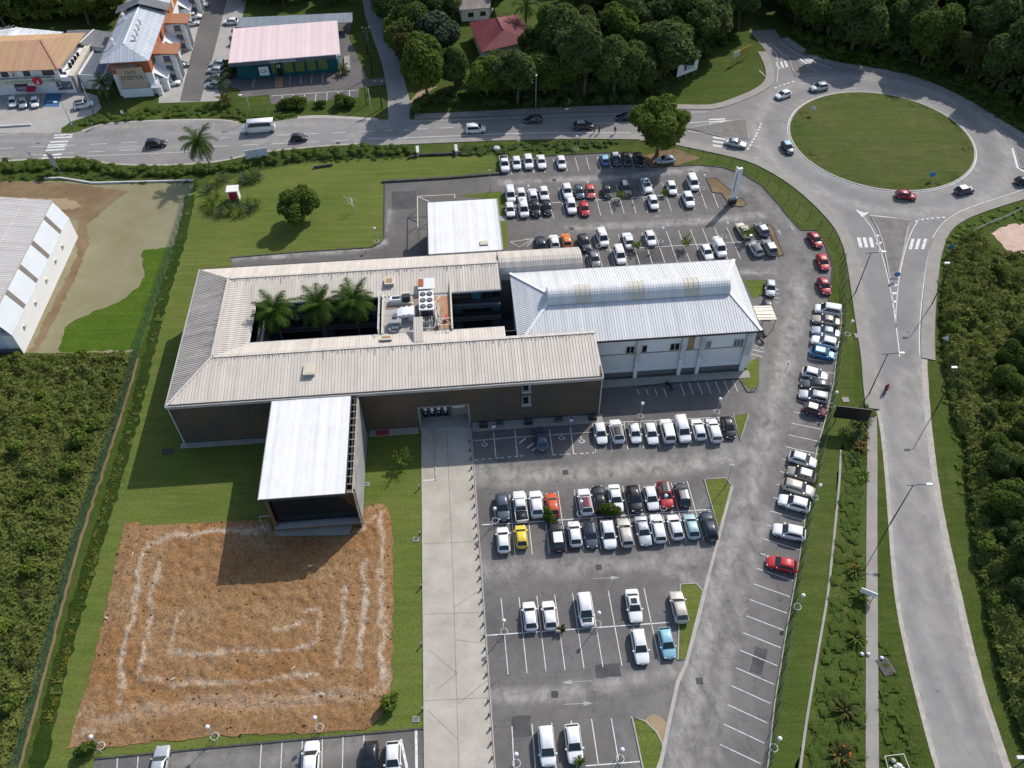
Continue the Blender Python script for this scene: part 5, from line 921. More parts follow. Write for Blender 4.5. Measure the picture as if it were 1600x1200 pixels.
house('red_roof_house', [(1545, 2), (1600, 12), (1640, -8), (1560, -22)], 3.6, 5.2, 'maroon_roof', 'red-roofed house beyond the wood at the top right')
# ================================================================ VEGETATION
def leaf_mesh(name, Q, tint, mat, extra=None):
    """Q: (N,4,3) leaf quads, tint: (N,) ; extra: (verts, faces) of the inner mass and limbs"""
    N = len(Q); V = Q.reshape(-1, 3); F = np.arange(4 * N).reshape(N, 4).tolist(); T_ = list(tint)
    V = V.tolist()
    if extra is not None:
        b = len(V); V += [tuple(v) for v in extra[0]]; F += [tuple(i + b for i in f) for f in extra[1]]; T_ += [0.25] * len(extra[1])
    me = bpy.data.meshes.new(name); me.from_pydata(V, [], F); me.materials.append(mat)
    a = me.attributes.new('tint', 'FLOAT', 'FACE'); a.data.foreach_set('value', np.array(T_, dtype=np.float32)); me.update(); return me
def quads_at(P, Nrm, size, rng, asp=1.5):
    n = len(P); t = rng.normal(size=(n, 3)); a = np.cross(Nrm, t); a /= np.linalg.norm(a, axis=1)[:, None] + 1e-9; b = np.cross(Nrm, a); b /= np.linalg.norm(b, axis=1)[:, None] + 1e-9
    s = np.asarray(size).reshape(-1, 1) * np.ones((n, 1)); a = a * s * .5 * asp; b = b * s * .5; k = Nrm * s * .12
    return np.stack([P - a - k, P - b * .9 + k * .4, P + a - k, P + b * .9 + k * .4], 1)
def ico(c, r, rng, jit=.18):
    mb = MB(); mb.ball((0, 0, 0), 1, None, 9, 6); V = np.array(mb.v); V *= (1 + rng.uniform(-jit, jit, (len(V), 1))); return V * r + np.array(c), mb.f
def crown_mesh(name, seed, R, Hh_, nl, leaves, leaf, mat, lobe=(.34, .5), flat=0.0):
    """crown of many lobes; centre at z = 0, radius R, half height Hh_"""
    rng = np.random.default_rng(seed); C = []
    for i in range(nl):
        d = rng.normal(size=3); d /= np.linalg.norm(d); d[2] = d[2] * .9 + .12; rr = rng.uniform(.35, .78); C.append((d[0] * R * rr, d[1] * R * rr, d[2] * Hh_ * rr, R * rng.uniform(*lobe)))
    C.append((0, 0, 0, R * .5)); C = np.array(C); k = rng.choice(len(C), leaves, p=C[:, 3] ** 2 / (C[:, 3] ** 2).sum())
    d = rng.normal(size=(leaves, 3)); d[:, 2] += .25; d /= np.linalg.norm(d, axis=1)[:, None]
    P = C[k, :3] + d * (C[k, 3] * rng.uniform(.82, 1.1, leaves))[:, None] * np.array([1, 1, .85])
    D = np.linalg.norm((P[:, None, :] - C[None, :, :3]), axis=2) / C[None, :, 3]; D[np.arange(leaves), k] = 9
    keep = D.min(1) > .78; P = P[keep]; d = d[keep]; k = k[keep]
    Nn = d + rng.normal(size=d.shape) * .55; Nn[:, 2] += .35; Nn /= np.linalg.norm(Nn, axis=1)[:, None]
    lt = rng.uniform(0, 1, len(C)); tint = np.clip(lt[k] * .6 + rng.uniform(0, .5, len(P)), 0, 1)
    V = []; F = []
    for c in C:
        v, f = ico(c[:3], c[3] * .8, rng); v[:, 2] = c[2] + (v[:, 2] - c[2]) * .85; b = len(V); V += v.tolist(); F += [tuple(i + b for i in q) for q in f]
    return leaf_mesh(name, quads_at(P, Nn, leaf * rng.uniform(.7, 1.35, len(P)), rng), tint, mat, (V, F))
def trunk_mesh(h, r, seed, spread=1.5):
    rn = random.Random(seed); mb = MB(); x = rn.uniform(-.3, .3); y = rn.uniform(-.3, .3)
    mb.tube([(0, 0, -.2), (x * .4, y * .4, h * .45), (x, y, h)], [r * 1.25, r * .9, r * .5], MAT['bark'], 8)
    for i in range(4): a = rn.uniform(0, 6.28); mb.tube([(x * .4, y * .4, h * (.5 + i * .08)), (x * .4 + math.cos(a) * spread * .5, y * .4 + math.sin(a) * spread * .5, h * .85), (math.cos(a) * spread, math.sin(a) * spread, h * 1.1)], [r * .5, r * .35, r * .12], MAT['bark'], 5)
    return mb
class Kind:
    def __init__(s, nm, seed, R, Hh_, nl, nleaf, leaf, mat, th, label, cat='tree', lobe=(.34, .5)):
        s.cr = crown_mesh('crown', seed, R, Hh_, nl, nleaf, leaf, MAT[mat], lobe); t = trunk_mesh(th, .05 * R + .05, seed, R * .4); o = t.build('trunk'); s.tr = o.data; bpy.data.objects.remove(o)
        s.R = R; s.H = Hh_; s.th = th; s.nm = nm; s.cat = cat; s.label = label
    def put(s, p, sc_=1.0, rz=0.0, label=None, group=None, sq=1.0):
        e = empty(s.nm, (p[0], p[1], 0), rz, label or s.label, s.cat, group)
        e.scale = (sc_ * RNG.uniform(.86, 1.16), sc_ * RNG.uniform(.86, 1.16), sc_ * sq); t = link('trunk', s.tr, e); c = link('crown', s.cr, e); c.location = (0, 0, s.th + s.H * .45); return e
K_dark = Kind('broadleaf_tree', 1, 4.2, 3.6, 22, 8500, .46, 'leaf_dark', 4.2, 'dark green broadleaf tree')
K_dark2 = Kind('broadleaf_tree', 2, 3.6, 3.9, 20, 7500, .42, 'leaf_dark', 4.6, 'dark green broadleaf tree')
K_mid = Kind('broadleaf_tree', 3, 3.8, 3.2, 22, 7800, .42, 'leaf_mid', 3.6, 'mid green bushy tree')
K_light = Kind('broadleaf_tree', 4, 3.2, 3.0, 20, 7000, .36, 'leaf_light', 3.2, 'light green feathery tree')
K_olive = Kind('broadleaf_tree', 5, 3.6, 2.8, 20, 7000, .38, 'leaf_olive', 3.6, 'olive brown tree')
K_grey = Kind('broadleaf_tree', 6, 3.2, 2.8, 12, 3000, .6, 'leaf_grey', 3.2, 'grey green tree')
K_big = Kind('broadleaf_tree', 11, 4.6, 4.0, 34, 14000, .38, 'leaf_light', 4.0, 'x', lobe=(.24, .36))
K_lawn = Kind('broadleaf_tree', 12, 3.7, 2.9, 30, 10000, .32, 'leaf_mid', 2.4, 'x', lobe=(.22, .34))
K_bush = Kind('bush', 13, 1.2, .9, 9, 900, .26, 'leaf_mid', .5, 'rounded green bush', 'bush')
K_bush2 = Kind('bush', 14, 1.1, .9, 8, 700, .3, 'leaf_light', .5, 'light green bush', 'bush')
# --- palms
def frond(rng, az, el, L, droop, wid, npair=20, base=(0, 0, 0)):
    Q = []; pts = []; p = np.array(base, float); n = 9; e = el
    for i in range(n + 1):
        pts.append(p.copy()); d = np.array([math.cos(az) * math.cos(e), math.sin(az) * math.cos(e), math.sin(e)]); p = p + d * L / n; e -= droop / n * (0.5 + i / n)
    pts = np.array(pts)
    for j in range(npair):
        f = (j + 1) / npair; x = f * n; i = min(n - 1, int(x)); q = pts[i] + (pts[i + 1] - pts[i]) * (x - i); d = pts[i + 1] - pts[i]; d /= np.linalg.norm(d)
        s = np.cross(d, (0, 0, 1)); s /= np.linalg.norm(s) + 1e-9; up = np.cross(s, d); ll = wid * (math.sin(PI * min(1, f * .85 + .12)) ** .6) * rng.uniform(.85, 1.1); lw = L / npair * .9
        for sg in (-1, 1):
            t = d * .55 + s * sg * .8 - up * rng.uniform(.05, .45); t /= np.linalg.norm(t); a = q; Q.append([a - d * lw * .5, a + d * lw * .5, a + t * ll + d * lw * .15, a + t * ll - d * lw * .1])
    return Q, pts
def palm(name, p, h, nf, L, wid, label, mat='leaf_palm', lean=(0, 0), seed=0, dry=2, tr=.16, npair=20, el=(1.35, -.55), group=None, cat='palm'):
    rng = np.random.default_rng(seed); e = empty(name, (p[0], p[1], 0), 0, label, cat, group); mb = MB(); lx, ly = lean
    pts = [(lx * f ** 1.6, ly * f ** 1.6, h * f) for f in (0, .2, .45, .7, .9, 1)]; mb.tube([(0, 0, -.2)] + pts, [tr * 1.5, tr * 1.4, tr * 1.05, tr, tr * .95, tr * .9, tr * .8], MAT['palm_bark'], 8); mb.build('trunk', e, True)
    Q = []; tn = []; rib = MB(); 
    for i in range(nf):
        q, pp = frond(rng, i * 2.4 + rng.uniform(-.2, .2), el[0] + (el[1] - el[0]) * (i / nf) ** .9 + rng.uniform(-.1, .1), L * rng.uniform(.85, 1.08), rng.uniform(1.1, 1.9), wid, npair, (lx, ly, h)); Q += q; tn += [rng.uniform(0, 1)] * len(q); rib.tube(pp.tolist(), [.06] + [.04] * (len(pp) - 2) + [.015], MAT[mat], 4)
    me = leaf_mesh('leaves', np.array(Q), tn, MAT[mat], (rib.v, rib.f)); link('leaves', me, e)
    if dry:
        Q = []; tn = []
        for i in range(dry): q, pp = frond(rng, rng.uniform(0, 6.28) if dry > 2 else -PI / 2 + rng.uniform(-.7, .7), rng.uniform(-.5, -.1), L * .85, 1.3, wid * .8, npair, (lx, ly, h - .1)); Q += q; tn += [rng.uniform(0, 1)] * len(q)
        o = link('hanging_frond', leaf_mesh('hanging_frond', np.array(Q), tn, MAT['leaf_dry']), e); o['label'] = 'yellowing hanging fronds'
    return e
for i, (px, py, nm) in enumerate(((428, 486, 'leftmost'), (497, 477, 'middle'), (552, 470, 'rightmost'))):
    q = G(px, py, 9.8); palm('palm_tree', q, 9.8, 24, 4.1, 1.15, ('green palm nearest the end wing, left of the three in the office courtyard', 'middle green palm of the three growing in the office courtyard', 'green palm nearest the plant deck, right of the three in the office courtyard')[i], seed=20 + i, dry=3, npair=26, el=(1.4, -.35), group='palms in the office courtyard')
q = G(331, 266); palm('coconut_palm', q, 7.6, 26, 4.4, 1.15, 'tall leaning coconut palm beside the main road above the hedge bank', lean=(-.5, -1.2), seed=31, dry=5, npair=26, el=(1.3, -.9))
palm('palm_tree', G(352, 155), 4.2, 16, 2.7, .8, 'silvery grey palm at the corner of the bank parking', 'leaf_grey', seed=33, dry=0)
palm('palm_tree', G(354, 166), 1.6, 20, 2.4, .6, 'low bushy yellow-green palm below the silvery palm by the bank', 'leaf_olive', seed=34, dry=3)
palm('palm_tree', G(168, 152), 3.4, 22, 3.4, .8, 'dark bushy palm left of the apartment block end wall', 'leaf_dark', seed=35, dry=1)
palm('palm_tree', G(537, 116), 1.4, 18, 2.0, .5, 'small spiky palm with orange tips at the bank corner', 'leaf_olive', seed=36, dry=4)
for i, (px, py, s, lb) in enumerate([(993, 140, 6.5, 'pale palm among the dark wood straight behind the big roadside tree'), (822, 55, 7.5, 'palm rising from the wood right of the maroon house'), (838, 100, 6.0, 'palm in the dark wood left of the main-road lamp'), (1085, 100, 6.0, 'palm at the wood edge behind the white billboard'), (885, 80, 7.0, 'palm crown in the middle of the dark wood'), (150, 25, 8.0, 'tall palm leaning beside the apartment block in the far left wood'), (1330, 60, 5.5, 'palm in the wood behind the roundabout'), (1480, 90, 6, 'palm among trees on the far right of the roundabout')]):
    palm('palm_tree', G(px, py), s, 16, 4.2, .9, lb, 'leaf_palm' if i % 2 else 'leaf_grey', seed=50 + i, dry=1)
# --- single trees
def mpp(px, py): return (G(px + 10, py) - G(px, py)).length / 10
K_big.put(G(1026, 244), 1.42, .4, 'large round leafy tree standing over the upper car park by the roadside', sq=.92)
K_lawn.put(G(474, 347), 1.3, 1.0, 'round green tree alone on the lawn behind the office', sq=.82)
K_mid.put(G(-14, 300), 1.0, .3, 'tree cut off by the left edge beside the main road hedge')
def forest(name, poly_px, kinds, dmin, scr, group, seed, excl=(), labels=None, zpoly=None, maxn=400):
    rn = random.Random(seed); poly = zpoly or gp(poly_px); ex = [gp(e) for e in excl]; xs = [p[0] for p in poly]; ys = [p[1] for p in poly]; pts = []; tries = 0
    while tries < 9000 and len(pts) < maxn:
        tries += 1; p = (rn.uniform(min(xs), max(xs)), rn.uniform(min(ys), max(ys)))
        if not inpoly([p], poly)[0] or any(inpoly([p], e)[0] for e in ex): continue
        if any((p[0] - q[0]) ** 2 + (p[1] - q[1]) ** 2 < dmin * dmin for q in pts): continue
        pts.append(p)
    for p in pts:
        k, lb = rn.choices([(a, c) for a, b, c in kinds], [b for a, b, c in kinds])[0]
        k.put(p, rn.uniform(*scr), rn.uniform(0, 6.28), lb, group, rn.uniform(.85, 1.2))
    return pts
W1 = 'in the wood behind the main road'
forest('wood', [(652, 164), (690, 166), (760, 166), (850, 162), (950, 160), (1000, 158), (1030, 146), (1055, 118), (1095, 82), (1150, 55), (1168, 36), (1170, -45), (592, -45), (604, 10), (622, 62), (636, 100), (640, 130)],
       [(K_dark, 4, 'dark green dense tree ' + W1), (K_dark2, 4, 'dark green tall tree ' + W1), (K_mid, 2, 'mid green tree ' + W1), (K_olive, 1, 'olive brown tree ' + W1), (K_grey, .5, 'grey green tree ' + W1), (K_light, .7, 'light green tree ' + W1)], 5.7, (1.0, 1.6), 'trees in the wood behind the main road', 3,
       excl=[[(690, 138), (720, 140), (810, 136), (850, 95), (900, 50), (880, -75), (690, -75), (695, 40), (686, 90)], [(640, 160), (640, 130), (652, 118), (676, 100), (690, 120), (690, 145), (660, 162)]])
for px, py, k, s, lb in [(655, 92, K_dark, 1.25, 'big dark tree beside the side road bend'), (625, 40, K_mid, 1.2, 'big lighter tree overhanging the side road'), (678, 66, K_dark2, 1.25, 'dark tree left of the maroon house'), (675, 30, K_olive, 1.2, 'brownish tree above the side road trees'), (772, 134, K_dark, .8, 'dark tree hiding the corner of the maroon house'), (822, 100, K_dark2, .85, 'dark tree below the ridge of the maroon house'), (772, 18, K_mid, .7, 'small green tree between the two far houses'), (712, 136, K_mid, .75, 'bushy tree beside the sandy driveway')]: k.put(G(px, py), s, px * .1, lb)
W2 = 'in the wood beyond the roundabout'
forest('wood', [(1225, 40), (1262, 68), (1300, 82), (1352, 88), (1405, 96), (1455, 108), (1505, 128), (1560, 158), (1625, 196), (1690, 226), (1700, -45), (1170, -45), (1195, 20)],
       [(K_dark, 3, 'dark green dense tree ' + W2), (K_dark2, 3, 'dark green tall tree ' + W2), (K_light, 4, 'light green feathery tree ' + W2), (K_olive, 1.2, 'olive brown tree ' + W2), (K_mid, 3, 'mid green tree ' + W2), (K_grey, .5, 'grey green tree ' + W2)], 6.0, (1.05, 1.65), 'trees in the wood beyond the roundabout', 5, excl=[[(1540, 30), (1660, 30), (1660, -40), (1540, -40)]])
W3 = 'in the wood behind the shop roofs'
forest('wood', [(-90, 54), (0, 42), (60, 40), (110, 38), (150, 40), (176, 44), (192, 20), (198, -45), (-90, -45)], [(K_mid, 4, 'mid green tree ' + W3), (K_dark, 3, 'dark tree ' + W3), (K_light, 2, 'light green tree ' + W3)], 6.4, (1.0, 1.5), 'trees in the wood behind the shop', 8)
W4 = 'behind the carport of the bank'
forest('wood', [(372, 14), (470, 10), (545, 6), (548, -75), (368, -75)], [(K_dark, 3, 'dark rounded tree ' + W4), (K_mid, 2, 'mid green tree ' + W4)], 5.0, (.7, 1.0), 'trees behind the bank carport', 9)
# right-hand thicket trees
W5 = 'in the thicket right of the access road'
forest('thicket', [(1560, 560), (1590, 520), (1640, 500), (1680, 800), (1700, 1250), (1660, 1250), (1600, 1080), (1580, 960), (1565, 850), (1550, 760), (1530, 690), (1525, 620)], [(K_dark, 3, 'dark tree ' + W5), (K_mid, 3, 'mid green tree ' + W5), (K_light, 2, 'light green tree ' + W5), (K_grey, .5, 'grey green tree ' + W5)], 4.2, (.36, .66), 'trees in the right thicket', 12, maxn=34)
# --- scrub, hedges, rank grass: masses nobody could count
def wild(name, poly, base, amp, dens, leaf, mat, label, seed, freq=.22, g=.5, kind='stuff'):
    """continuous tangled growth: leaves over a fractal height field"""
    rng = np.random.default_rng(seed); poly = [Vector((p[0], p[1], 0)) for p in poly]; xs = [p.x for p in poly]; ys = [p.y for p in poly]
    gx = np.arange(min(xs) - g, max(xs) + 2 * g, g); gy = np.arange(min(ys) - g, max(ys) + 2 * g, g); X, Y = np.meshgrid(gx, gy, indexing='ij'); pts = np.c_[X.ravel(), Y.ravel()]; ins = inpoly(pts, poly); ed = np.clip(dline(pts, poly + [poly[0]]) / 1.6, 0, 1); H = np.zeros(len(pts)); TT = np.zeros(len(pts))
    for i in np.nonzero(ins)[0]:
        a, b = pts[i]; v = Vector((a, b, seed)); n1 = mnoise.noise(v * freq); n2 = mnoise.noise(v * freq * 2.7 + Vector((9, 3, 1))); n3 = mnoise.noise(v * freq * 7 + Vector((2, 8, 5))); rdg = 1 - abs(mnoise.noise(v * freq * 1.7 + Vector((5, 5, 2)))) * 2
        H[i] = max(.25, base + amp * (.6 * n1 + .65 * n2 + .38 * n3 + .3 * rdg)) * (.25 + .75 * ed[i] ** .6); TT[i] = .5 + .9 * mnoise.noise(v * .09 + Vector((0, 0, 7))) + .5 * n2
    H = H.reshape(X.shape); TT = TT.reshape(X.shape); I = ins.reshape(X.shape); A = ins.sum() * g * g; N = min(int(A * dens), 150000); idx = np.nonzero(ins)[0]; k = rng.choice(idx, N); P2 = pts[k] + rng.uniform(-g / 2, g / 2, (N, 2)); ii, jj = np.unravel_index(k, X.shape); ii = np.clip(ii, 1, X.shape[0] - 2); jj = np.clip(jj, 1, X.shape[1] - 2)
    dx = (H[ii + 1, jj] - H[ii - 1, jj]) / (2 * g); dy = (H[ii, jj + 1] - H[ii, jj - 1]) / (2 * g); z = H[ii, jj] + (P2[:, 0] - gx[ii]) * dx + (P2[:, 1] - gy[jj]) * dy + rng.uniform(-.25, .22, N) * (.5 + leaf); Nn = np.c_[-dx, -dy, np.ones(N)] + rng.normal(size=(N, 3)) * .75; Nn /= np.linalg.norm(Nn, axis=1)[:, None]
    Q = quads_at(np.c_[P2, np.maximum(z, .05)], Nn, leaf * rng.lognormal(0, .35, N), rng); tint = np.clip(TT[ii, jj] * .75 + rng.uniform(-.1, .4, N), 0, 1)
    id2 = -np.ones(X.shape, int); a, b = np.nonzero(I); id2[a, b] = np.arange(len(a)); V = np.c_[gx[a], gy[b], H[a, b] * .8].tolist(); F = []
    for i, j in zip(a, b):
        if id2[i + 1, j] >= 0 and id2[i, j + 1] >= 0 and id2[i + 1, j + 1] >= 0: F.append((id2[i, j], id2[i + 1, j], id2[i + 1, j + 1], id2[i, j + 1]))
    return tag(link(name, leaf_mesh(name, Q, tint, MAT[mat], (V, F))), label, 'undergrowth', kind=kind)
def scrub(name, poly, dn, r, h, dens, leaf, mat, label, seed, tall=1.0, blade=False, tl=(0, 1), excl=None):
    rng = np.random.default_rng(seed); poly = [Vector((p[0], p[1], 0)) for p in poly]; xs = [p.x for p in poly]; ys = [p.y for p in poly]
    A = (max(xs) - min(xs)) * (max(ys) - min(ys)); n = int(A * dn); C = np.c_[rng.uniform(min(xs), max(xs), n), rng.uniform(min(ys), max(ys), n)]; C = C[inpoly(C, poly)]
    if excl: C = C[~inpoly(C, excl)]
    n = len(C); R = rng.uniform(*r, n); H = R * rng.uniform(*h, n); big = np.array([mnoise.noise(Vector((a * .12, b * .12, seed))) for a, b in C]); H *= (1 + .45 * big) * tall; ti = np.clip(.5 + .7 * np.array([mnoise.noise(Vector((a * .3, b * .3, seed + 5))) for a, b in C]) + rng.uniform(-.25, .25, n), 0, 1)
    g = .35; nx = int((max(xs) - min(xs)) / g) + 12; ny = int((max(ys) - min(ys)) / g) + 12; ox, oy = min(xs) - 2, min(ys) - 2; Hm = np.zeros((nx, ny)); gx = ox + np.arange(nx) * g; gy = oy + np.arange(ny) * g
    for (cx, cy), rr, hh in zip(C, R, H):
        i0 = max(0, int((cx - rr - ox) / g)); i1 = min(nx, int((cx + rr - ox) / g) + 2); j0 = max(0, int((cy - rr - oy) / g)); j1 = min(ny, int((cy + rr - oy) / g) + 2)
        d2 = ((gx[i0:i1, None] - cx) ** 2 + (gy[None, j0:j1] - cy) ** 2) / rr ** 2; Hm[i0:i1, j0:j1] = np.maximum(Hm[i0:i1, j0:j1], hh * np.sqrt(np.clip(1 - d2, 0, 1)))
    N = int(dens * (R ** 2 * 3.1 * 1.7).sum()); N = min(N, 130000); k = rng.choice(n, N, p=R ** 2 / (R ** 2).sum()); d = rng.normal(size=(N, 3)); d[:, 2] = np.abs(d[:, 2]); d /= np.linalg.norm(d, axis=1)[:, None]
    P = np.c_[C[k] + d[:, :2] * R[k, None], d[:, 2] * H[k]] * 1.0; P[:, 2] += rng.uniform(-.05, .12, N); ii = np.clip(((P[:, 0] - ox) / g).round().astype(int), 0, nx - 1); jj = np.clip(((P[:, 1] - oy) / g).round().astype(int), 0, ny - 1)
    kp = P[:, 2] > Hm[ii, jj] - .3; P = P[kp]; d = d[kp]; k = k[kp]
    if blade:
        m = len(P); az = rng.uniform(0, 6.28, m); t = np.c_[np.cos(az) * .7, np.sin(az) * .7, rng.uniform(.3, 1.2, m)]; t /= np.linalg.norm(t, axis=1)[:, None]; s = np.cross(t, rng.normal(size=(m, 3))); s /= np.linalg.norm(s, axis=1)[:, None]; L = leaf * rng.uniform(.7, 1.4, (m, 1)); wv = L * .09; drp = np.array([0, 0, -1]) * L * .35
        Q = np.stack([P - s * wv - t * L * .3, P + s * wv - t * L * .3, P + s * wv * .6 + t * L * .7 + drp * .4, P - s * wv * .2 + t * L * .8 + drp * .5], 1)
    else:
        Nn = d + rng.normal(size=d.shape) * .5; Nn[:, 2] += .4; Nn /= np.linalg.norm(Nn, axis=1)[:, None]; Q = quads_at(P, Nn, leaf * rng.uniform(.65, 1.4, len(P)), rng)
    tint = np.clip(tl[0] + (tl[1] - tl[0]) * (ti[k] * .7 + rng.uniform(0, .4, len(P))), 0, 1)
    # inner mass under the leaves
    I, J = np.nonzero(Hm > .08); idx = -np.ones((nx, ny), int); idx[I, J] = np.arange(len(I)); V = np.c_[gx[I], gy[J], Hm[I, J] * .86].tolist(); F = []
    for i, j in zip(I, J):
        if i + 1 < nx and j + 1 < ny and idx[i + 1, j] >= 0 and idx[i, j + 1] >= 0 and idx[i + 1, j + 1] >= 0: F.append((idx[i, j], idx[i + 1, j], idx[i + 1, j + 1], idx[i, j + 1]))
    o = link(name, leaf_mesh(name, Q, tint, MAT[mat], (V, F))); return tag(o, label, 'undergrowth', kind='stuff')
wild('scrub', gp([(-220, 560), (60, 558), (120, 556), (208, 552), (206, 590), (196, 622), (176, 680), (158, 730), (128, 815), (112, 870), (95, 935), (72, 1020), (50, 1110), (18, 1225), (-220, 1230)]), 1.25, 1.2, 22, .24, 'leaf_scrub', 'dense green scrub filling the ground left of the mesh fence', 3)
wild('scrub', gp([(1478, 402), (1500, 370), (1530, 366), (1560, 400), (1700, 405), (1860, 700), (1860, 1230), (1612, 1215), (1575, 1110), (1548, 1010), (1532, 920), (1518, 850), (1508, 760), (1506, 700), (1484, 645), (1472, 570), (1466, 490)]), 1.7, 1.7, 24, .26, 'leaf_scrub', 'dense green thicket filling the ground right of the access road', 5)
wild('wood_floor', gp([(690, 160), (850, 156), (1000, 152), (1040, 135), (1095, 80), (1150, 50), (1160, -30), (900, -30), (905, 60), (850, 110), (720, 142)]), 3.6, 2.4, 5, .6, 'leaf_dark', 'dark undergrowth filling the wood behind the main road', 41, .16, 1.0)
wild('wood_floor', gp([(1235, 40), (1300, 76), (1400, 90), (1500, 122), (1640, 196), (1690, 200), (1690, -40), (1190, -40)]), 3.8, 2.6, 5, .6, 'leaf_dark', 'dark undergrowth filling the wood beyond the roundabout', 42, .16, 1.0)
wild('wood_floor', gp([(-80, 50), (60, 38), (150, 38), (176, 40), (195, -40), (-80, -40)]), 3.4, 2.2, 5, .55, 'leaf_mid', 'undergrowth filling the wood behind the shop roofs', 43, .16, 1.0)
scrub('rank_grass', gp([(1478, 375), (1502, 352), (1570, 318), (1620, 308), (1640, 345), (1560, 350), (1530, 366), (1500, 372), (1480, 402), (1468, 490), (1474, 570), (1486, 645), (1506, 700), (1508, 770), (1502, 770), (1488, 690), (1476, 620), (1468, 560), (1465, 480), (1468, 430), (1474, 395)]), .8, (.35, .7), (.35, .7), 12, .3, 'leaf_light', 'rank grass along the edge of the access road', 6, 1.0, True)
bank = [(-60, 262), (0, 257), (60, 254), (125, 252), (165, 261), (215, 264), (300, 262), (340, 259), (395, 249), (430, 243), (500, 235), (575, 231), (640, 230)]
def band(pxl, dy0, dy1): return gp([(x, y + dy0) for x, y in pxl] + [(x, y + dy1) for x, y in reversed(pxl)])
scrub('hedge_bank', band(bank, 0, 13), 1.3, (.6, 1.0), (1.1, 1.6), 12, .34, 'leaf_mid', 'grassy hedge bank along the near side of the main road', 8, 1.0, True, (.3, 1))
scrub('ditch_grass', band([(-60, 278), (0, 274), (125, 270), (215, 279), (300, 278)], 0, 9), 1.0, (.4, .7), (.4, .8), 12, .3, 'leaf_dark', 'dark rank grass in the ditch below the hedge bank', 9, 1.0, True)
scrub('ditch_grass', gp([(470, 245), (560, 240), (640, 238), (650, 246), (600, 250), (500, 254), (465, 256)]), 1.0, (.4, .7), (.4, .7), 12, .3, 'leaf_mid', 'weeds in the roadside ditch left of the culvert', 10, 1.0, True)
scrub('ditch_grass', gp([(716, 228), (800, 224), (900, 220), (960, 221), (970, 228), (900, 236), (800, 242), (718, 243)]), 1.0, (.45, .8), (.6, 1.0), 12, .3, 'leaf_dark', 'dark weeds in the roadside ditch right of the culvert', 11, 1.0, True)
scrub('rank_grass', gp([(120, 196), (150, 182), (190, 176), (260, 166), (340, 165), (400, 175), (460, 176), (460, 183), (420, 186), (385, 190), (345, 184), (260, 185), (200, 188), (150, 194)]), .9, (.5, .9), (.5, .9), 11, .3, 'leaf_mid', 'rank grass bank along the far side of the main road', 12, 1.0, True)
scrub('wood_edge', gp([(652, 172), (760, 168), (900, 164), (1000, 160), (1035, 148), (1060, 125), (1100, 88), (1150, 60), (1150, 52), (1090, 75), (1045, 105), (1020, 135), (990, 146), (850, 150), (760, 153), (690, 152), (650, 158)]), .35, (.8, 1.7), (.8, 1.5), 8, .34, 'leaf_dark', 'dark undergrowth along the edge of the wood behind the main road', 21)
scrub('wood_edge', gp([(1235, 52), (1265, 72), (1305, 86), (1352, 92), (1405, 99), (1455, 112), (1505, 132), (1560, 162), (1625, 200), (1640, 188), (1560, 146), (1500, 116), (1400, 84), (1300, 70), (1240, 40)]), .35, (.8, 1.7), (.8, 1.5), 8, .34, 'leaf_mid', 'undergrowth along the edge of the wood beyond the roundabout', 22)
scrub('rank_grass', gp([(1262, 88), (1300, 96), (1345, 103), (1400, 112), (1450, 126), (1500, 150), (1550, 180), (1620, 216), (1640, 205), (1560, 160), (1505, 132), (1455, 112), (1400, 98), (1300, 82), (1250, 66)]), .8, (.5, 1.0), (.5, .9), 10, .34, 'leaf_mid', 'rank grass between the roundabout and the wood', 13, 1.0, True)
scrub('weeds', gp([(1318, 690), (1350, 640), (1352, 760), (1340, 800), (1345, 900), (1345, 1000), (1350, 1100), (1350, 1225), (1258, 1225), (1290, 990), (1306, 860), (1316, 760)]), 2.2, (.3, .8), (.2, .5), 9, .24, 'leaf_mid', 'weedy ground cover between the drain and the footpath', 14, 1.0, True)
scrub('weeds', gp([(1374, 1000), (1386, 1010), (1400, 1060), (1430, 1140), (1450, 1225), (1376, 1225)]), 1.8, (.3, .6), (.3, .6), 10, .26, 'leaf_mid', 'weeds between the footpath and the access road', 15, 1.0, True)
scrub('ditch_plants', [Vector(p) for p in (lambda L, R_: L + R_[::-1])(gp([(203, 630), (182, 720), (158, 800), (135, 880), (114, 960), (92, 1040), (66, 1130)]), gp([(209, 630), (188, 720), (166, 800), (145, 880), (126, 960), (104, 1040), (78, 1130)]))], 3.2, (.22, .42), (.25, .5), 22, .16, 'leaf_yellow', 'yellow-green plants in the ditch beside the lawn', 16, .8)
scrub('rank_grass', [Vector(p) for p in (lambda L, R_: L + R_[::-1])(gp([(291, 330), (255, 440), (232, 520), (213, 600), (187, 700), (157, 800), (127, 900), (97, 1000), (70, 1100)]), gp([(299, 330), (266, 440), (245, 520), (228, 600), (204, 700), (176, 800), (147, 900), (118, 1000), (92, 1100)]))], .9, (.3, .6), (.2, .4), 9, .24, 'leaf_scrub', 'rank grass in the ditch beside the lawn', 17, 1.0, True)
scrub('dirt_clods', gp([(115, 1160), (160, 1100), (300, 1112), (450, 1104), (590, 1092), (580, 1128), (480, 1140), (330, 1144), (200, 1155)]), .5, (.12, .3), (.5, .9), 5, .12, 'bark', 'clods of earth along the near edge of the dirt field', 18)
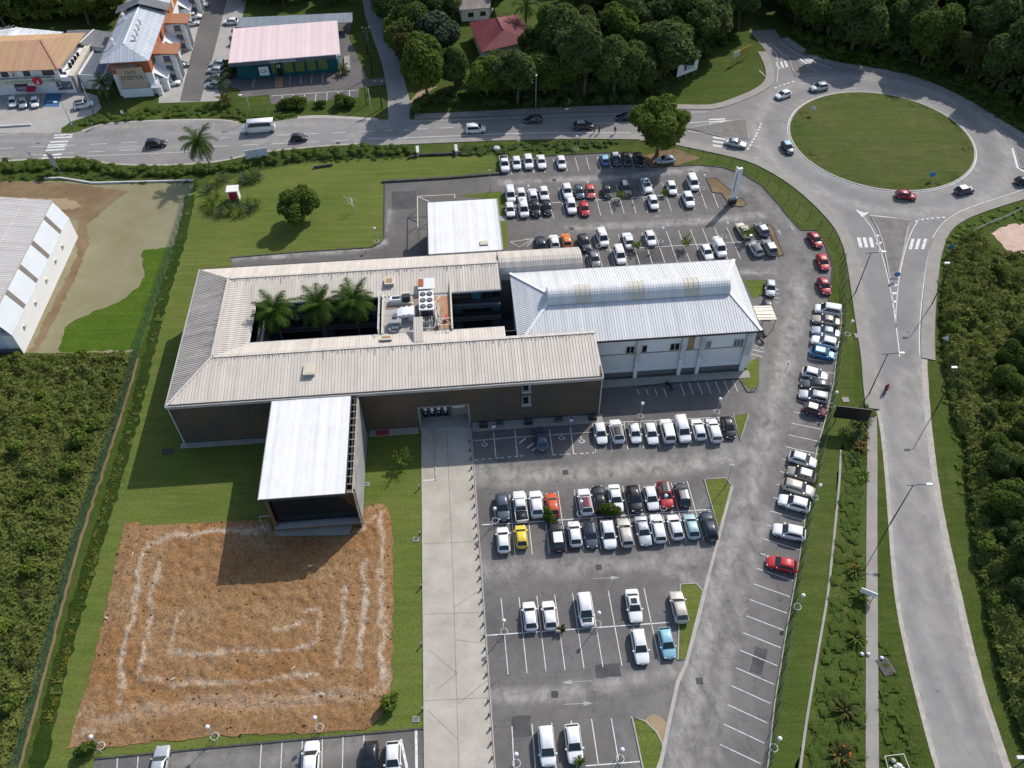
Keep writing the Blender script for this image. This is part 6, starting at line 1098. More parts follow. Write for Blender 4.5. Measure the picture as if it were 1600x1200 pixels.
# --- plants with long leaves beside the footpath and in the garden
def blade_clump(name, p, n, L, wd, mat, label, seed, el=(1.4, .5), cat='plant', group=None, base=.3, flowers=None):
    rng = np.random.default_rng(seed); e = empty(name, (p[0], p[1], 0), 0, label, cat, group); Q = []; tn = []
    for i in range(n):
        az = rng.uniform(0, 6.28); ee = rng.uniform(el[1], el[0]); l = L * rng.uniform(.65, 1.1); b = np.array([math.cos(az), math.sin(az), 0]) * base * rng.uniform(0, 1); q = b; pr = None; m = 5; t = rng.uniform(0, 1)
        for k in range(m + 1):
            d = np.array([math.cos(az) * math.cos(ee), math.sin(az) * math.cos(ee), math.sin(ee)]); s = np.array([-math.sin(az), math.cos(az), 0]) * wd * math.sin(PI * (.12 + .86 * k / m)); cur = (q - s, q + s)
            if pr: Q.append([pr[0], pr[1], cur[1], cur[0]]); tn.append(t)
            pr = cur; q = q + d * l / m; ee -= rng.uniform(.2, .4)
    link('leaves', leaf_mesh('leaves', np.array(Q), tn, MAT[mat]), e); mb = MB(); mb.tube([(0, 0, -.1), (0, 0, L * .35)], [base * .6, base * .35], MAT['bark'], 6); mb.build('stem', e)
    if flowers:
        mb = MB()
        for i in range(flowers): a = rng.uniform(0, 6.28); mb.ball((math.cos(a) * L * .4, math.sin(a) * L * .4, L * rng.uniform(.45, .7)), .13, MAT['flower'], 6, 4)
        mb.build('flowers', e)
    return e
M('flower', (.55, .15, .02), .7)
for i, (px, py, L, n, m, lb, fl) in enumerate([(1352, 646, 2.2, 30, 'leaf_dark', 'dark palm-like plant leaning over the footpath by the black board', 0), (1345, 662, 2.0, 34, 'leaf_dark', 'dark leafy plant right of the black board', 0), (1340, 682, 1.9, 34, 'leaf_dark', 'dark leafy clump below the black board', 0), (1348, 681, 1.5, 26, 'leaf_olive', 'yellow-green leafy plant at the footpath edge below the black board', 3), (1344, 702, 1.9, 34, 'leaf_olive', 'yellow-green clump with orange flowers beside the footpath', 7), (1336, 718, 1.6, 30, 'leaf_dark', 'dark clump just above the dark hole by the drain', 0), (1347, 745, 1.5, 24, 'leaf_light', 'light green spiky plant alone beside the footpath', 0), (1342, 932, 1.9, 30, 'leaf_mid', 'leafy plant under the white sign board', 0), (1335, 895, 1.9, 30, 'leaf_mid', 'leafy clump with orange flowers above the white sign board', 4), (1337, 998, 2.1, 30, 'leaf_mid', 'broad-leaved plant casting a round shadow halfway down the verge', 0), (1320, 1112, 2.5, 30, 'leaf_olive', 'large banana-like plant on the lower verge', 0), (1310, 1182, 2.6, 36, 'leaf_olive', 'large plant with orange flowers at the bottom of the verge', 8), (1318, 676, 1.4, 22, 'leaf_mid', 'small leafy plant on the fence side below the black board', 0)]): blade_clump('leafy_plant', G(px, py), int(n * 1.7), L * .85, L * .05, m, lb, 100 + i, flowers=fl, group='plants beside the footpath')
rc = [(326, 300), (326, 318), (332, 332), (345, 336), (360, 334), (376, 336), (390, 330), (402, 322), (340, 290), (350, 282), (338, 312), (352, 322), (370, 322), (388, 318), (330, 325)]
for i, (px, py) in enumerate(rc): blade_clump('reed_clump', G(px, py), 60, 2.3, .05, 'leaf_light' if i % 3 else 'leaf_grey', 'clump of tall arching reeds round the small hut', 200 + i, (1.5, .7), group='reed clumps round the hut')
for i, (px, py) in enumerate([(388, 286), (397, 282), (404, 278), (392, 276), (384, 280)]): blade_clump('reed_clump', G(px, py), 60, 2.4, .05, 'leaf_light' if i % 2 else 'leaf_grey', 'clump of tall arching reeds at the bend of the back ditch', 230 + i, (1.5, .7), group='reed clumps at the ditch bend')
for px, py, k, s, lb in [(953, 800, K_bush, 1.25, 'green bush between the two car rows, right of the gap'), (855, 812, K_bush, .95, 'green bush below the orange-red car'), (612, 1108, K_bush2, 1.2, 'light green bush at the lower right corner of the dirt field'), (137, 1172, K_bush, 1.0, 'bush at the lower left corner of the dirt field'), (458, 168, K_bush, 1.5, 'dark oval bush left in front of the bank parking'), (445, 168, K_bush, 1.3, 'dark oval bush farthest left in front of the bank parking'), (471, 168, K_bush, 1.2, 'dark oval bush beside its twin in front of the bank'), (501, 166, K_bush, .9, 'small round bush in the middle before the bank'), (537, 165, K_bush, 1.5, 'broad dark bush left of the bank gate'), (550, 165, K_bush, 1.3, 'broad dark bush nearest the bank gate'), (648, 178, K_bush2, 1.2, 'low bush at the corner of the side road'), (366, 110, K_bush, 1.4, 'bush at the left end of the carport'), (358, 120, K_bush, 1.3, 'bush along the bank side wall'), (372, 70, K_bush, 1.3, 'bush under the pink roof left edge'), (375, 55, K_bush, 1.3, 'bush at the top of the bank side hedge')]: k.put(G(px, py), s, px, lb)
def sapling(p, h, n, mat, label, seed, leafy=True, white=False):
    rn = random.Random(seed); e = empty('sapling', (p[0], p[1], 0), 0, label, 'sapling'); mb = MB(); bm = MAT['sign_white'] if white else MAT['bark']; mb.tube([(0, 0, -.1), (.05, .05, h * .5), (.1, 0, h)], [.07, .05, .02], bm, 6); tips = []
    for i in range(n):
        a = i * 2.4 + rn.random(); z = h * (.35 + .55 * i / n); l = h * rn.uniform(.3, .5); q = (math.cos(a) * l, math.sin(a) * l, z + l * .6); mb.tube([(.05, .03, z), (q[0] * .5, q[1] * .5, z + l * .2), q], [.035, .025, .012], bm, 5); tips += [q, (q[0] * .6, q[1] * .6, z + l * .35)]
    mb.build('trunk', e)
    if leafy:
        rng = np.random.default_rng(seed); P = np.array([t for t in tips for _ in range(16)]) + rng.normal(size=(len(tips) * 16, 3)) * h * .09; Nn = rng.normal(size=P.shape); Nn[:, 2] += .8; Nn /= np.linalg.norm(Nn, axis=1)[:, None]; link('leaves', leaf_mesh('leaves', quads_at(P, Nn, .22, rng), rng.uniform(0, 1, len(P)), MAT[mat]), e)
    return e
sapling(G(628, 728), 2.6, 9, 'leaf_light', 'thin young tree on the shaded lawn between annex and path', 1); sapling(G(968, 314), 2.0, 8, 'leaf_light', 'young yellow-green tree left of the dark grey car in the upper lot', 2); sapling(G(993, 392), 1.8, 8, 'leaf_light', 'small yellow-green tree behind the white sedan in the middle lot', 3); sapling(G(1070, 388), 2.2, 9, 'leaf_light', 'thin young tree over the empty middle bays', 4); sapling(G(1165, 375), 2.4, 9, 'leaf_light', 'young tree in front of the beige car', 5); sapling(G(1038, 306), 1.2, 6, 'leaf_light', 'tiny tree beside the white car right of the double sunroof sedan', 6); sapling(G(877, 986), 1.0, 6, 'leaf_olive', 'tiny plant in the square bed of the lower double row', 7); sapling(G(553, 330), 3.2, 10, 'leaf_light', 'bare whitish branching tree on the back lawn', 8, False, True); sapling(G(905, 1192), 1.2, 6, 'leaf_light', 'small plant at the bottom row behind the white car', 9)

def shrubs(poly, n, seed, kinds, dmin, group):
    rn = random.Random(seed); poly = gp(poly); xs = [p.x for p in poly]; ys = [p.y for p in poly]; done = []; t = 0
    while len(done) < n and t < 4000:
        t += 1; p = (rn.uniform(min(xs), max(xs)), rn.uniform(min(ys), max(ys)))
        if not inpoly([p], poly)[0] or any((p[0] - q[0]) ** 2 + (p[1] - q[1]) ** 2 < dmin ** 2 for q in done): continue
        done.append(p); k, lb = rn.choice(kinds); e = k.put(p, rn.uniform(.9, 1.6), rn.uniform(0, 6), lb, group, rn.uniform(.8, 1.2))
shrubs([(0, 565), (190, 560), (180, 622), (160, 680), (112, 815), (75, 935), (25, 1110), (-30, 1200), (-40, 620)], 34, 71, [(K_bush, 'darker green shrub rising from the scrub left of the mesh fence'), (K_bush2, 'light green shrub rising from the scrub left of the mesh fence'), (K_bush2, 'light green shrub rising from the scrub left of the mesh fence')], 3.0, 'shrubs in the left scrub')
shrubs([(1490, 420), (1560, 420), (1620, 430), (1640, 900), (1640, 1200), (1590, 1080), (1550, 930), (1525, 800), (1515, 700), (1495, 620), (1482, 520)], 30, 72, [(K_bush2, 'light green shrub rising from the thicket right of the road'), (K_bush, 'darker green shrub rising from the thicket right of the road')], 2.8, 'shrubs in the right thicket')
scrub('tall_grass', gp([(0, 880), (90, 860), (75, 960), (40, 1090), (0, 1180), (-40, 1200), (-40, 880)]), .35, (.6, 1.3), (1.3, 1.9), 8, .5, 'leaf_olive', 'tall olive grass in the lower part of the left scrub', 73, 1.0, True)
scrub('tall_grass', gp([(60, 600), (140, 590), (120, 700), (60, 760), (20, 700)]), .3, (.6, 1.3), (1.3, 1.9), 8, .5, 'leaf_scrub', 'tall grass in the upper part of the left scrub', 74, 1.0, True)
# ================================================================ VEHICLES
TY, RM, GLS = base_mat('tyre', (.015, .015, .016), .8), base_mat('wheel_rim', (.42, .43, .45), .35, .8), base_mat('car_glass', (.022, .03, .034), .06, spec=.7)
LAMP, TAIL, PLATE, TRIM = base_mat('headlight', (.72, .74, .76), .15, spec=.7), base_mat('tail_light', (.42, .012, .012), .2), base_mat('number_plate', (.7, .7, .7), .5), base_mat('black_trim', (.02, .02, .022), .5)
PAINTS = {}
def paint(nm, c, metal=0.0):
    m = base_mat(nm + '_paint', c, .32 if metal else .38, metal, .6); PAINTS[nm] = m; return m
for nm, c, mt in [('white', (.80, .80, .80), 0), ('silver', (.50, .53, .55), .35), ('grey', (.20, .21, .225), .3), ('dark_grey', (.060, .063, .068), .3), ('black', (.012, .012, .014), 0), ('navy', (.016, .026, .048), .2), ('red', (.50, .018, .025), 0), ('dark_red', (.32, .016, .035), .1), ('coral', (.58, .10, .085), 0), ('orange', (.72, .22, .05), 0), ('orange_red', (.60, .10, .035), 0), ('yellow', (.78, .58, .06), 0), ('beige', (.56, .52, .45), .2), ('taupe', (.36, .32, .27), .3), ('light_blue', (.28, .52, .62), .1), ('teal', (.36, .52, .53), .2), ('blue', (.03, .21, .46), .1), ('slate', (.10, .125, .155), .3), ('maroon', (.13, .03, .045), .2), ('steel_blue', (.37, .43, .49), .35), ('pale_yellow', (.66, .63, .46), .1), ('deep_green', (.04, .055, .05), .2), ('mid_blue', (.09, .28, .5), .1), ('silver_green', (.47, .52, .51), .3)]: paint(nm, c, mt)
#            L    W    H    belt hoodf cowl roofF roofR rearB boot  (x measured forward from the middle)
SPEC = {'hatchback': (4.0, 1.72, 1.47, .92, .72, .98, .22, -1.35, -1.86, 0), 'small hatchback': (3.6, 1.64, 1.48, .92, .74, .95, .25, -1.2, -1.68, 0), 'suv': (4.35, 1.82, 1.66, 1.02, .88, 1.0, .22, -1.55, -2.02, 0), 'estate': (4.55, 1.78, 1.5, .93, .72, 1.0, .2, -1.85, -2.16, 0),
        'sedan': (4.55, 1.77, 1.44, .93, .72, .98, .22, -.95, -1.55, .9), 'coupe': (4.3, 1.78, 1.34, .88, .7, .85, .1, -.9, -1.65, .86), 'minivan': (4.4, 1.82, 1.82, 1.0, .9, 1.3, .55, -1.9, -2.12, 0), 'panel van': (4.5, 1.86, 1.9, 1.08, .92, 1.35, .65, -2.05, -2.18, 0), 'pickup': (5.1, 1.82, 1.74, 1.02, .95, 1.25, .55, -.55, -.85, 0), 'minibus': (6.9, 2.05, 2.65, 1.45, 1.1, 2.75, 2.2, -3.3, -3.4, 0)}
CARM = {}
def car_meshes(kind):
    if kind in CARM: return CARM[kind]
    L, W, Hc, zb, zh, xc, rf, rr, rb, boot = SPEC[kind]; h = L / 2; w = W / 2; P0 = MAT['white_wall']; D = {}
    # lower body lofted through stations from tail to nose
    zr = zb if not boot else boot; tailz = zb - .02 if not boot else boot - .03
    st = [(-h, .80, .42, tailz - .22), (-h + .05, .90, .32, tailz - .06), (-h + .25, .97, .26, tailz), (rb if rb > -h + .3 else -h + .35, 1.0, .22, zr), (-.6, 1.0, .2, zb), (.3, 1.0, .2, zb), (xc, 1.0, .21, zb - .02), (h - .75, .985, .22, zb - (zb - zh) * .45), (h - .35, .94, .25, zh + .03), (h - .12, .84, .30, zh - .06), (h, .70, .40, zh - .2)]
    if kind == 'pickup': st[3] = (-.95, 1.0, .24, zb)
    mb = MB(); V = []; rings = []
    for x, wf, z0, z1 in st:
        ww = w * wf; r = [(-ww * .9, z0), (-ww, z0 + .18), (-ww, z1 - .2), (-ww * .955, z1 - .04), (-ww * .74, z1 + .0), (0, z1 + .025), (ww * .74, z1 + .0), (ww * .955, z1 - .04), (ww, z1 - .2), (ww, z0 + .18), (ww * .9, z0)]
        rings.append([len(V) + i for i in range(len(r))]); V += [(x, y, z) for y, z in r]
    F = []; n = 11
    for a, b in zip(rings[:-1], rings[1:]):
        for i in range(n): j = (i + 1) % n; F.append((a[i], b[i], b[j], a[j]))
    F.append(tuple(rings[0])); F.append(tuple(reversed(rings[-1]))); mb.add(V, F, P0)
    # cabin
    wb, wt = w * .93, w * {'minibus': .88, 'panel van': .84, 'minivan': .81}.get(kind, .77); zt = Hc
    def cab(x0b, x0t, x1t, x1b, wb, wt, z0, z1, mat, bulge=.03):
        rr_ = [(x0b, wb * .97, z0), (x0t, wt * .975, z1 - .03), ((x0t + x1t) / 2, wt * .975, z1 + bulge * .3 - .02), (x1t, wt * .975, z1 - .03), (x1b, wb * .97, z0)]
        v = []
        for x, hw, z in rr_: v += [(x, -hw, z), (x, -hw * .5, z + (bulge if z > z0 + .1 else 0)), (x, hw * .5, z + (bulge if z > z0 + .1 else 0)), (x, hw, z)]
        f = []
        for k in range(4):
            for i in range(3): f.append((4 * k + i, 4 * k + 4 + i, 4 * k + 5 + i, 4 * k + 1 + i))
        b = len(v); xm = (x0b + x1b) / 2; v += [(xm, -wb, z0), (xm, wb, z0)]
        f += [(0, b, 8, 4), (b, 16, 12, 8), (3, 7, 11, b + 1), (b + 1, 11, 15, 19)]; mb.add(v, f, mat)
    cab(rb, rr, rf, xc, wb, wt, zb - .04, zt - .03, P0)
    if kind == 'pickup':
        mb.box(-h + .12, -.95, -w + .1, w - .1, zb - .06, zb + .035, TRIM); mb.box(-h + .02, -h + .12, -w + .08, w - .08, zb - .1, zb + .06, P0); mb.box(-h + .1, -.95, -w + .02, -w + .1, zb - .1, zb + .06, P0); mb.box(-h + .1, -.95, w - .1, w - .02, zb - .1, zb + .06, P0)
    D['body'] = mb
    def glassq(p, off=.016):
        p = [Vector(q) for q in p]; nn = (p[1] - p[0]).cross(p[2] - p[0]).normalized(); m = MB(); q = [a + nn * off for a in p]; m.add(q + [a - nn * .02 for a in p], [(0, 1, 2, 3), (0, 4, 5, 1), (1, 5, 6, 2), (2, 6, 7, 3), (3, 7, 4, 0)], GLS); return m
    def lerp3(a, b, t): return Vector(a).lerp(Vector(b), t)
    z0, z1 = zb - .04, zt - .06
    def face(xb, xt, fr, lo=.1, hi=.93):  # front or rear screen
        a = lerp3((xb, -wb * .97, z0), (xt, -wt * .975, z1), lo); b = lerp3((xb, wb * .97, z0), (xt, wt * .95, z1), lo); c = lerp3((xb, wb * .97, z0), (xt, wt * .95, z1), hi); d = lerp3((xb, -wb * .97, z0), (xt, -wt * .95, z1), hi); e = .92
        q = [Vector((v.x, v.y * e, v.z + (.025 if abs(v.y) > 0 else 0))) for v in (a, b, c, d)]
        return glassq(q if fr else [q[1], q[0], q[3], q[2]], .03)
    D['windscreen'] = face(xc, rf, True)
    D['rear_window'] = face(rb, rr, False, .12 if kind not in ('panel van', 'minibus') else .3)
    for s in (-1, 1):
        def pt(fx, fz):
            xa = rb + (xc - rb) * fx; xt = rr + (rf - rr) * fx; return Vector((xa + (xt - xa) * fz, s * (wb * .985 + (wt * .975 - wb * .985) * fz), z0 + (z1 - z0) * fz))
        f0, f1 = (.10, .92)
        if kind == 'panel van': f0 = .68
        q = [pt(f0, .14), pt(f1, .14), pt(f1 - .03, .88), pt(f0 + .02, .88)]; D['side_window' + ('' if s < 0 else '_')] = glassq(q if s < 0 else [q[1], q[0], q[3], q[2]], .024)
    for i, (x, s) in enumerate(((h - .78, -1), (h - .78, 1), (-h + .78, -1), (-h + .78, 1))):
        m = MB(); R = .32 if kind not in ('minibus', 'pickup', 'suv') else .36; y = s * (w - .09); m.tube([(x, y - .1 * s, R), (x, y + .105 * s, R)], R, TY, 14); m.tube([(x, y + .106 * s, R), (x, y + .118 * s, R)], R * .62, RM, 10); D['wheel%d' % i] = m
    for i, s in enumerate((-1, 1)):
        m = MB(); x = h - .13; m.add([(x + .03, s * w * .78, zh - .20), (x + .10, s * w * .48, zh - .2), (x + .06, s * w * .48, zh - .06), (x - .12, s * w * .84, zh - .03), (x - .2, s * w * .9, zh - .14)], [(0, 1, 2, 3, 4)] if s > 0 else [(4, 3, 2, 1, 0)], LAMP); m.box(x - .12, x + .06, min(s * w * .52, s * w * .80), max(s * w * .52, s * w * .80), zh - .19, zh - .055, LAMP); D['headlight%d' % i] = m
        m = MB(); m.box(-h - .005, -h + .12, min(s * w * .70, s * w * .93), max(s * w * .70, s * w * .93), tailz - .3, tailz - .1, TAIL); D['tail_light%d' % i] = m
        m = MB(); m.box(xc - .38, xc - .2, min(s * (w - .02), s * (w + .16)), max(s * (w - .02), s * (w + .16)), zb - .02, zb + .13, P0); D['wing_mirror%d' % i] = m
    m = MB(); m.box(h - .01, h + .02, -.26, .26, .42, .54, PLATE); D['number_plate0'] = m; m = MB(); m.box(-h - .02, -h + .02, -.26, .26, .5, .62, PLATE); D['number_plate1'] = m
    m = MB(); m.box(h - .2, h + .015, -w * .55, w * .55, .28, .40, TRIM); D['grille'] = m
    m = MB(); e = .88; hw = wt * e; zz = zt + .005; m.add([(rr + .06, -hw, zz - .01), (rf - .06, -hw, zz - .01), (rf - .06, hw, zz - .01), (rr + .06, hw, zz - .01), (rr + .1, -hw * .5, zz + .028), (rf - .1, -hw * .5, zz + .028), (rf - .1, hw * .5, zz + .028), (rr + .1, hw * .5, zz + .028)], [(4, 5, 6, 7), (0, 1, 5, 4), (2, 3, 7, 6), (1, 2, 6, 5), (3, 0, 4, 7)], P0); D['roof'] = m
    m = MB(); m.box(rr + (rf - rr) * .28, rr + (rf - rr) * .86, -wt * .55, wt * .55, zz + .02, zz + .045, GLS); D['sunroof'] = m
    m = MB(); zf = zb - (zb - zh) * .45; m.add([(xc + .04, -w * .72, zb + .015), (h - .75, -w * .70, zf + .028), (h - .36, -w * .66, zh + .06), (h - .36, w * .66, zh + .06), (h - .75, w * .70, zf + .028), (xc + .04, w * .72, zb + .015)], [(0, 1, 4, 5), (1, 2, 3, 4)], P0); D['bonnet'] = m
    out = {}
    for k, m in D.items():
        nm = k.rstrip('0123456789_'); o = m.build(nm, None, nm in ('body', 'wheel')); out[k] = o.data; bpy.data.objects.remove(o)
    CARM[kind] = out; return out
def paint_slot(o, mat):
    for i, s in enumerate(o.material_slots):
        if s.material == MAT['white_wall']: s.link = 'OBJECT'; s.material = mat
def car(kind, p, heading, colour, label, group=None, roof=None, bonnet=None, sunroof=0, name=None, near=True):
    D = car_meshes(kind); e = empty(name or {'minibus': 'minibus', 'panel van': 'van', 'pickup': 'pickup'}.get(kind, 'car'), (p[0], p[1], .02), heading, label, {'minibus': 'minibus', 'panel van': 'van', 'minivan': 'car', 'pickup': 'pickup'}.get(kind, 'car'), group)
    m = PAINTS[colour]
    for k, me in D.items():
        nm = k.rstrip('0123456789_')
        if nm == 'roof' and not roof: continue
        if nm == 'bonnet' and not bonnet: continue
        if nm == 'sunroof' and not sunroof: continue
        o = link(nm, me, e); pm = m
        if nm == 'roof': pm = PAINTS[roof]; o['label'] = roof.replace('_', ' ') + ' roof'
        if nm == 'bonnet': pm = PAINTS[bonnet]; o['label'] = bonnet.replace('_', ' ') + ' bonnet'
        paint_slot(o, pm)
    return e
H_F = math.radians(-85.8); H_B = H_F + PI
def park(rows, k, ox, oy, desc, group, hf=H_F, face=None):
    """rows: (x, y, kind, colour, 'f' nose towards us / 'b' tail towards us, extra words, options)"""
    for r in rows:
        x, y, kd, colr, fc, words = r[:6]; op = r[6] if len(r) > 6 else {}; p = G(ox + x / k, oy + y / k, .75)
        car(kd, p, hf + (0 if fc == 'f' else PI) + RNG.uniform(-.02, .02) + op.pop('turn', 0), colr, words + ' ' + desc if desc else words, group, **op)
g1 = 'cars parked below the white hall'
park([(553, 303, 'hatchback', 'white', 'f', 'white hatchback nearest the office corner, first'), (655, 292, 'suv', 'white', 'b', 'white car with black glass roof, second', dict(roof='black')), (768, 303, 'small hatchback', 'white', 'f', 'small white hatchback, third'), (870, 305, 'hatchback', 'white', 'f', 'white car facing out, fourth'), (972, 290, 'minivan', 'white', 'b', 'white minivan with grey tail, fifth', dict(roof='white')), (1065, 285, 'panel van', 'white', 'f', 'tall white van, sixth'), (1166, 280, 'hatchback', 'white', 'b', 'white hatchback tail outwards, seventh'), (1262, 285, 'estate', 'white', 'b', 'white estate tail outwards, eighth'), (1352, 267, 'hatchback', 'black', 'f', 'black hatchback beside the grass triangle, last')], 4, 800, 600, 'in the row of nine', g1)
park([(182, 337, 'suv', 'slate', 'b', 'dark slate car alone in the shaded bays before the slatted wall')], 4, 800, 600, '', g1)
g2 = 'cars in the double row by the concrete path'
park([(-58, 765, 'suv', 'slate', 'f', 'slate grey car nearest the path'), (52, 765, 'pickup', 'white', 'b', 'white pickup with grey bed cover', {}), (152, 748, 'suv', 'white', 'b', 'white car between the pickup and the orange-red one'), (253, 752, 'hatchback', 'orange_red', 'b', 'orange-red hatchback'), (458, 735, 'suv', 'white', 'b', 'white car with maroon roof', dict(roof='maroon')), (545, 712, 'coupe', 'black', 'b', 'black coupe behind the bush'), (648, 712, 'sedan', 'white', 'f', 'white sedan just right of the bush'), (765, 715, 'suv', 'black', 'f', 'black car between two white ones'), (870, 708, 'hatchback', 'white', 'f', 'white hatchback left of the red car'), (958, 690, 'suv', 'red', 'f', 'red car with black roof', dict(roof='black')), (1066, 687, 'hatchback', 'dark_grey', 'b', 'dark grey hatchback at the right end', dict(roof='grey'))], 4, 800, 600, 'in the upper double row', g2)
park([(-55, 970, 'hatchback', 'white', 'b', 'white hatchback next to the path'), (58, 950, 'small hatchback', 'yellow', 'b', 'yellow small hatchback'), (283, 952, 'suv', 'black', 'b', 'black car with white roof', dict(roof='white')), (392, 932, 'hatchback', 'white', 'b', 'white hatchback right of the white-roofed black car'), (492, 937, 'hatchback', 'slate', 'f', 'slate grey car with dark roof', dict(roof='navy')), (602, 938, 'suv', 'white', 'f', 'white car between slate and beige ones'), (708, 925, 'estate', 'beige', 'b', 'beige estate'), (820, 915, 'sedan', 'silver', 'f', 'silver sedan with a shiny bonnet'), (912, 898, 'estate', 'white', 'b', 'white estate right of the silver sedan'), (1020, 890, 'hatchback', 'white', 'b', 'white hatchback left of the pale teal one'), (1122, 885, 'hatchback', 'teal', 'b', 'pale teal hatchback'), (1230, 882, 'estate', 'navy', 'b', 'navy blue estate at the right end')], 4, 800, 600, 'in the lower double row', g2)
g3 = 'cars in the near car park'
park([(112, 247, 'hatchback', 'white', 'b', 'white hatchback tail outwards, left of its twin'), (234, 242, 'hatchback', 'white', 'b', 'white hatchback with dark tail window beside the tiny bed'), (458, 210, 'minivan', 'white', 'f', 'white minivan with black bonnet', dict(bonnet='black')), (762, 183, 'sedan', 'white', 'f', 'white sedan with black sunroof', dict(sunroof=1)), (1043, 192, 'suv', 'beige', 'b', 'beige grey car by the grass island')], 4, 800, 900, 'in the near upper bays', g3)
park([(800, 437, 'estate', 'white', 'f', 'white estate alone behind the sunroof sedan in the near lower bays'), (968, 415, 'hatchback', 'light_blue', 'f', 'light blue hatchback beside the grass island'), (218, 1062, 'minivan', 'white', 'f', 'white minivan in the bottom row'), (386, 1045, 'suv', 'white', 'f', 'white car with roof rails in the bottom row')], 4, 800, 900, '', g3)
park([(-600, 1175, 'sedan', 'silver', 'b', 'silver sedan cut by the bottom edge, below the dirt field'), (-1253, 0, 'x', '', '', '')][:0], 4, 400, 900, '', g3)
for px, py, kd, cl, fc, lb in [(249, 1196, 'sedan', 'silver', 'b', 'silver car cut by the bottom edge at the far left of the lower lot'), (486, 1188, 'suv', 'white', 'b', 'white car below the middle of the dirt field'), (579, 1186, 'hatchback', 'black', 'f', 'black car with red tail lights below the dirt field'), (614, 1186, 'hatchback', 'white', 'f', 'white car next to the black one in the lower left lot')]: car(kd, G(px, py, .75), (H_F if fc == 'f' else H_B), cl, lb, 'cars in the lower left lot')
g4 = 'cars along the upper kerb'
park([(145, 245, 'pickup', 'white', 'f', 'white pickup, first'), (297, 232, 'hatchback', 'white', 'f', 'white hatchback, second'), (445, 220, 'suv', 'white', 'f', 'white car, third'), (606, 215, 'sedan', 'white', 'f', 'white sedan, fourth'), (857, 225, 'hatchback', 'white', 'f', 'white hatchback alone, fifth')], 8, 770, 225, 'from the left along the upper kerb', g4)
park([(118, 187, 'small hatchback', 'mid_blue', 'b', 'blue hatchback with pale blue roof along the upper kerb', dict(roof='light_blue')), (255, 182, 'hatchback', 'navy', 'f', 'navy car with silver roof along the upper kerb', dict(roof='silver')), (385, 182, 'hatchback', 'black', 'f', 'black car left of the most shaded one along the upper kerb'), (545, 182, 'sedan', 'black', 'f', 'black car deepest in the shade of the big tree'), (880, 192, 'hatchback', 'silver', 'f', 'silver hatchback parked sideways under the big tree', dict(turn=-1.5))], 8, 930, 225, '', g4)
g5 = 'cars in the upper double row'
U1, U2 = 'in the upper lot back row', 'in the upper lot front row'
park([(220, 632, 'minivan', 'white', 'f', 'white minivan with roof rails, first'), (355, 632, 'hatchback', 'white', 'f', 'white car with pale windscreen, second'), (500, 627, 'hatchback', 'white', 'b', 'white hatchback tail outwards, third'), (640, 612, 'hatchback', 'white', 'f', 'white hatchback, fourth'), (930, 590, 'suv', 'white', 'f', 'white car after the gap, fifth'), (1080, 590, 'hatchback', 'slate', 'f', 'slate blue hatchback'), (1222, 587, 'hatchback', 'coral', 'f', 'coral red hatchback'), (1428, 587, 'small hatchback', 'deep_green', 'f', 'dark greenish hatchback')], 8, 770, 225, U1, g5)
park([(385, 555, 'suv', 'dark_grey', 'f', 'dark grey car with shiny bonnet', dict(roof='grey')), (640, 508, 'sedan', 'white', 'f', 'white sedan with sunroof', dict(sunroof=1)), (955, 542, 'hatchback', 'white', 'f', 'white hatchback right of the sunroof sedan'), (1220, 482, 'minivan', 'white', 'f', 'white minivan nearest the brown island')], 8, 930, 225, U1, g5)
park([(215, 815, 'hatchback', 'white', 'f', 'white hatchback beside the white flat roof'), (385, 812, 'minivan', 'white', 'f', 'white minivan, second'), (530, 800, 'suv', 'black', 'f', 'black suv, third'), (680, 792, 'hatchback', 'black', 'f', 'black hatchback, fourth'), (980, 772, 'suv', 'white', 'f', 'white suv left of the red car'), (1145, 802, 'hatchback', 'red', 'f', 'bright red hatchback')], 8, 770, 225, U2, g5)
park([(725, 722, 'hatchback', 'white', 'f', 'white hatchback under the sunroof sedan'), (1165, 692, 'suv', 'white', 'f', 'white suv alone at the right')], 8, 930, 225, U2, g5)
g6 = 'cars behind the white hall'
park([(200, 382, 'hatchback', 'dark_grey', 'b', 'dark grey hatchback half hidden by the barrel roof'), (368, 372, 'hatchback', 'white', 'b', 'white hatchback half hidden by the barrel roof'), (520, 358, 'hatchback', 'orange', 'b', 'bright orange hatchback half hidden by the barrel roof'), (745, 392, 'suv', 'dark_grey', 'f', 'dark car at the corner of the barrel roof', dict(turn=.12)), (970, 332, 'minivan', 'white', 'f', 'white minivan next to the barrel roof end', dict(turn=.03)), (1295, 357, 'sedan', 'white', 'b', 'white sedan tail outwards in the middle lot'), (1568, 330, 'hatchback', 'white', 'f', 'white hatchback left of the empty middle bays'), (870, 592, 'hatchback', 'grey', 'f', 'grey hatchback behind the hall roof'), (1185, 547, 'minivan', 'white', 'f', 'white minivan behind the hall roof')], 8, 820, 330, '', g6, H_F + .03)
H6 = ang(G(*T([(0, 270)], 8, 1080, 325)[0]), G(*T([(80, 460)], 8, 1080, 325)[0]))
park([(195, 547, 'hatchback', 'white', 'f', 'white hatchback behind the right end of the hall roof'), (350, 500, 'panel van', 'white', 'f', 'white van behind the right end of the hall roof'), (655, 272, 'sedan', 'pale_yellow', 'b', 'pale yellowish sedan behind a young tree', dict(turn=.12)), (880, 257, 'hatchback', 'grey', 'b', 'grey car with silver roof beside the brown strip, upper', dict(roof='silver', turn=.12)), (805, 502, 'hatchback', 'silver', 'b', 'silver car with black roof beside the brown strip', dict(roof='black', turn=.1)), (980, 487, 'suv', 'grey', 'b', 'grey car with white roof at the tip of the brown strip', dict(roof='white'))], 8, 1080, 325, '', g6, H_F + .06)
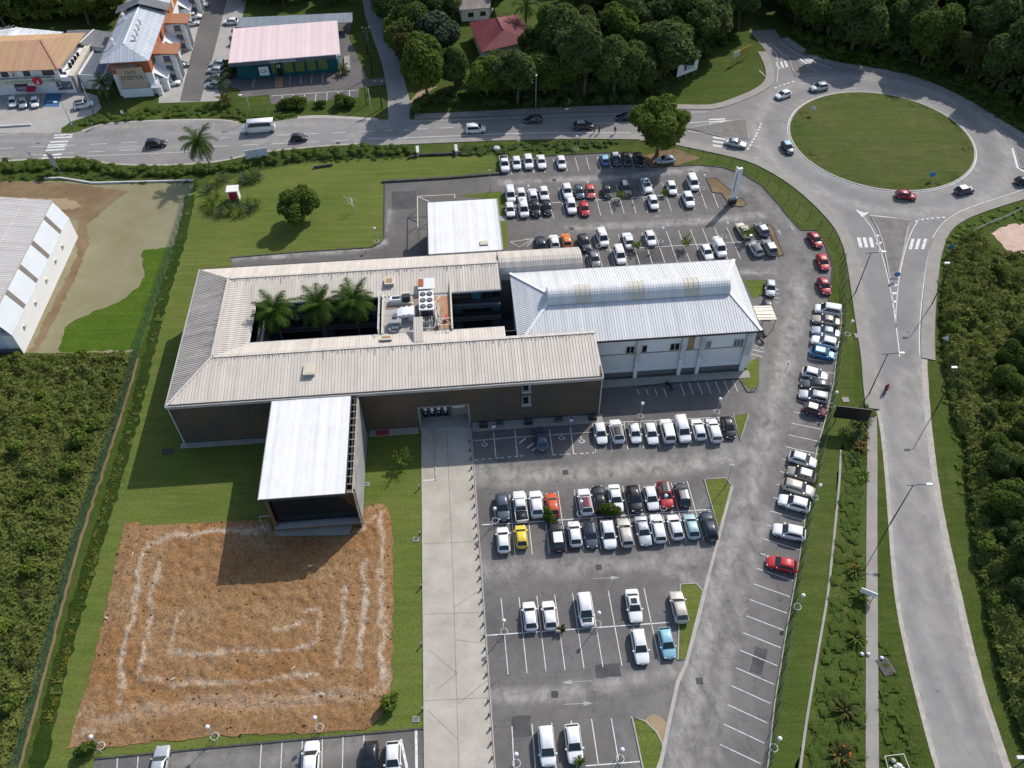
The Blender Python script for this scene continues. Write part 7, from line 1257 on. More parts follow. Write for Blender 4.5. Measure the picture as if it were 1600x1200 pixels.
g7 = 'cars beside the hall gable'
for px, py, kd, cl, hd, lb, op in [(1204, 449, 'hatchback', 'silver', H_F - .28, 'silver white hatchback with windscreen sunshade by the hall gable', {}), (1199.5, 481, 'hatchback', 'dark_grey', H_F - .22, 'dark car with white bonnet by the hall gable', dict(bonnet='white')), (1274, 374, 'hatchback', 'dark_red', H_F + .12, 'dark red hatchback, first of the three red cars by the kerb', {}), (1286, 409, 'hatchback', 'red', H_F - .06, 'bright red hatchback, middle of the three red cars by the kerb', {}), (1288, 446, 'hatchback', 'dark_red', H_F - .06, 'crimson hatchback, last of the three red cars by the kerb', {})]: car(kd, G(px, py, .75), hd, cl, lb, g7, **op)
g8 = 'cars along the right fence'
def hd(a, b): return ang(G(*a), G(*b))
for px, py, kd, cl, hdg, lb, op in [(1294, 484, 'minivan', 'white', hd((1312, 489), (1275, 483)), 'white van-like car at the top of the fence row', {}), (1291, 500, 'sedan', 'taupe', hd((1310, 504), (1272, 498)), 'taupe sedan second from the top of the fence row', {}), (1290.5, 518, 'sedan', 'steel_blue', hd((1310, 522), (1272, 515)), 'steel blue sedan third from the top of the fence row', {}), (1289, 534.5, 'suv', 'white', hd((1310, 540), (1270, 530)), 'white suv above the bright blue car', {}), (1286, 551.5, 'hatchback', 'blue', hd((1266, 547), (1305, 556)), 'bright blue car with pale blue roof by the fence', dict(roof='light_blue', bonnet='light_blue')),
                                 (1273.5, 584, 'hatchback', 'white', hd((1253, 579), (1292, 589)), 'white hatchback nose to the fence below the blue car', {}), (1274.5, 601, 'estate', 'dark_grey', hd((1294, 604), (1254, 599)), 'dark grey estate between white and silver cars by the fence', {}), (1272, 618.5, 'estate', 'silver', hd((1292, 623), (1252, 615)), 'silver estate between dark grey and maroon cars by the fence', {}), (1274, 640, 'small hatchback', 'maroon', hd((1255, 635), (1292, 646)), 'maroon small car with pale roof by the fence', dict(roof='beige')),
                                 (1254.5, 717.5, 'hatchback', 'white', hd((1234, 711), (1274, 723)), 'white hatchback at the top of the lower fence group', {}), (1252, 740, 'hatchback', 'taupe', hd((1272, 746), (1232, 734)), 'taupe car with white roof in the lower fence group', dict(roof='white')), (1248.5, 762, 'estate', 'beige', hd((1229, 756), (1270, 768)), 'beige estate in the lower fence group', {}), (1241, 786, 'suv', 'white', hd((1264, 792), (1218, 779)), 'white suv nose inwards below the beige estate', {}), (1233, 831, 'suv', 'white', hd((1256, 836), (1210, 826)), 'white suv alone above the red sedan', {}), (1222, 881, 'hatchback', 'red', hd((1245, 887), (1200, 877)), 'bright red car at the bottom of the fence row', {})]: car(kd, G(px, py, .75), hdg, cl, lb, g8, **op)
g9 = 'vehicles driving on the main road'
RDA = hd((200, 228), (300, 222))
for px, py, kd, cl, hdg, lb, op in [(243, 223.5, 'suv', 'black', hd((225, 226), (262, 223)), 'black car with roof rails driving on the main road left', {}), (404.5, 200, 'minibus', 'white', hd((430, 203), (380, 207)), 'white minibus driving on the main road', {}), (467, 214, 'small hatchback', 'black', hd((450, 218), (485, 216)), 'black small car following the minibus lane on the main road', {}), (743, 201, 'minivan', 'white', hd((728, 206), (760, 204)), 'white minivan driving on the main road', {}), (833, 185.5, 'hatchback', 'dark_grey', hd((845, 188), (820, 189)), 'dark car driving in the shade of the wood', {}), (912, 195.5, 'suv', 'dark_grey', hd((900, 199), (925, 198)), 'dark grey car with silver roof near the three walkers', dict(roof='silver')), (979, 181.5, 'sedan', 'navy', hd((995, 183), (963, 184)), 'navy blue sedan left of the big roadside tree', {}), (1150, 222.5, 'sedan', 'silver', hd((1136, 222), (1167, 228)), 'silver sedan entering the roundabout', {}),
                                 (1224, 147, 'hatchback', 'white', hd((1234, 145), (1212, 152)), 'white hatchback at the upper left of the roundabout', {}), (1280, 135.5, 'suv', 'silver_green', hd((1294, 135), (1266, 140)), 'silver suv at the top of the roundabout', {}), (1231, 229.5, 'hatchback', 'navy', hd((1226, 222), (1238, 240)), 'navy car on the left side of the roundabout', dict(roof='light_blue')), (1416, 304, 'hatchback', 'dark_red', hd((1400, 304), (1434, 308)), 'dark red car at the bottom of the roundabout', {}), (1508, 295.5, 'hatchback', 'dark_grey', hd((1494, 300), (1522, 294)), 'dark car with white roof at the lower right of the roundabout', dict(roof='white', bonnet='silver')), (1603, 282, 'hatchback', 'black', hd((1590, 284), (1612, 284)), 'dark car cut by the right edge at the roundabout exit', {})]: car(kd, G(px, py, .8), hdg, cl, lb, g9, **op)
g10 = 'cars by the shop and apartments'
HS = hd((10, 150), (8, 166))
for px, py, kd, cl, hdg, lb, op in [(20, 158.5, 'hatchback', 'white', HS, 'white hatchback farthest left before the shop', {}), (36, 160, 'hatchback', 'silver', HS, 'silver hatchback in the middle before the shop', {}), (54.5, 159, 'hatchback', 'white', HS, 'white hatchback beside the blue bay before the shop', {}), (130, 163, 'suv', 'white', hd((115, 168), (146, 162)), 'white car with black roof at the shop forecourt exit', dict(roof='black')), (268, 128, 'hatchback', 'white', hd((255, 131), (280, 129)), 'white hatchback by the apartment end wall', {}), (282, 100, 'hatchback', 'grey', hd((276, 102), (290, 100)), 'grey car by the first stair tower', {}), (299, 35, 'hatchback', 'silver', hd((290, 38), (310, 36)), 'silver car under the second stair tower roof, nearer', {}), (303, 24, 'hatchback', 'white', hd((293, 26), (314, 25)), 'white car under the second stair tower roof, farther', {}), (313, 6, 'hatchback', 'white', hd((303, 8), (322, 7)), 'white car at the top end of the apartment drive', {}),
                                 (360, 33, 'hatchback', 'white', hd((375, 36), (348, 37)), 'white hatchback across the drive from the apartments', {}), (340, 98.5, 'hatchback', 'silver', hd((350, 101), (330, 101)), 'silver car topmost of the four beside the bank', {}), (336, 109, 'hatchback', 'silver', hd((346, 112), (326, 111)), 'silver car second of the four beside the bank', {}), (335, 121, 'hatchback', 'grey', hd((345, 124), (325, 123)), 'grey car third of the four beside the bank', {}), (334.5, 131.5, 'hatchback', 'steel_blue', hd((345, 135), (322, 133)), 'steel blue car nearest of the four beside the bank', {})]: car(kd, G(px, py, .75), hdg, cl, lb, g10, **op)
# motorbikes
def bike(p, hdg, label, colour='black', rider=False):
    e = empty('motorcycle', (p[0], p[1], .02), hdg, label, 'motorcycle')
    for x in (.62, -.62): mb = MB(); mb.tube([(x, -.06, .3), (x, .06, .3)], .3, TY, 14); mb.tube([(x, -.065, .3), (x, .065, .3)], .15, RM, 8); mb.build('wheel', e)
    mb = MB(); mb.tube([(-.62, 0, .32), (-.2, 0, .42), (.25, 0, .5), (.5, 0, .85), (.62, 0, .32)], [.06, .12, .14, .07, .05], PAINTS[colour], 8); mb.ball((.18, 0, .72), .2, PAINTS[colour], 10, 6); mb.box(-.75, -.4, -.1, .1, .6, .68, PAINTS[colour]); mb.build('body', e)
    mb = MB(); mb.box(-.55, .1, -.13, .13, .7, .8, TRIM); mb.build('seat', e); mb = MB(); mb.tube([(.42, -.36, 1.0), (.5, 0, .98), (.42, .36, 1.0)], .025, TRIM, 6); mb.build('handlebar', e); return e
bike(G(1045, 605), math.radians(-60), 'black motorcycle in the shade before the white hall'); bike(G(1190, 523), 2.0, 'black motorcycle parked by the hall gable, nearer'); bike(G(1187, 534), 2.1, 'dark motorcycle parked by the hall gable in shade, farther')
bk = bike(G(1383, 611), hd((1385, 600), (1381, 622)) , 'red scooter ridden along the access road', 'dark_red')
# ================================================================ SMALL THINGS
def body_mesh(J, E, R, name, mat, parent, sub=1):
    """one continuous figure grown on a skeleton: J joints, E bones, R radii"""
    me = bpy.data.meshes.new(name); me.from_pydata(J, E, []); o = bpy.data.objects.new(name, me); COL.objects.link(o)
    md = o.modifiers.new('skin', 'SKIN'); md.use_smooth_shade = True
    sv = me.skin_vertices[0].data if me.skin_vertices else None
    for i, r in enumerate(R): sv[i].radius = (r, r)
    sv[0].use_root = True
    s2 = o.modifiers.new('sub', 'SUBSURF'); s2.levels = sub; s2.render_levels = sub
    dg = bpy.context.evaluated_depsgraph_get(); dg.update(); m2 = bpy.data.meshes.new_from_object(o.evaluated_get(dg)); bpy.data.objects.remove(o); m2.materials.clear(); m2.materials.append(mat); m2.name = name; return link(name, m2, parent)
SKIN = base_mat('skin', (.16, .085, .055), .6)
def person(p, rz, label, top, legs, step=.22, arm=.15, sit=False, helmet=None, z=.12, group=None):
    e = empty('person', (p[0], p[1], z), rz, label, 'person', group)
    if not sit:
        hip = .92; J = [(0, 0, hip), (0, 0, 1.15), (0, 0, 1.42), (0, 0, 1.52), (.02, 0, 1.63), (.02, 0, 1.72), (0, .1, .88), (step * .6, .1, .5), (step * .8, .1, .08), (step * .8 + .16, .1, .04), (0, -.1, .88), (-step * .2, -.1, .48), (-step, -.1, .1), (-step + .15, -.1, .04), (0, .2, 1.40), (-arm, .25, 1.12), (-arm * .4 + .05, .26, .86), (.02, .26, .78), (0, -.2, 1.40), (arm, -.25, 1.12), (arm + .12, -.26, .88), (arm + .15, -.26, .8)]
    else:
        hip = .84; J = [(-.15, 0, hip), (-.1, 0, 1.05), (0, 0, 1.32), (.03, 0, 1.42), (.06, 0, 1.53), (.06, 0, 1.62), (-.1, .12, .8), (.28, .18, .72), (.2, .17, .34), (.34, .17, .3), (-.1, -.12, .8), (.28, -.18, .72), (.2, -.17, .34), (.34, -.17, .3), (0, .2, 1.28), (.18, .28, 1.1), (.4, .3, 1.02), (.46, .3, 1.0), (0, -.2, 1.28), (.18, -.28, 1.1), (.4, -.3, 1.02), (.46, -.3, 1.0)]
    E = [(0, 1), (1, 2), (2, 3), (3, 4), (4, 5), (0, 6), (6, 7), (7, 8), (8, 9), (0, 10), (10, 11), (11, 12), (12, 13), (2, 14), (14, 15), (15, 16), (16, 17), (2, 18), (18, 19), (19, 20), (20, 21)]
    R = [.15, .135, .155, .06, .095, .085, .1, .075, .048, .045, .1, .075, .048, .045, .068, .05, .038, .034, .068, .05, .038, .034]
    body_mesh(J, E, R, 'body', SKIN, e)
    body_mesh([J[0], J[1], J[2], J[14], J[15], J[18], J[19]], [(0, 1), (1, 2), (2, 3), (3, 4), (2, 5), (5, 6)], [.165, .155, .172, .085, .065, .085, .065], 'shirt', top, e)
    body_mesh([J[0], J[6], J[7], J[8], J[10], J[11], J[12]], [(0, 1), (1, 2), (2, 3), (0, 4), (4, 5), (5, 6)], [.165, .115, .09, .062, .115, .09, .062], 'trousers', legs, e)
    mb = MB(); hx, hz = J[4][0], J[4][2]; mb.ball((hx - .01, 0, hz + .07), .118 if not helmet else .145, helmet or TRIM, 10, 7); mb.build('helmet' if helmet else 'hair', e, True); return e
CL_ = lambda n, c: base_mat(n, c, .85)
blk, navy, wht, grn, red, jean = CL_('black_cloth', (.02, .02, .022)), CL_('navy_cloth', (.03, .04, .08)), CL_('white_cloth', (.6, .6, .6)), CL_('green_cloth', (.06, .33, .22)), CL_('red_cloth', (.4, .04, .04)), CL_('denim', (.08, .12, .2))
person(G(928, 209), 2.9, 'person in black walking on the roadside footpath, leftmost of three', blk, blk); person(G(936, 209.5), 2.9, 'person in dark top walking on the roadside footpath, middle of three', navy, blk, .16); person(G(960.5, 209.5), .3, 'person in black standing on the roadside footpath apart from the other two', blk, jean, .08)
person(G(146, 201), -2.2, 'person in a green top and pale trousers at the roadside', grn, CL_('pale_cloth', (.4, .42, .46)), .1); person(Vector(G(1383, 611)) + Vector((0, 0, 0)), hd((1385, 600), (1381, 622)), 'person in a red jacket riding the scooter on the access road', red, jean, sit=True, helmet=red, z=.03)
def chair(p, rz, mat, label):
    e = empty('chair', (p[0], p[1], .04), rz, label, 'chair'); mb = MB(); mb.box(-.24, .24, -.24, .24, .42, .46, mat); mb.build('seat', e); mb = MB(); mb.slab([(-.24, .2, .46), (.24, .2, .46), (.24, .32, .95), (-.24, .32, .95)], .05, mat); mb.build('backrest', e)
    for x in (-.21, .21):
        for y in (-.21, .21): mb = MB(); mb.bar((x, y, 0), (x, y, .42), .05, .05, mat); mb.build('leg', e)
        mb = MB(); mb.bar((x * 1.1, -.2, .66), (x * 1.1, .24, .66), .05, .04, mat); mb.build('armrest', e)
chair(G(510, 821), .2, MAT['sign_white'], 'white plastic chair in the shade before the annex'); chair(G(494, 823), -.5, MAT['black_plastic'], 'black chair beside the white one before the annex')
# --- car-park lamps: pole, globe and round white guard
def lamp(px, py, label, h=3.7, ring=True, globe=True, tilt=0):
    p = G(px, py); e = empty('lamp_post', (p.x, p.y, 0), 0, label, 'lamp post', 'globe lamps of the car park'); mb = MB(); mb.tube([(0, 0, 0), (0, 0, h - .2)], [.06, .04], MAT['grey_metal'], 8); mb.build('pole', e, True)
    if globe: mb = MB(); mb.ball((0, 0, h), .26, MAT['sign_white'], 12, 8); mb.build('globe', e, True)
    else: mb = MB(); mb.box(-.3, .3, -.1, .1, h - .2, h - .1, MAT['grey_metal']); mb.build('lamp_head', e)
    if ring:
        mb = MB(); mb.torus((0, 0, .75), .45, .035, MAT['white_metal'], 16, 6); mb.build('guard_ring', e, True)
        for a in (.5, 2.6, 4.7): mb = MB(); mb.bar((.45 * math.cos(a), .45 * math.sin(a), 0), (.45 * math.cos(a), .45 * math.sin(a), .75), .04, .04, MAT['white_metal']); mb.build('guard_leg', e)
    return e
for px, py, lb in [(933, 979, 'globe lamp in the middle of the near upper bays'), (788, 991, 'globe lamp nearest the path in the near upper bays'), (1000, 655, 'globe lamp behind the row of nine cars'), (1119, 648, 'globe lamp at the end of the row of nine cars'), (774, 818, 'globe lamp at the path end of the double row'), (906, 807, 'globe lamp beside the maroon-roofed car'), (1035.5, 798, 'globe lamp below the red car with black roof'), (968, 1189, 'globe lamp at the bottom row near the grass island'), (807, 1196, 'globe lamp at the bottom row nearest the path'), (161, 1169, 'globe lamp at the lower left corner of the dirt field'), (338, 1154, 'globe lamp below the middle of the dirt field'), (501, 1140, 'globe lamp below the right part of the dirt field'), (1271, 782, 'globe lamp by the fence beside the beige estate'), (1244, 952, 'globe lamp by the fence below the red car'), (1207, 1172, 'globe lamp at the bottom of the fence'), (1297, 638, 'globe lamp by the fence beside the black board'), (1322, 527, 'globe lamp by the fence beside the steel blue sedan'), (916, 310, 'globe lamp between the two red cars of the upper lot'), (1006, 305, 'globe lamp behind the sunroof sedan in the upper lot'), (1096, 299, 'globe lamp at the right end of the upper double row'), (935, 389, 'globe lamp in the middle lot by the barrel roof'), (1032, 382, 'globe lamp among the empty middle bays'), (1131, 374, 'globe lamp beside the white van behind the hall'), (589, 382, 'globe lamp on the back lawn corner'), (825, 316, 'globe lamp between white cars of the upper lot'), (900, 238, 'globe lamp on the upper kerb')]: lamp(px, py, lb)
for px, py, h, lb in [(1135, 757, 4.8, 'dark lamp pole on the grass triangle by the aisle'), (766, 300, 5.2, 'thin white pole at the corner of the rear annex grass'), (810, 243, 3.6, 'thin pole on the upper kerb behind the white cars')]: lamp(px, py, lb, h, False, False)
for px, py, lb in [(658, 764, 'uppermost'), (659, 836, 'second'), (661, 918, 'third'), (662, 1009, 'fourth'), (664, 1110, 'lowest')]:
    p = G(px, py); e = empty('path_light', (p.x - .25, p.y, 0), 0, 'low dark path light at the left path edge, ' + lb + ' of five', 'path light', 'path lights on the left path edge'); mb = MB(); mb.cyl((0, 0), .09, 0, .75, MAT['dark_metal'], 10); mb.build('post', e); mb = MB(); mb.cyl((0, 0), .13, .75, .95, MAT['grey_metal'], 10, .08); mb.build('lamp_head', e)
pl = [G(735, 678), G(752.7, 900), G(772.5, 1190), G(776, 1240)]; rs = resample(pl, .02); acc = 0; first = None
for a, b in zip(rs[:-1], rs[1:]):
    acc += (b - a).length
    if acc > 1.62:
        acc = 0
        if first is None:
            first = empty('bollard', (0, 0, 0), 0, 'small dark bollard along the right edge of the concrete path', 'bollard', 'bollards along the concrete path'); mb = MB(); mb.cyl((0, 0), .13, 0, .5, M('bollard_stone', (.14, .10, .095)), 10, .11); mb.build('post', first); mb = MB(); mb.ball((0, 0, .5), .13, MAT['bollard_stone'], 10, 5, .6); mb.build('cap', first); o = first
        else: o = copy_tree(first)
        o.location = (b.x - .25, b.y, .03)
# --- street lamps
def street_lamp(px, py, label, h=9.0, arm=1.6, side=1, double=False):
    p = G(px, py, h); e = empty('street_lamp', (p.x, p.y, 0), 0, label, 'street lamp', 'street lamps'); mb = MB(); mb.tube([(0, 0, 0), (0, 0, h)], [.1, .06], MAT['dark_metal'], 8); mb.build('pole', e, True)
    mb = MB(); mb.tube([(-.8 * side if double else 0, 0, h - .1), (arm * side, 0, h + .15)], .05, MAT['dark_metal'], 6); mb.build('arm', e)
    mb = MB(); x0, x1 = sorted((arm * side, (arm + .8) * side)); mb.box(x0, x1, -.16, .16, h + .06, h + .26, MAT['sign_white']); mb.build('lamp_head', e)
street_lamp(1427, 758, 'street lamp nearest the footpath on the left of the access road, with white head', side=1, double=True); street_lamp(1387, 553, 'second street lamp up the left side of the access road', side=1, double=True); street_lamp(1361, 395, 'street lamp on the left pavement beside the zebra crossing', side=1, double=True)
street_lamp(1487, 412, 'street lamp in the thicket just below the pink clearing', side=-1, arm=.4); street_lamp(1499, 575, 'street lamp in the thicket halfway down the access road', side=-1, arm=.4); street_lamp(1606, 1184, 'street lamp at the bottom right corner', side=-1, arm=.4)
def simple_pole(name, px, py, top, label, r=.08, mat='grey_metal', head=None, cat='pole'):
    b = G(px, py); best = min(np.arange(1.5, 16, .1), key=lambda z: abs((lambda v: 600 - FPX * (v @ UV) / (v @ fw))(np.array([b.x, b.y, z]) - CAM) - top)); e = empty(name, (b.x, b.y, 0), 0, label, cat); mb = MB(); mb.tube([(0, 0, 0), (0, 0, best)], [r * 1.2, r * .8], MAT[mat], 8); mb.build('pole', e, True)
    if head == 'lamp': mb = MB(); mb.tube([(0, 0, best), (-.2, -.1, best + .2), (-.9, -.3, best + .25)], .05, MAT[mat], 6); mb.build('arm', e); mb = MB(); mb.box(-1.5, -.8, -.45, -.1, best + .18, best + .36, MAT['sign_white']); mb.build('lamp_head', e)
    if head == 'top': mb = MB(); mb.ball((0, 0, best), .3, MAT['sign_white'], 8, 5, .6); mb.build('lamp_head', e)
    if head == 'cross':
        for zz in (best - .3, best - 1.0): mb = MB(); mb.bar((-.9, 0, zz), (.9, 0, zz), .12, .12, MAT['dark_metal']); mb.build('crossarm', e)
        for x in (-.8, 0, .8): mb = MB(); mb.cyl((x, 0), .07, best - .24, best, MAT['sign_white'], 6); mb.build('insulator', e)
    return e
simple_pole('street_lamp', 837, 172, 118, 'tall lamp with white head against the dark wood', .09, 'grey_metal', 'top', 'street lamp'); simple_pole('street_lamp', 394, 185, 149, 'curved-top street lamp behind the minibus', .08, 'grey_metal', 'lamp', 'street lamp'); simple_pole('street_lamp', 114, 200, 160, 'thin street lamp at the forecourt hedge corner', .08, 'grey_metal', 'lamp', 'street lamp'); simple_pole('street_lamp', 147, 178, 130, 'leaning pole beside the shop wall', .1, 'grey_metal', None, 'street lamp')
simple_pole('utility_pole', 582, 118, 42, 'dark utility pole on the bank lawn, rear', .14, 'dark_metal', 'cross', 'utility pole'); simple_pole('utility_pole', 575, 84, 52, 'dark utility pole beside the side road, farthest', .12, 'dark_metal', None, 'utility pole'); simple_pole('utility_pole', 597, 169, 126, 'dark utility pole at the side road mouth', .13, 'dark_metal', 'cross', 'utility pole'); simple_pole('utility_pole', 573, 164, 123, 'dark pole left of the utility pole at the bank gate', .1, 'dark_metal', None, 'utility pole'); simple_pole('utility_pole', 581, 178, 138, 'pale thin pole at the road edge by the bank gate', .07, 'white_metal', None, 'utility pole')
# --- signs and boards
def board(name, px, py, label, wd, hh, z0, rz, face, cat='sign', legs=2, back='grey_metal', extra=None, thick=.12):
    p = G(px, py); e = empty(name, (p.x, p.y, 0), rz, label, cat); mb = MB(); mb.box(-wd / 2, wd / 2, -thick / 2, thick / 2, z0, z0 + hh, MAT[face]); mb.box(-wd / 2 + .05, wd / 2 - .05, thick / 2, thick / 2 + .03, z0 + .05, z0 + hh - .05, MAT[back]); mb.build('panel', e)
    for i in range(legs): x = 0 if legs == 1 else -wd * .38 + wd * .76 * i / (legs - 1); mb = MB(); mb.bar((x, thick / 2 + .07, 0), (x, thick / 2 + .07, z0 + hh * .8), .1, .1, MAT[back]); mb.build('post', e)
    if extra: extra(e, wd, hh, z0, -thick / 2)
    return e
def ex_bill(e, wd, hh, z0, y):
    mb = MB(); mb.box(-wd / 2 - .3, wd / 2 + .3, y - .4, y + .1, z0 + hh, z0 + hh + .25, MAT['steel']); mb.build('canopy', e)
    mb = MB(); mb.box(-wd * .2, wd * .32, y - .03, y - .005, z0 + hh * .25, z0 + hh * .8, M('poster_grey', (.45, .48, .54))); mb.box(-wd * .17, -wd * .08, y - .05, y - .031, z0 + hh * .3, z0 + hh * .7, MAT['letter_dark']); mb.box(wd * .2, wd * .26, y - .05, y - .031, z0 + hh * .45, z0 + hh * .75, MAT['letter_dark']); mb.box(-wd * .47, -wd * .15, y - .03, y - .005, z0 + hh * .84, z0 + hh * .94, M('poster_red', (.45, .08, .08))); mb.build('poster', e)
M('steel', (.45, .48, .52), .5)
board('billboard', 1072, 122, 'white billboard with red heading leaning at the dark wood edge', 6.2, 3.3, 1.2, math.radians(33), 'sign_white', 'billboard', 3, 'grey_metal', ex_bill)
for px, py, lb, wq, hq in [(1148, 100, 'brown and white board on yellow posts at the wood edge, left', 2.4, 1.4), (1162, 92, 'yellow framed direction board at the wood edge, right', 3.2, 1.1)]: board('road_sign', px, py, lb, wq, hq, 1.8, math.radians(38), 'cream_wall' if px < 1150 else 'ochre', 'sign', 2, 'ochre')
def ex_split(e, wd, hh, z0, y): mb = MB(); mb.box(-.03, .03, y - .03, y + .02, z0, z0 + hh, MAT['dark_metal']); mb.build('seam', e)
board('road_board', 404, 252, 'pale blue-grey back of a two-panel road board on the hedge bank', 4.4, 2.0, .9, math.radians(15), 'pale_awning', 'road sign', 2, 'pale_awning', ex_split)
board('road_board', 90, 268, 'grey back of a tall striped road board on the hedge bank', 2.0, 3.2, 1.2, math.radians(-35), 'concrete_wall', 'road sign', 2, 'grey_metal', lambda e, wd, hh, z0, y: [(lambda m: (m.box(-wd / 2 + .1 + i * .7, -wd / 2 + .22 + i * .7, y - .04, y, z0, z0 + hh, MAT['sign_white']), m.build('rail', e)))(MB()) for i in range(3)])
board('black_board', 1322, 668, 'large black back of an advertising board beside the fence', 5.0, 2.6, 2.0, math.radians(-10), 'black_plastic', 'board', 2, 'black_plastic')
board('white_board', 1352, 935, 'small white board tilted beside the footpath', 2.0, 1.0, 1.0, math.radians(-28), 'sign_white', 'board', 2)
def totem():
    p = G(1143.5, 318); e = empty('totem_sign', (p.x, p.y, 0), math.radians(12), 'tall white totem sign on a dark base in the upper lot', 'totem sign'); mb = MB(); mb.box(-.75, .75, -.35, .35, .05, 1.1, MAT['dark_metal']); mb.box(-.85, .85, -.4, .4, 1.1, 1.4, MAT['concrete_wall']); mb.build('base', e); mb = MB(); mb.prism([(-.62, -.22), (.62, -.22), (.62, .22), (-.62, .22)], 1.4, 8.0, MAT['sign_white']); mb.box(-.62, -.4, -.2, .2, 8.0, 8.35, MAT['sign_white']); mb.build('panel', e)
    mb = MB(); r = random.Random(3); z = 3.0
    while z < 6.8: l = r.uniform(.14, .3); mb.box(-.42, -.42 + r.uniform(.14, .26), -.245, -.22, z, z + l, MAT['slate_panel']); mb.box(-.42, -.36, -.244, -.22, z, z + l + .05, MAT['slate_panel']); z += l + .12
    mb.build('lettering', e); mb = MB(); mb.box(-.1, .3, -.245, -.22, 7.1, 7.6, M('pale_lilac', (.6, .58, .66))); mb.build('emblem', e)
totem()
def disc_sign(px, py, label, col, rz=0, h=2.0, r=.38, tri=False, plate=True):
    p = G(px, py); e = empty('road_sign', (p.x, p.y, 0), rz, label, 'road sign'); mb = MB(); mb.tube([(0, 0, 0), (0, 0, h)], .035, MAT['grey_metal'], 6); mb.build('post', e); mb = MB(); mb.tube([(0, -.045, h), (0, -.075, h)], r, MAT[col], 3 if tri else 20); mb.tube([(0, -.04, h), (0, -.0449, h)], r * 1.08, MAT['sign_white'], 3 if tri else 20); mb.build('disc', e)
    if plate: mb = MB(); mb.bar((-.16, -.09, h + .12), (.16, -.09, h - .1), .02, .1, MAT['sign_white'], (0, 1, 0)); mb.build('arrow', e)
    return e
disc_sign(1453, 283, 'round bright blue arrow sign at the near side of the roundabout island', 'blue_sign', .1, 1.6, .6); disc_sign(1268, 181, 'pale back of a sign at the far left of the roundabout island', 'stained_white', 2.4, 1.9, .5, plate=False); disc_sign(1398, 438, 'blue round sign at the tip of the traffic island', 'blue_sign', -.2, 1.4, .5); disc_sign(1480, 397, 'blue round sign in the grass right of the zebra crossing', 'blue_sign', .3, 1.7, .6); disc_sign(1472, 541, 'grey triangular sign at the edge of the right thicket', 'grey_metal', 2.5, 1.8, .6, True, False)
for px, py, lb in [(772, 678, 'round purple parking sign in front of the slatted wall, left'), (892, 668, 'round purple parking sign in front of the slatted wall, right')]:
    e = disc_sign(px, py, lb, 'purple' if 'purple' in MAT else (M('purple', (.16, .05, .20), .5) and 'purple'), .05, 2.4, .33, plate=False); mb = MB(); mb.box(-.28, .28, -.07, -.03, 1.6, 2.0, MAT['sign_white']); mb.build('plate', e)
for px, py, lb in [(118, 205, 'blue and white road sign at the forecourt hedge'), (196, 187, 'white sign post on the grass bank before the apartments'), (53, 252, 'thin bent sign post at the left verge'), (366, 258, 'thin sign post on the hedge bank right of the coconut palm')]:
    p = G(px, py); e = empty('sign_post', (p.x, p.y, 0), .2, lb, 'sign post'); mb = MB(); mb.tube([(0, 0, 0), (-.1, 0, 2.2)], .04, MAT['grey_metal'], 6); mb.build('post', e); mb = MB(); mb.box(-.4, .15, -.07, -.04, 1.5, 2.3, MAT['blue_sign'] if px == 118 else MAT['sign_white']); mb.box(-.3, .05, -.085, -.071, 1.75, 2.1, MAT['sign_white']); mb.build('panel', e)
for px, py, lb in [(1358, 203, 'x')][:0]: pass
# yellow mast by the side road and the small letter box
p = G(646, 128); e = empty('yellow_mast', (p.x, p.y, 0), .3, 'tall yellow ladder-like mast beside the side road', 'mast')
for x in (-.45, .45): mb = MB(); mb.tube([(x, 0, 0), (x, .1, 6.2)], .1, MAT['ochre'], 6); mb.build('leg', e)
for i in range(5): mb = MB(); mb.bar((-.45, .05, 2.6 + i * .8), (.45, .05, 2.6 + i * .8), .1, .1, MAT['skylight_cream']); mb.build('rung', e)
p = G(661, 120); e = empty('letter_box', (p.x, p.y, 0), .3, 'small white box on a post by the sandy driveway', 'letter box'); mb = MB(); mb.bar((0, 0, 0), (0, 0, 1.2), .1, .1, MAT['grey_metal']); mb.build('post', e); mb = MB(); mb.slab([(-.7, -.4, 1.5), (.7, -.4, 1.6), (.7, .4, 1.75), (-.7, .4, 1.65)], .12, MAT['sign_white']); mb.box(-.5, .1, -.3, .3, 1.1, 1.45, MAT['cream_wall']); mb.build('box', e)
# hut in the reeds
p = G(368, 312); e = empty('hut', (p.x, p.y, 0), .1, 'small hut with white flat roof standing in the reeds', 'hut'); mb = MB(); mb.box(-.8, .8, -.7, -.66, 0, 2.3, MAT['red_sign']); mb.build('door', e)
for x0, x1, y0, y1 in ((-.95, -.8, -.8, .9), (.8, .95, -.8, .9), (-.8, .8, .75, .9)): mb = MB(); mb.box(x0, x1, y0, y1, 0, 2.5, MAT['white_wall']); mb.build('wall', e)
mb = MB(); mb.box(-1.15, 1.15, -1.1, 1.05, 2.5, 2.68, MAT['flat_white']); mb.build('roof', e)
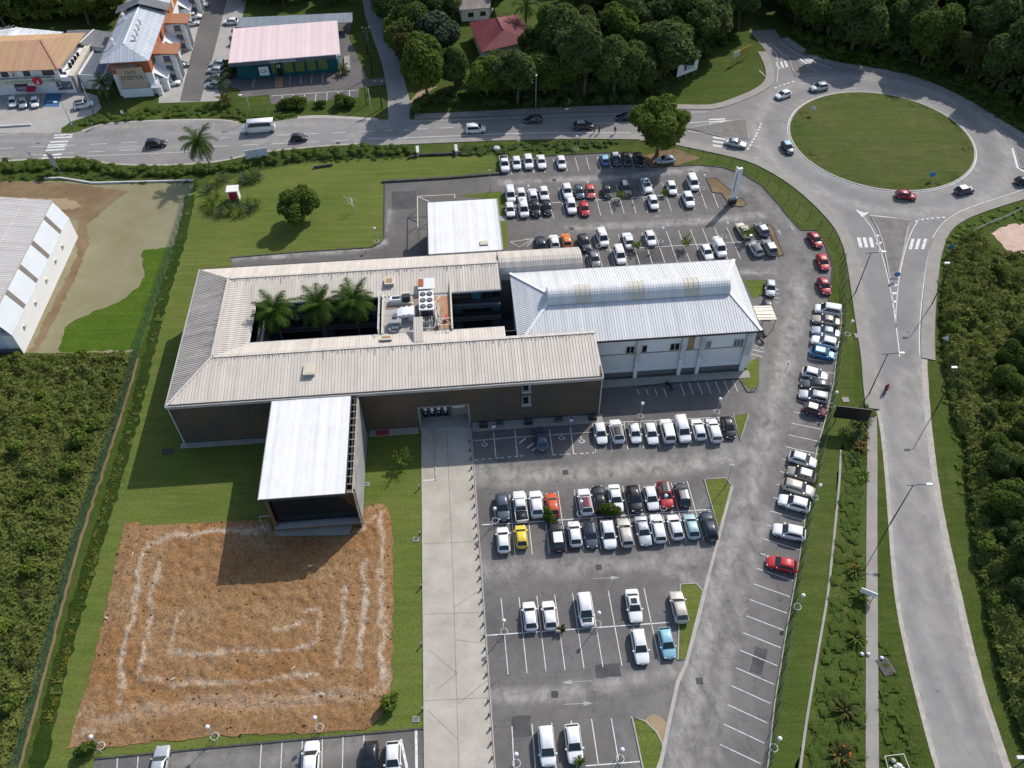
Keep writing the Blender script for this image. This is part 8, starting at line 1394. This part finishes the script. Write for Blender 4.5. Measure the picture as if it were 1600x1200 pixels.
# culvert headwalls and edge walls of the back ditch
mb = None
for px, py, lb in [(653, 240, 'small concrete culvert headwall in the roadside ditch, left'), (713, 238, 'small concrete culvert headwall in the roadside ditch, right')]:
    p = G(px, py); e = empty('headwall', (p.x, p.y, 0), .1, lb, 'headwall'); mb = MB(); mb.box(-.25, .25, -1.2, 1.2, 0, 1.0, MAT['concrete_wall']); mb.build('wall', e); mb = MB(); mb.box(-.3, .3, -1.25, 1.25, 1.0, 1.1, MAT['stained_white']); mb.build('coping', e)
def low_wall(name, pts, h, wd, mat, label): o = MB(); strip(o, gp(pts), -wd / 2, wd / 2, 0, MAT[mat], h); o = o.build(name); return tag(o, label, 'wall')
low_wall('low_wall', [(637, 249), (652, 244), (700, 242), (722, 240)], .5, .3, 'dark_kerb', 'low dark retaining wall of the culvert beside the lawn'); low_wall('low_wall', [(490, 263), (520, 259)], .5, .3, 'dark_kerb', 'short dark wall piece at the lawn edge by the ditch'); low_wall('low_wall', [(70, 280), (95, 279), (120, 283), (145, 287), (302, 283)], .35, .3, 'stained_white', 'low white wall between the ditch and the bare olive lot'); low_wall('low_wall', [(-40, 200), (0, 199), (50, 196)], .4, .4, 'stained_white', 'low pale kerb wall in the shop forecourt')
c = G(776, 234); b_ = MB(); b_.ball((0, 0, .35), .8, MAT['stained_white'], 9, 6, .5); o = b_.build('boulder', None, True); o.location = (c.x, c.y, 0); tag(o, 'pale boulder in the weeds of the roadside ditch', 'boulder')
# junk heap, pipe mouth, marker stones on the right verge
p = G(1383, 1043); e = empty('drain_mouth', (p.x, p.y, 0), .3, 'open black drain mouth in the verge beside the footpath', 'drain'); mb = MB(); mb.box(-.7, .7, -1.0, 1.0, .02, .1, MAT['black_plastic']); mb.build('opening', e); mb = MB(); mb.box(.7, .85, -1.1, 1.1, .0, .12, MAT['dark_plinth']); mb.box(-.7, .7, 1.0, 1.15, 0, .14, MAT['dark_plinth']); mb.build('rim', e)
for i, (px, py, lb) in enumerate([(1346, 1023, 'white marker stone left of the footpath by the drain mouth'), (1356, 1023, 'white marker stone at the footpath edge by the drain mouth'), (1377, 1029, 'white marker stone right of the footpath by the drain mouth')]): c = G(px, py); b_ = MB(); b_.ball((0, 0, .2), .25, MAT['sign_white'], 8, 5, .9); o = b_.build('marker_stone', None, True); o.location = (c.x, c.y, 0); tag(o, lb, 'stone')
p = G(1397, 1197); e = empty('litter_cage', (p.x, p.y, 0), .1, 'heap of white bags in an open wire cage at the bottom edge', 'litter cage'); mb = MB()
for a, b in (((-1.2, -.8), (1.2, -.8)), ((1.2, -.8), (1.2, .9)), ((1.2, .9), (-1.0, .9)), ((-1.0, .9), (-1.2, -.8))): mb.bar((*a, .9), (*b, .9), .05, .05, MAT['white_metal'])
mb.build('rim', e)
for x, y in ((-1.2, -.8), (1.2, -.8), (1.2, .9), (-1.0, .9)): mb = MB(); mb.bar((x, y, 0), (x, y, .9), .05, .05, MAT['white_metal']); mb.build('post', e)
r = random.Random(9)
for i in range(8): mb = MB(); mb.ball((r.uniform(-.9, .9), r.uniform(-.6, .6), .3), r.uniform(.2, .35), MAT['sign_white'] if i % 3 else MAT['cream_wall'], 7, 5); mb.build('bag', e, True)
for px, py, lb in [(258, 706, 'left'), (265, 706, 'right')]: c = G(px, py); m = MB(); m.box(-.4, .4, -.5, .5, 0, .12, MAT['dark_kerb']); m.box(-.33, .33, -.43, .43, .12, .15, MAT['dark_metal']); o = m.build('inspection_cover'); o.location = (c.x, c.y, 0); tag(o, 'dark inspection cover in the shaded lawn, ' + lb + ' of the pair', 'cover')
for px, py, lb in [(650, 843, 'grey stone slab on the grass strip beside the path lights'), (650, 1124, 'grey drain cover on the grass at the dirt field corner'), (573, 757, 'small stone slab beside the annex')]: c = G(px, py); m = MB(); m.box(-.4, .4, -.35, .35, 0, .12, MAT['concrete_wall']); m.box(-.3, .3, -.25, .25, .12, .14, MAT['dark_plinth']); o = m.build('ground_slab'); o.location = (c.x, c.y, 0); tag(o, lb, 'slab')
c = LW(29.6, -.7, .1); m = MB(); m.box(-.95, .95, -.45, .45, 0, .06, MAT['red_sign']); m.box(-.8, .8, -.3, .3, .06, .09, M('dull_red', (.28, .05, .05))); o = m.build('doormat'); o.location = c; o.rotation_euler = (0, 0, AL); tag(o, 'red mat on the pavement between annex and entrance', 'mat')
for i, x in enumerate((44.8, 47.2, 51.6, 56.2, 61.4)): c = LW(x, -.8, .12); m = MB(); m.box(-.6, .6, -.35, .35, 0, .5, MAT['black_plastic'] if i % 2 == 0 else MAT['dark_plinth']); m.box(-.5, .5, -.28, .28, .5, .56, MAT['dark_kerb']); o = m.build('planter'); o.location = c; o.rotation_euler = (0, 0, AL); tag(o, ('dark planter on the pavement nearest the entrance', 'grey planter behind the left parking sign', 'dark planter below the stacked windows', 'grey planter near the right parking sign', 'dark planter at the office corner')[i], 'planter')
c = G(1190, 505); e = empty('lean_to', (c.x, c.y, 0), AL, 'pale wooden lean-to roof against the hall gable', 'lean-to'); mb = MB(); mb.slab([(-1.6, -1.6, 2.5), (1.6, -1.6, 2.3), (1.6, 1.6, 2.4), (-1.6, 1.6, 2.6)], .1, MAT['skylight_cream']); 
for i in range(4): mb.bar((-1.5, -1.2 + i * .8, 2.58), (1.5, -1.2 + i * .8, 2.42), .06, .05, MAT['beige_panel'])
mb.build('roof', e)
for x, y in ((-1.5, -1.5), (1.5, -1.5), (1.5, 1.5)): mb = MB(); mb.bar((x, y, 0), (x, y, 2.3), .1, .1, MAT['wood']); mb.build('post', e)
# --- fences
def mesh_mat():
    m = base_mat('wire_mesh', (.03, .09, .075), .6); k = NB(m); w_ = k.n('ShaderNodeTexWave'); w_.wave_type = 'BANDS'; w_.bands_direction = 'X'; w_.inputs['Scale'].default_value = 3.0; tr = k.n('ShaderNodeBsdfTransparent'); mx = k.n('ShaderNodeMixShader'); o = [x for x in k.t.nodes if x.type == 'OUTPUT_MATERIAL'][0]; mx.inputs[0].default_value = .26; k.l(tr.outputs[0], mx.inputs[1]); k.l(k.b.outputs[0], mx.inputs[2]); k.l(mx.outputs[0], o.inputs[0]); return m
MESH = mesh_mat()
def fence(name, pts, h, sp, label, post='green_mesh', mesh=True, start=0):
    line = resample(smooth_line(gp(pts), 1), .1); e = empty(name, (line[0].x, line[0].y, 0), 0, label, 'fence'); o0 = Vector((line[0].x, line[0].y, 0)); acc = sp; ps = []
    for a, b in zip(line[:-1], line[1:]):
        acc += (b - a).length
        if acc >= sp: acc = 0; ps.append(a - o0)
    for p in ps: mb = MB(); mb.bar((p.x, p.y, 0), (p.x, p.y, h + .05), .07, .07, MAT[post]); mb.build('post', e)
    mb = MB()
    for z in (.15, h * .5, h): 
        for a, b in zip(ps[:-1], ps[1:]): mb.bar((a.x, a.y, z), (b.x, b.y, z), .025, .025, MAT[post])
    if mesh:
        for a, b in zip(ps[:-1], ps[1:]): mb.quad([(a.x, a.y, .1), (b.x, b.y, .1), (b.x, b.y, h), (a.x, a.y, h)], MESH)
    mb.build('wire_mesh', e); return e
fence('mesh_fence', [(297, 300), (284, 345), (270, 390), (243, 470), (217, 545), (200, 612), (163, 725), (128, 825), (106, 905), (60, 1085), (22, 1225)], 1.9, 2.5, 'green wire mesh fence between the scrub and the ditch by the lawn')
fence('mesh_fence', [(1318, 408), (1319, 480), (1318, 520), (1311, 560), (1304, 620), (1294, 665), (1281, 725), (1269, 790), (1257, 860), (1244, 930), (1226, 1040), (1208, 1150), (1197, 1225)], 1.8, 2.4, 'green wire mesh fence along the right edge of the car park')
fence('wire_fence', [(1052, 238), (1090, 244), (1130, 254), (1165, 266), (1200, 288), (1240, 322), (1280, 352), (1305, 375), (1318, 408)], 1.7, 3.0, 'dark post and wire fence round the curved corner of the car park', 'dark_metal', False)
fence('wire_fence', [(400, 262), (470, 253), (560, 247), (636, 248)], 1.2, 3.5, 'thin low wire fence along the ditch side of the lawn', 'dark_metal', False)
fence('wire_fence', [(395, 176), (460, 172), (545, 168), (566, 164)], 1.2, 2.6, 'thin dark fence along the bank garden', 'dark_metal', False)
e = fence('fallen_rail', [(1512, 367), (1540, 352), (1568, 342), (1600, 326)], .6, 1.2, 'broken pale guard rail beside the pink clearing', 'stained_white', False)
b_ = MB(); pts = [G(*q) for q in T([(830, 1070), (835, 1058)], 4, 0, 0)]
# scraps on the dirt field
for i, (px, py) in enumerate([(208, 867), (168, 967), (272, 1062), (480, 1058), (504, 1085), (459, 1045)]): c = G(px, py); m = MB(); m.box(-.06, .06, -.25, .25, 0, .05, MAT['cream_wall']); m.box(-.05, .12, .1, .2, .0, .06, MAT['cream_wall']); o = m.build('white_scrap'); o.location = (c.x, c.y, .28); o.rotation_euler = (0.05, 0, i * 1.1); tag(o, 'white scrap lying on the tilled dirt field', 'scrap', 'white scraps on the dirt field')

# low tufts that roughen the roundabout lawn
scrub('grass_tufts', [IC + Vector((math.cos(a / 40 * 2 * PI), math.sin(a / 40 * 2 * PI), 0)) * (IR - 1.0) for a in range(40)], .9, (.3, .9), (.2, .42), 9, .3, 'leaf_mid', 'uneven grass tufts on the roundabout island', 31, 1.0, True)

# clods over the tilled field
rn = random.Random(77); mb = MB(); n_ = 0; dp = [(p.x, p.y) for p in dirtp]; xs = [p[0] for p in dp]; ys = [p[1] for p in dp]
cand = np.array([(rn.uniform(min(xs), max(xs)), rn.uniform(min(ys), max(ys))) for _ in range(1700)]); cand = cand[inpoly(cand, dp)]
for x, y in cand:
    if mnoise.noise(Vector((x * .25, y * .25, 2))) < -.15: continue
    r_ = .05 + .14 * rn.random() ** 3; mb.ball((x, y, .2 + r_ * .3), r_, MAT['clod'] if 'clod' in MAT else M('clod', (.27, .155, .075), .95, .35), 5, 4, .7)
tag(mb.build('dirt_clods'), 'clods of earth strewn over the tilled dirt field', 'earth', kind='stuff')
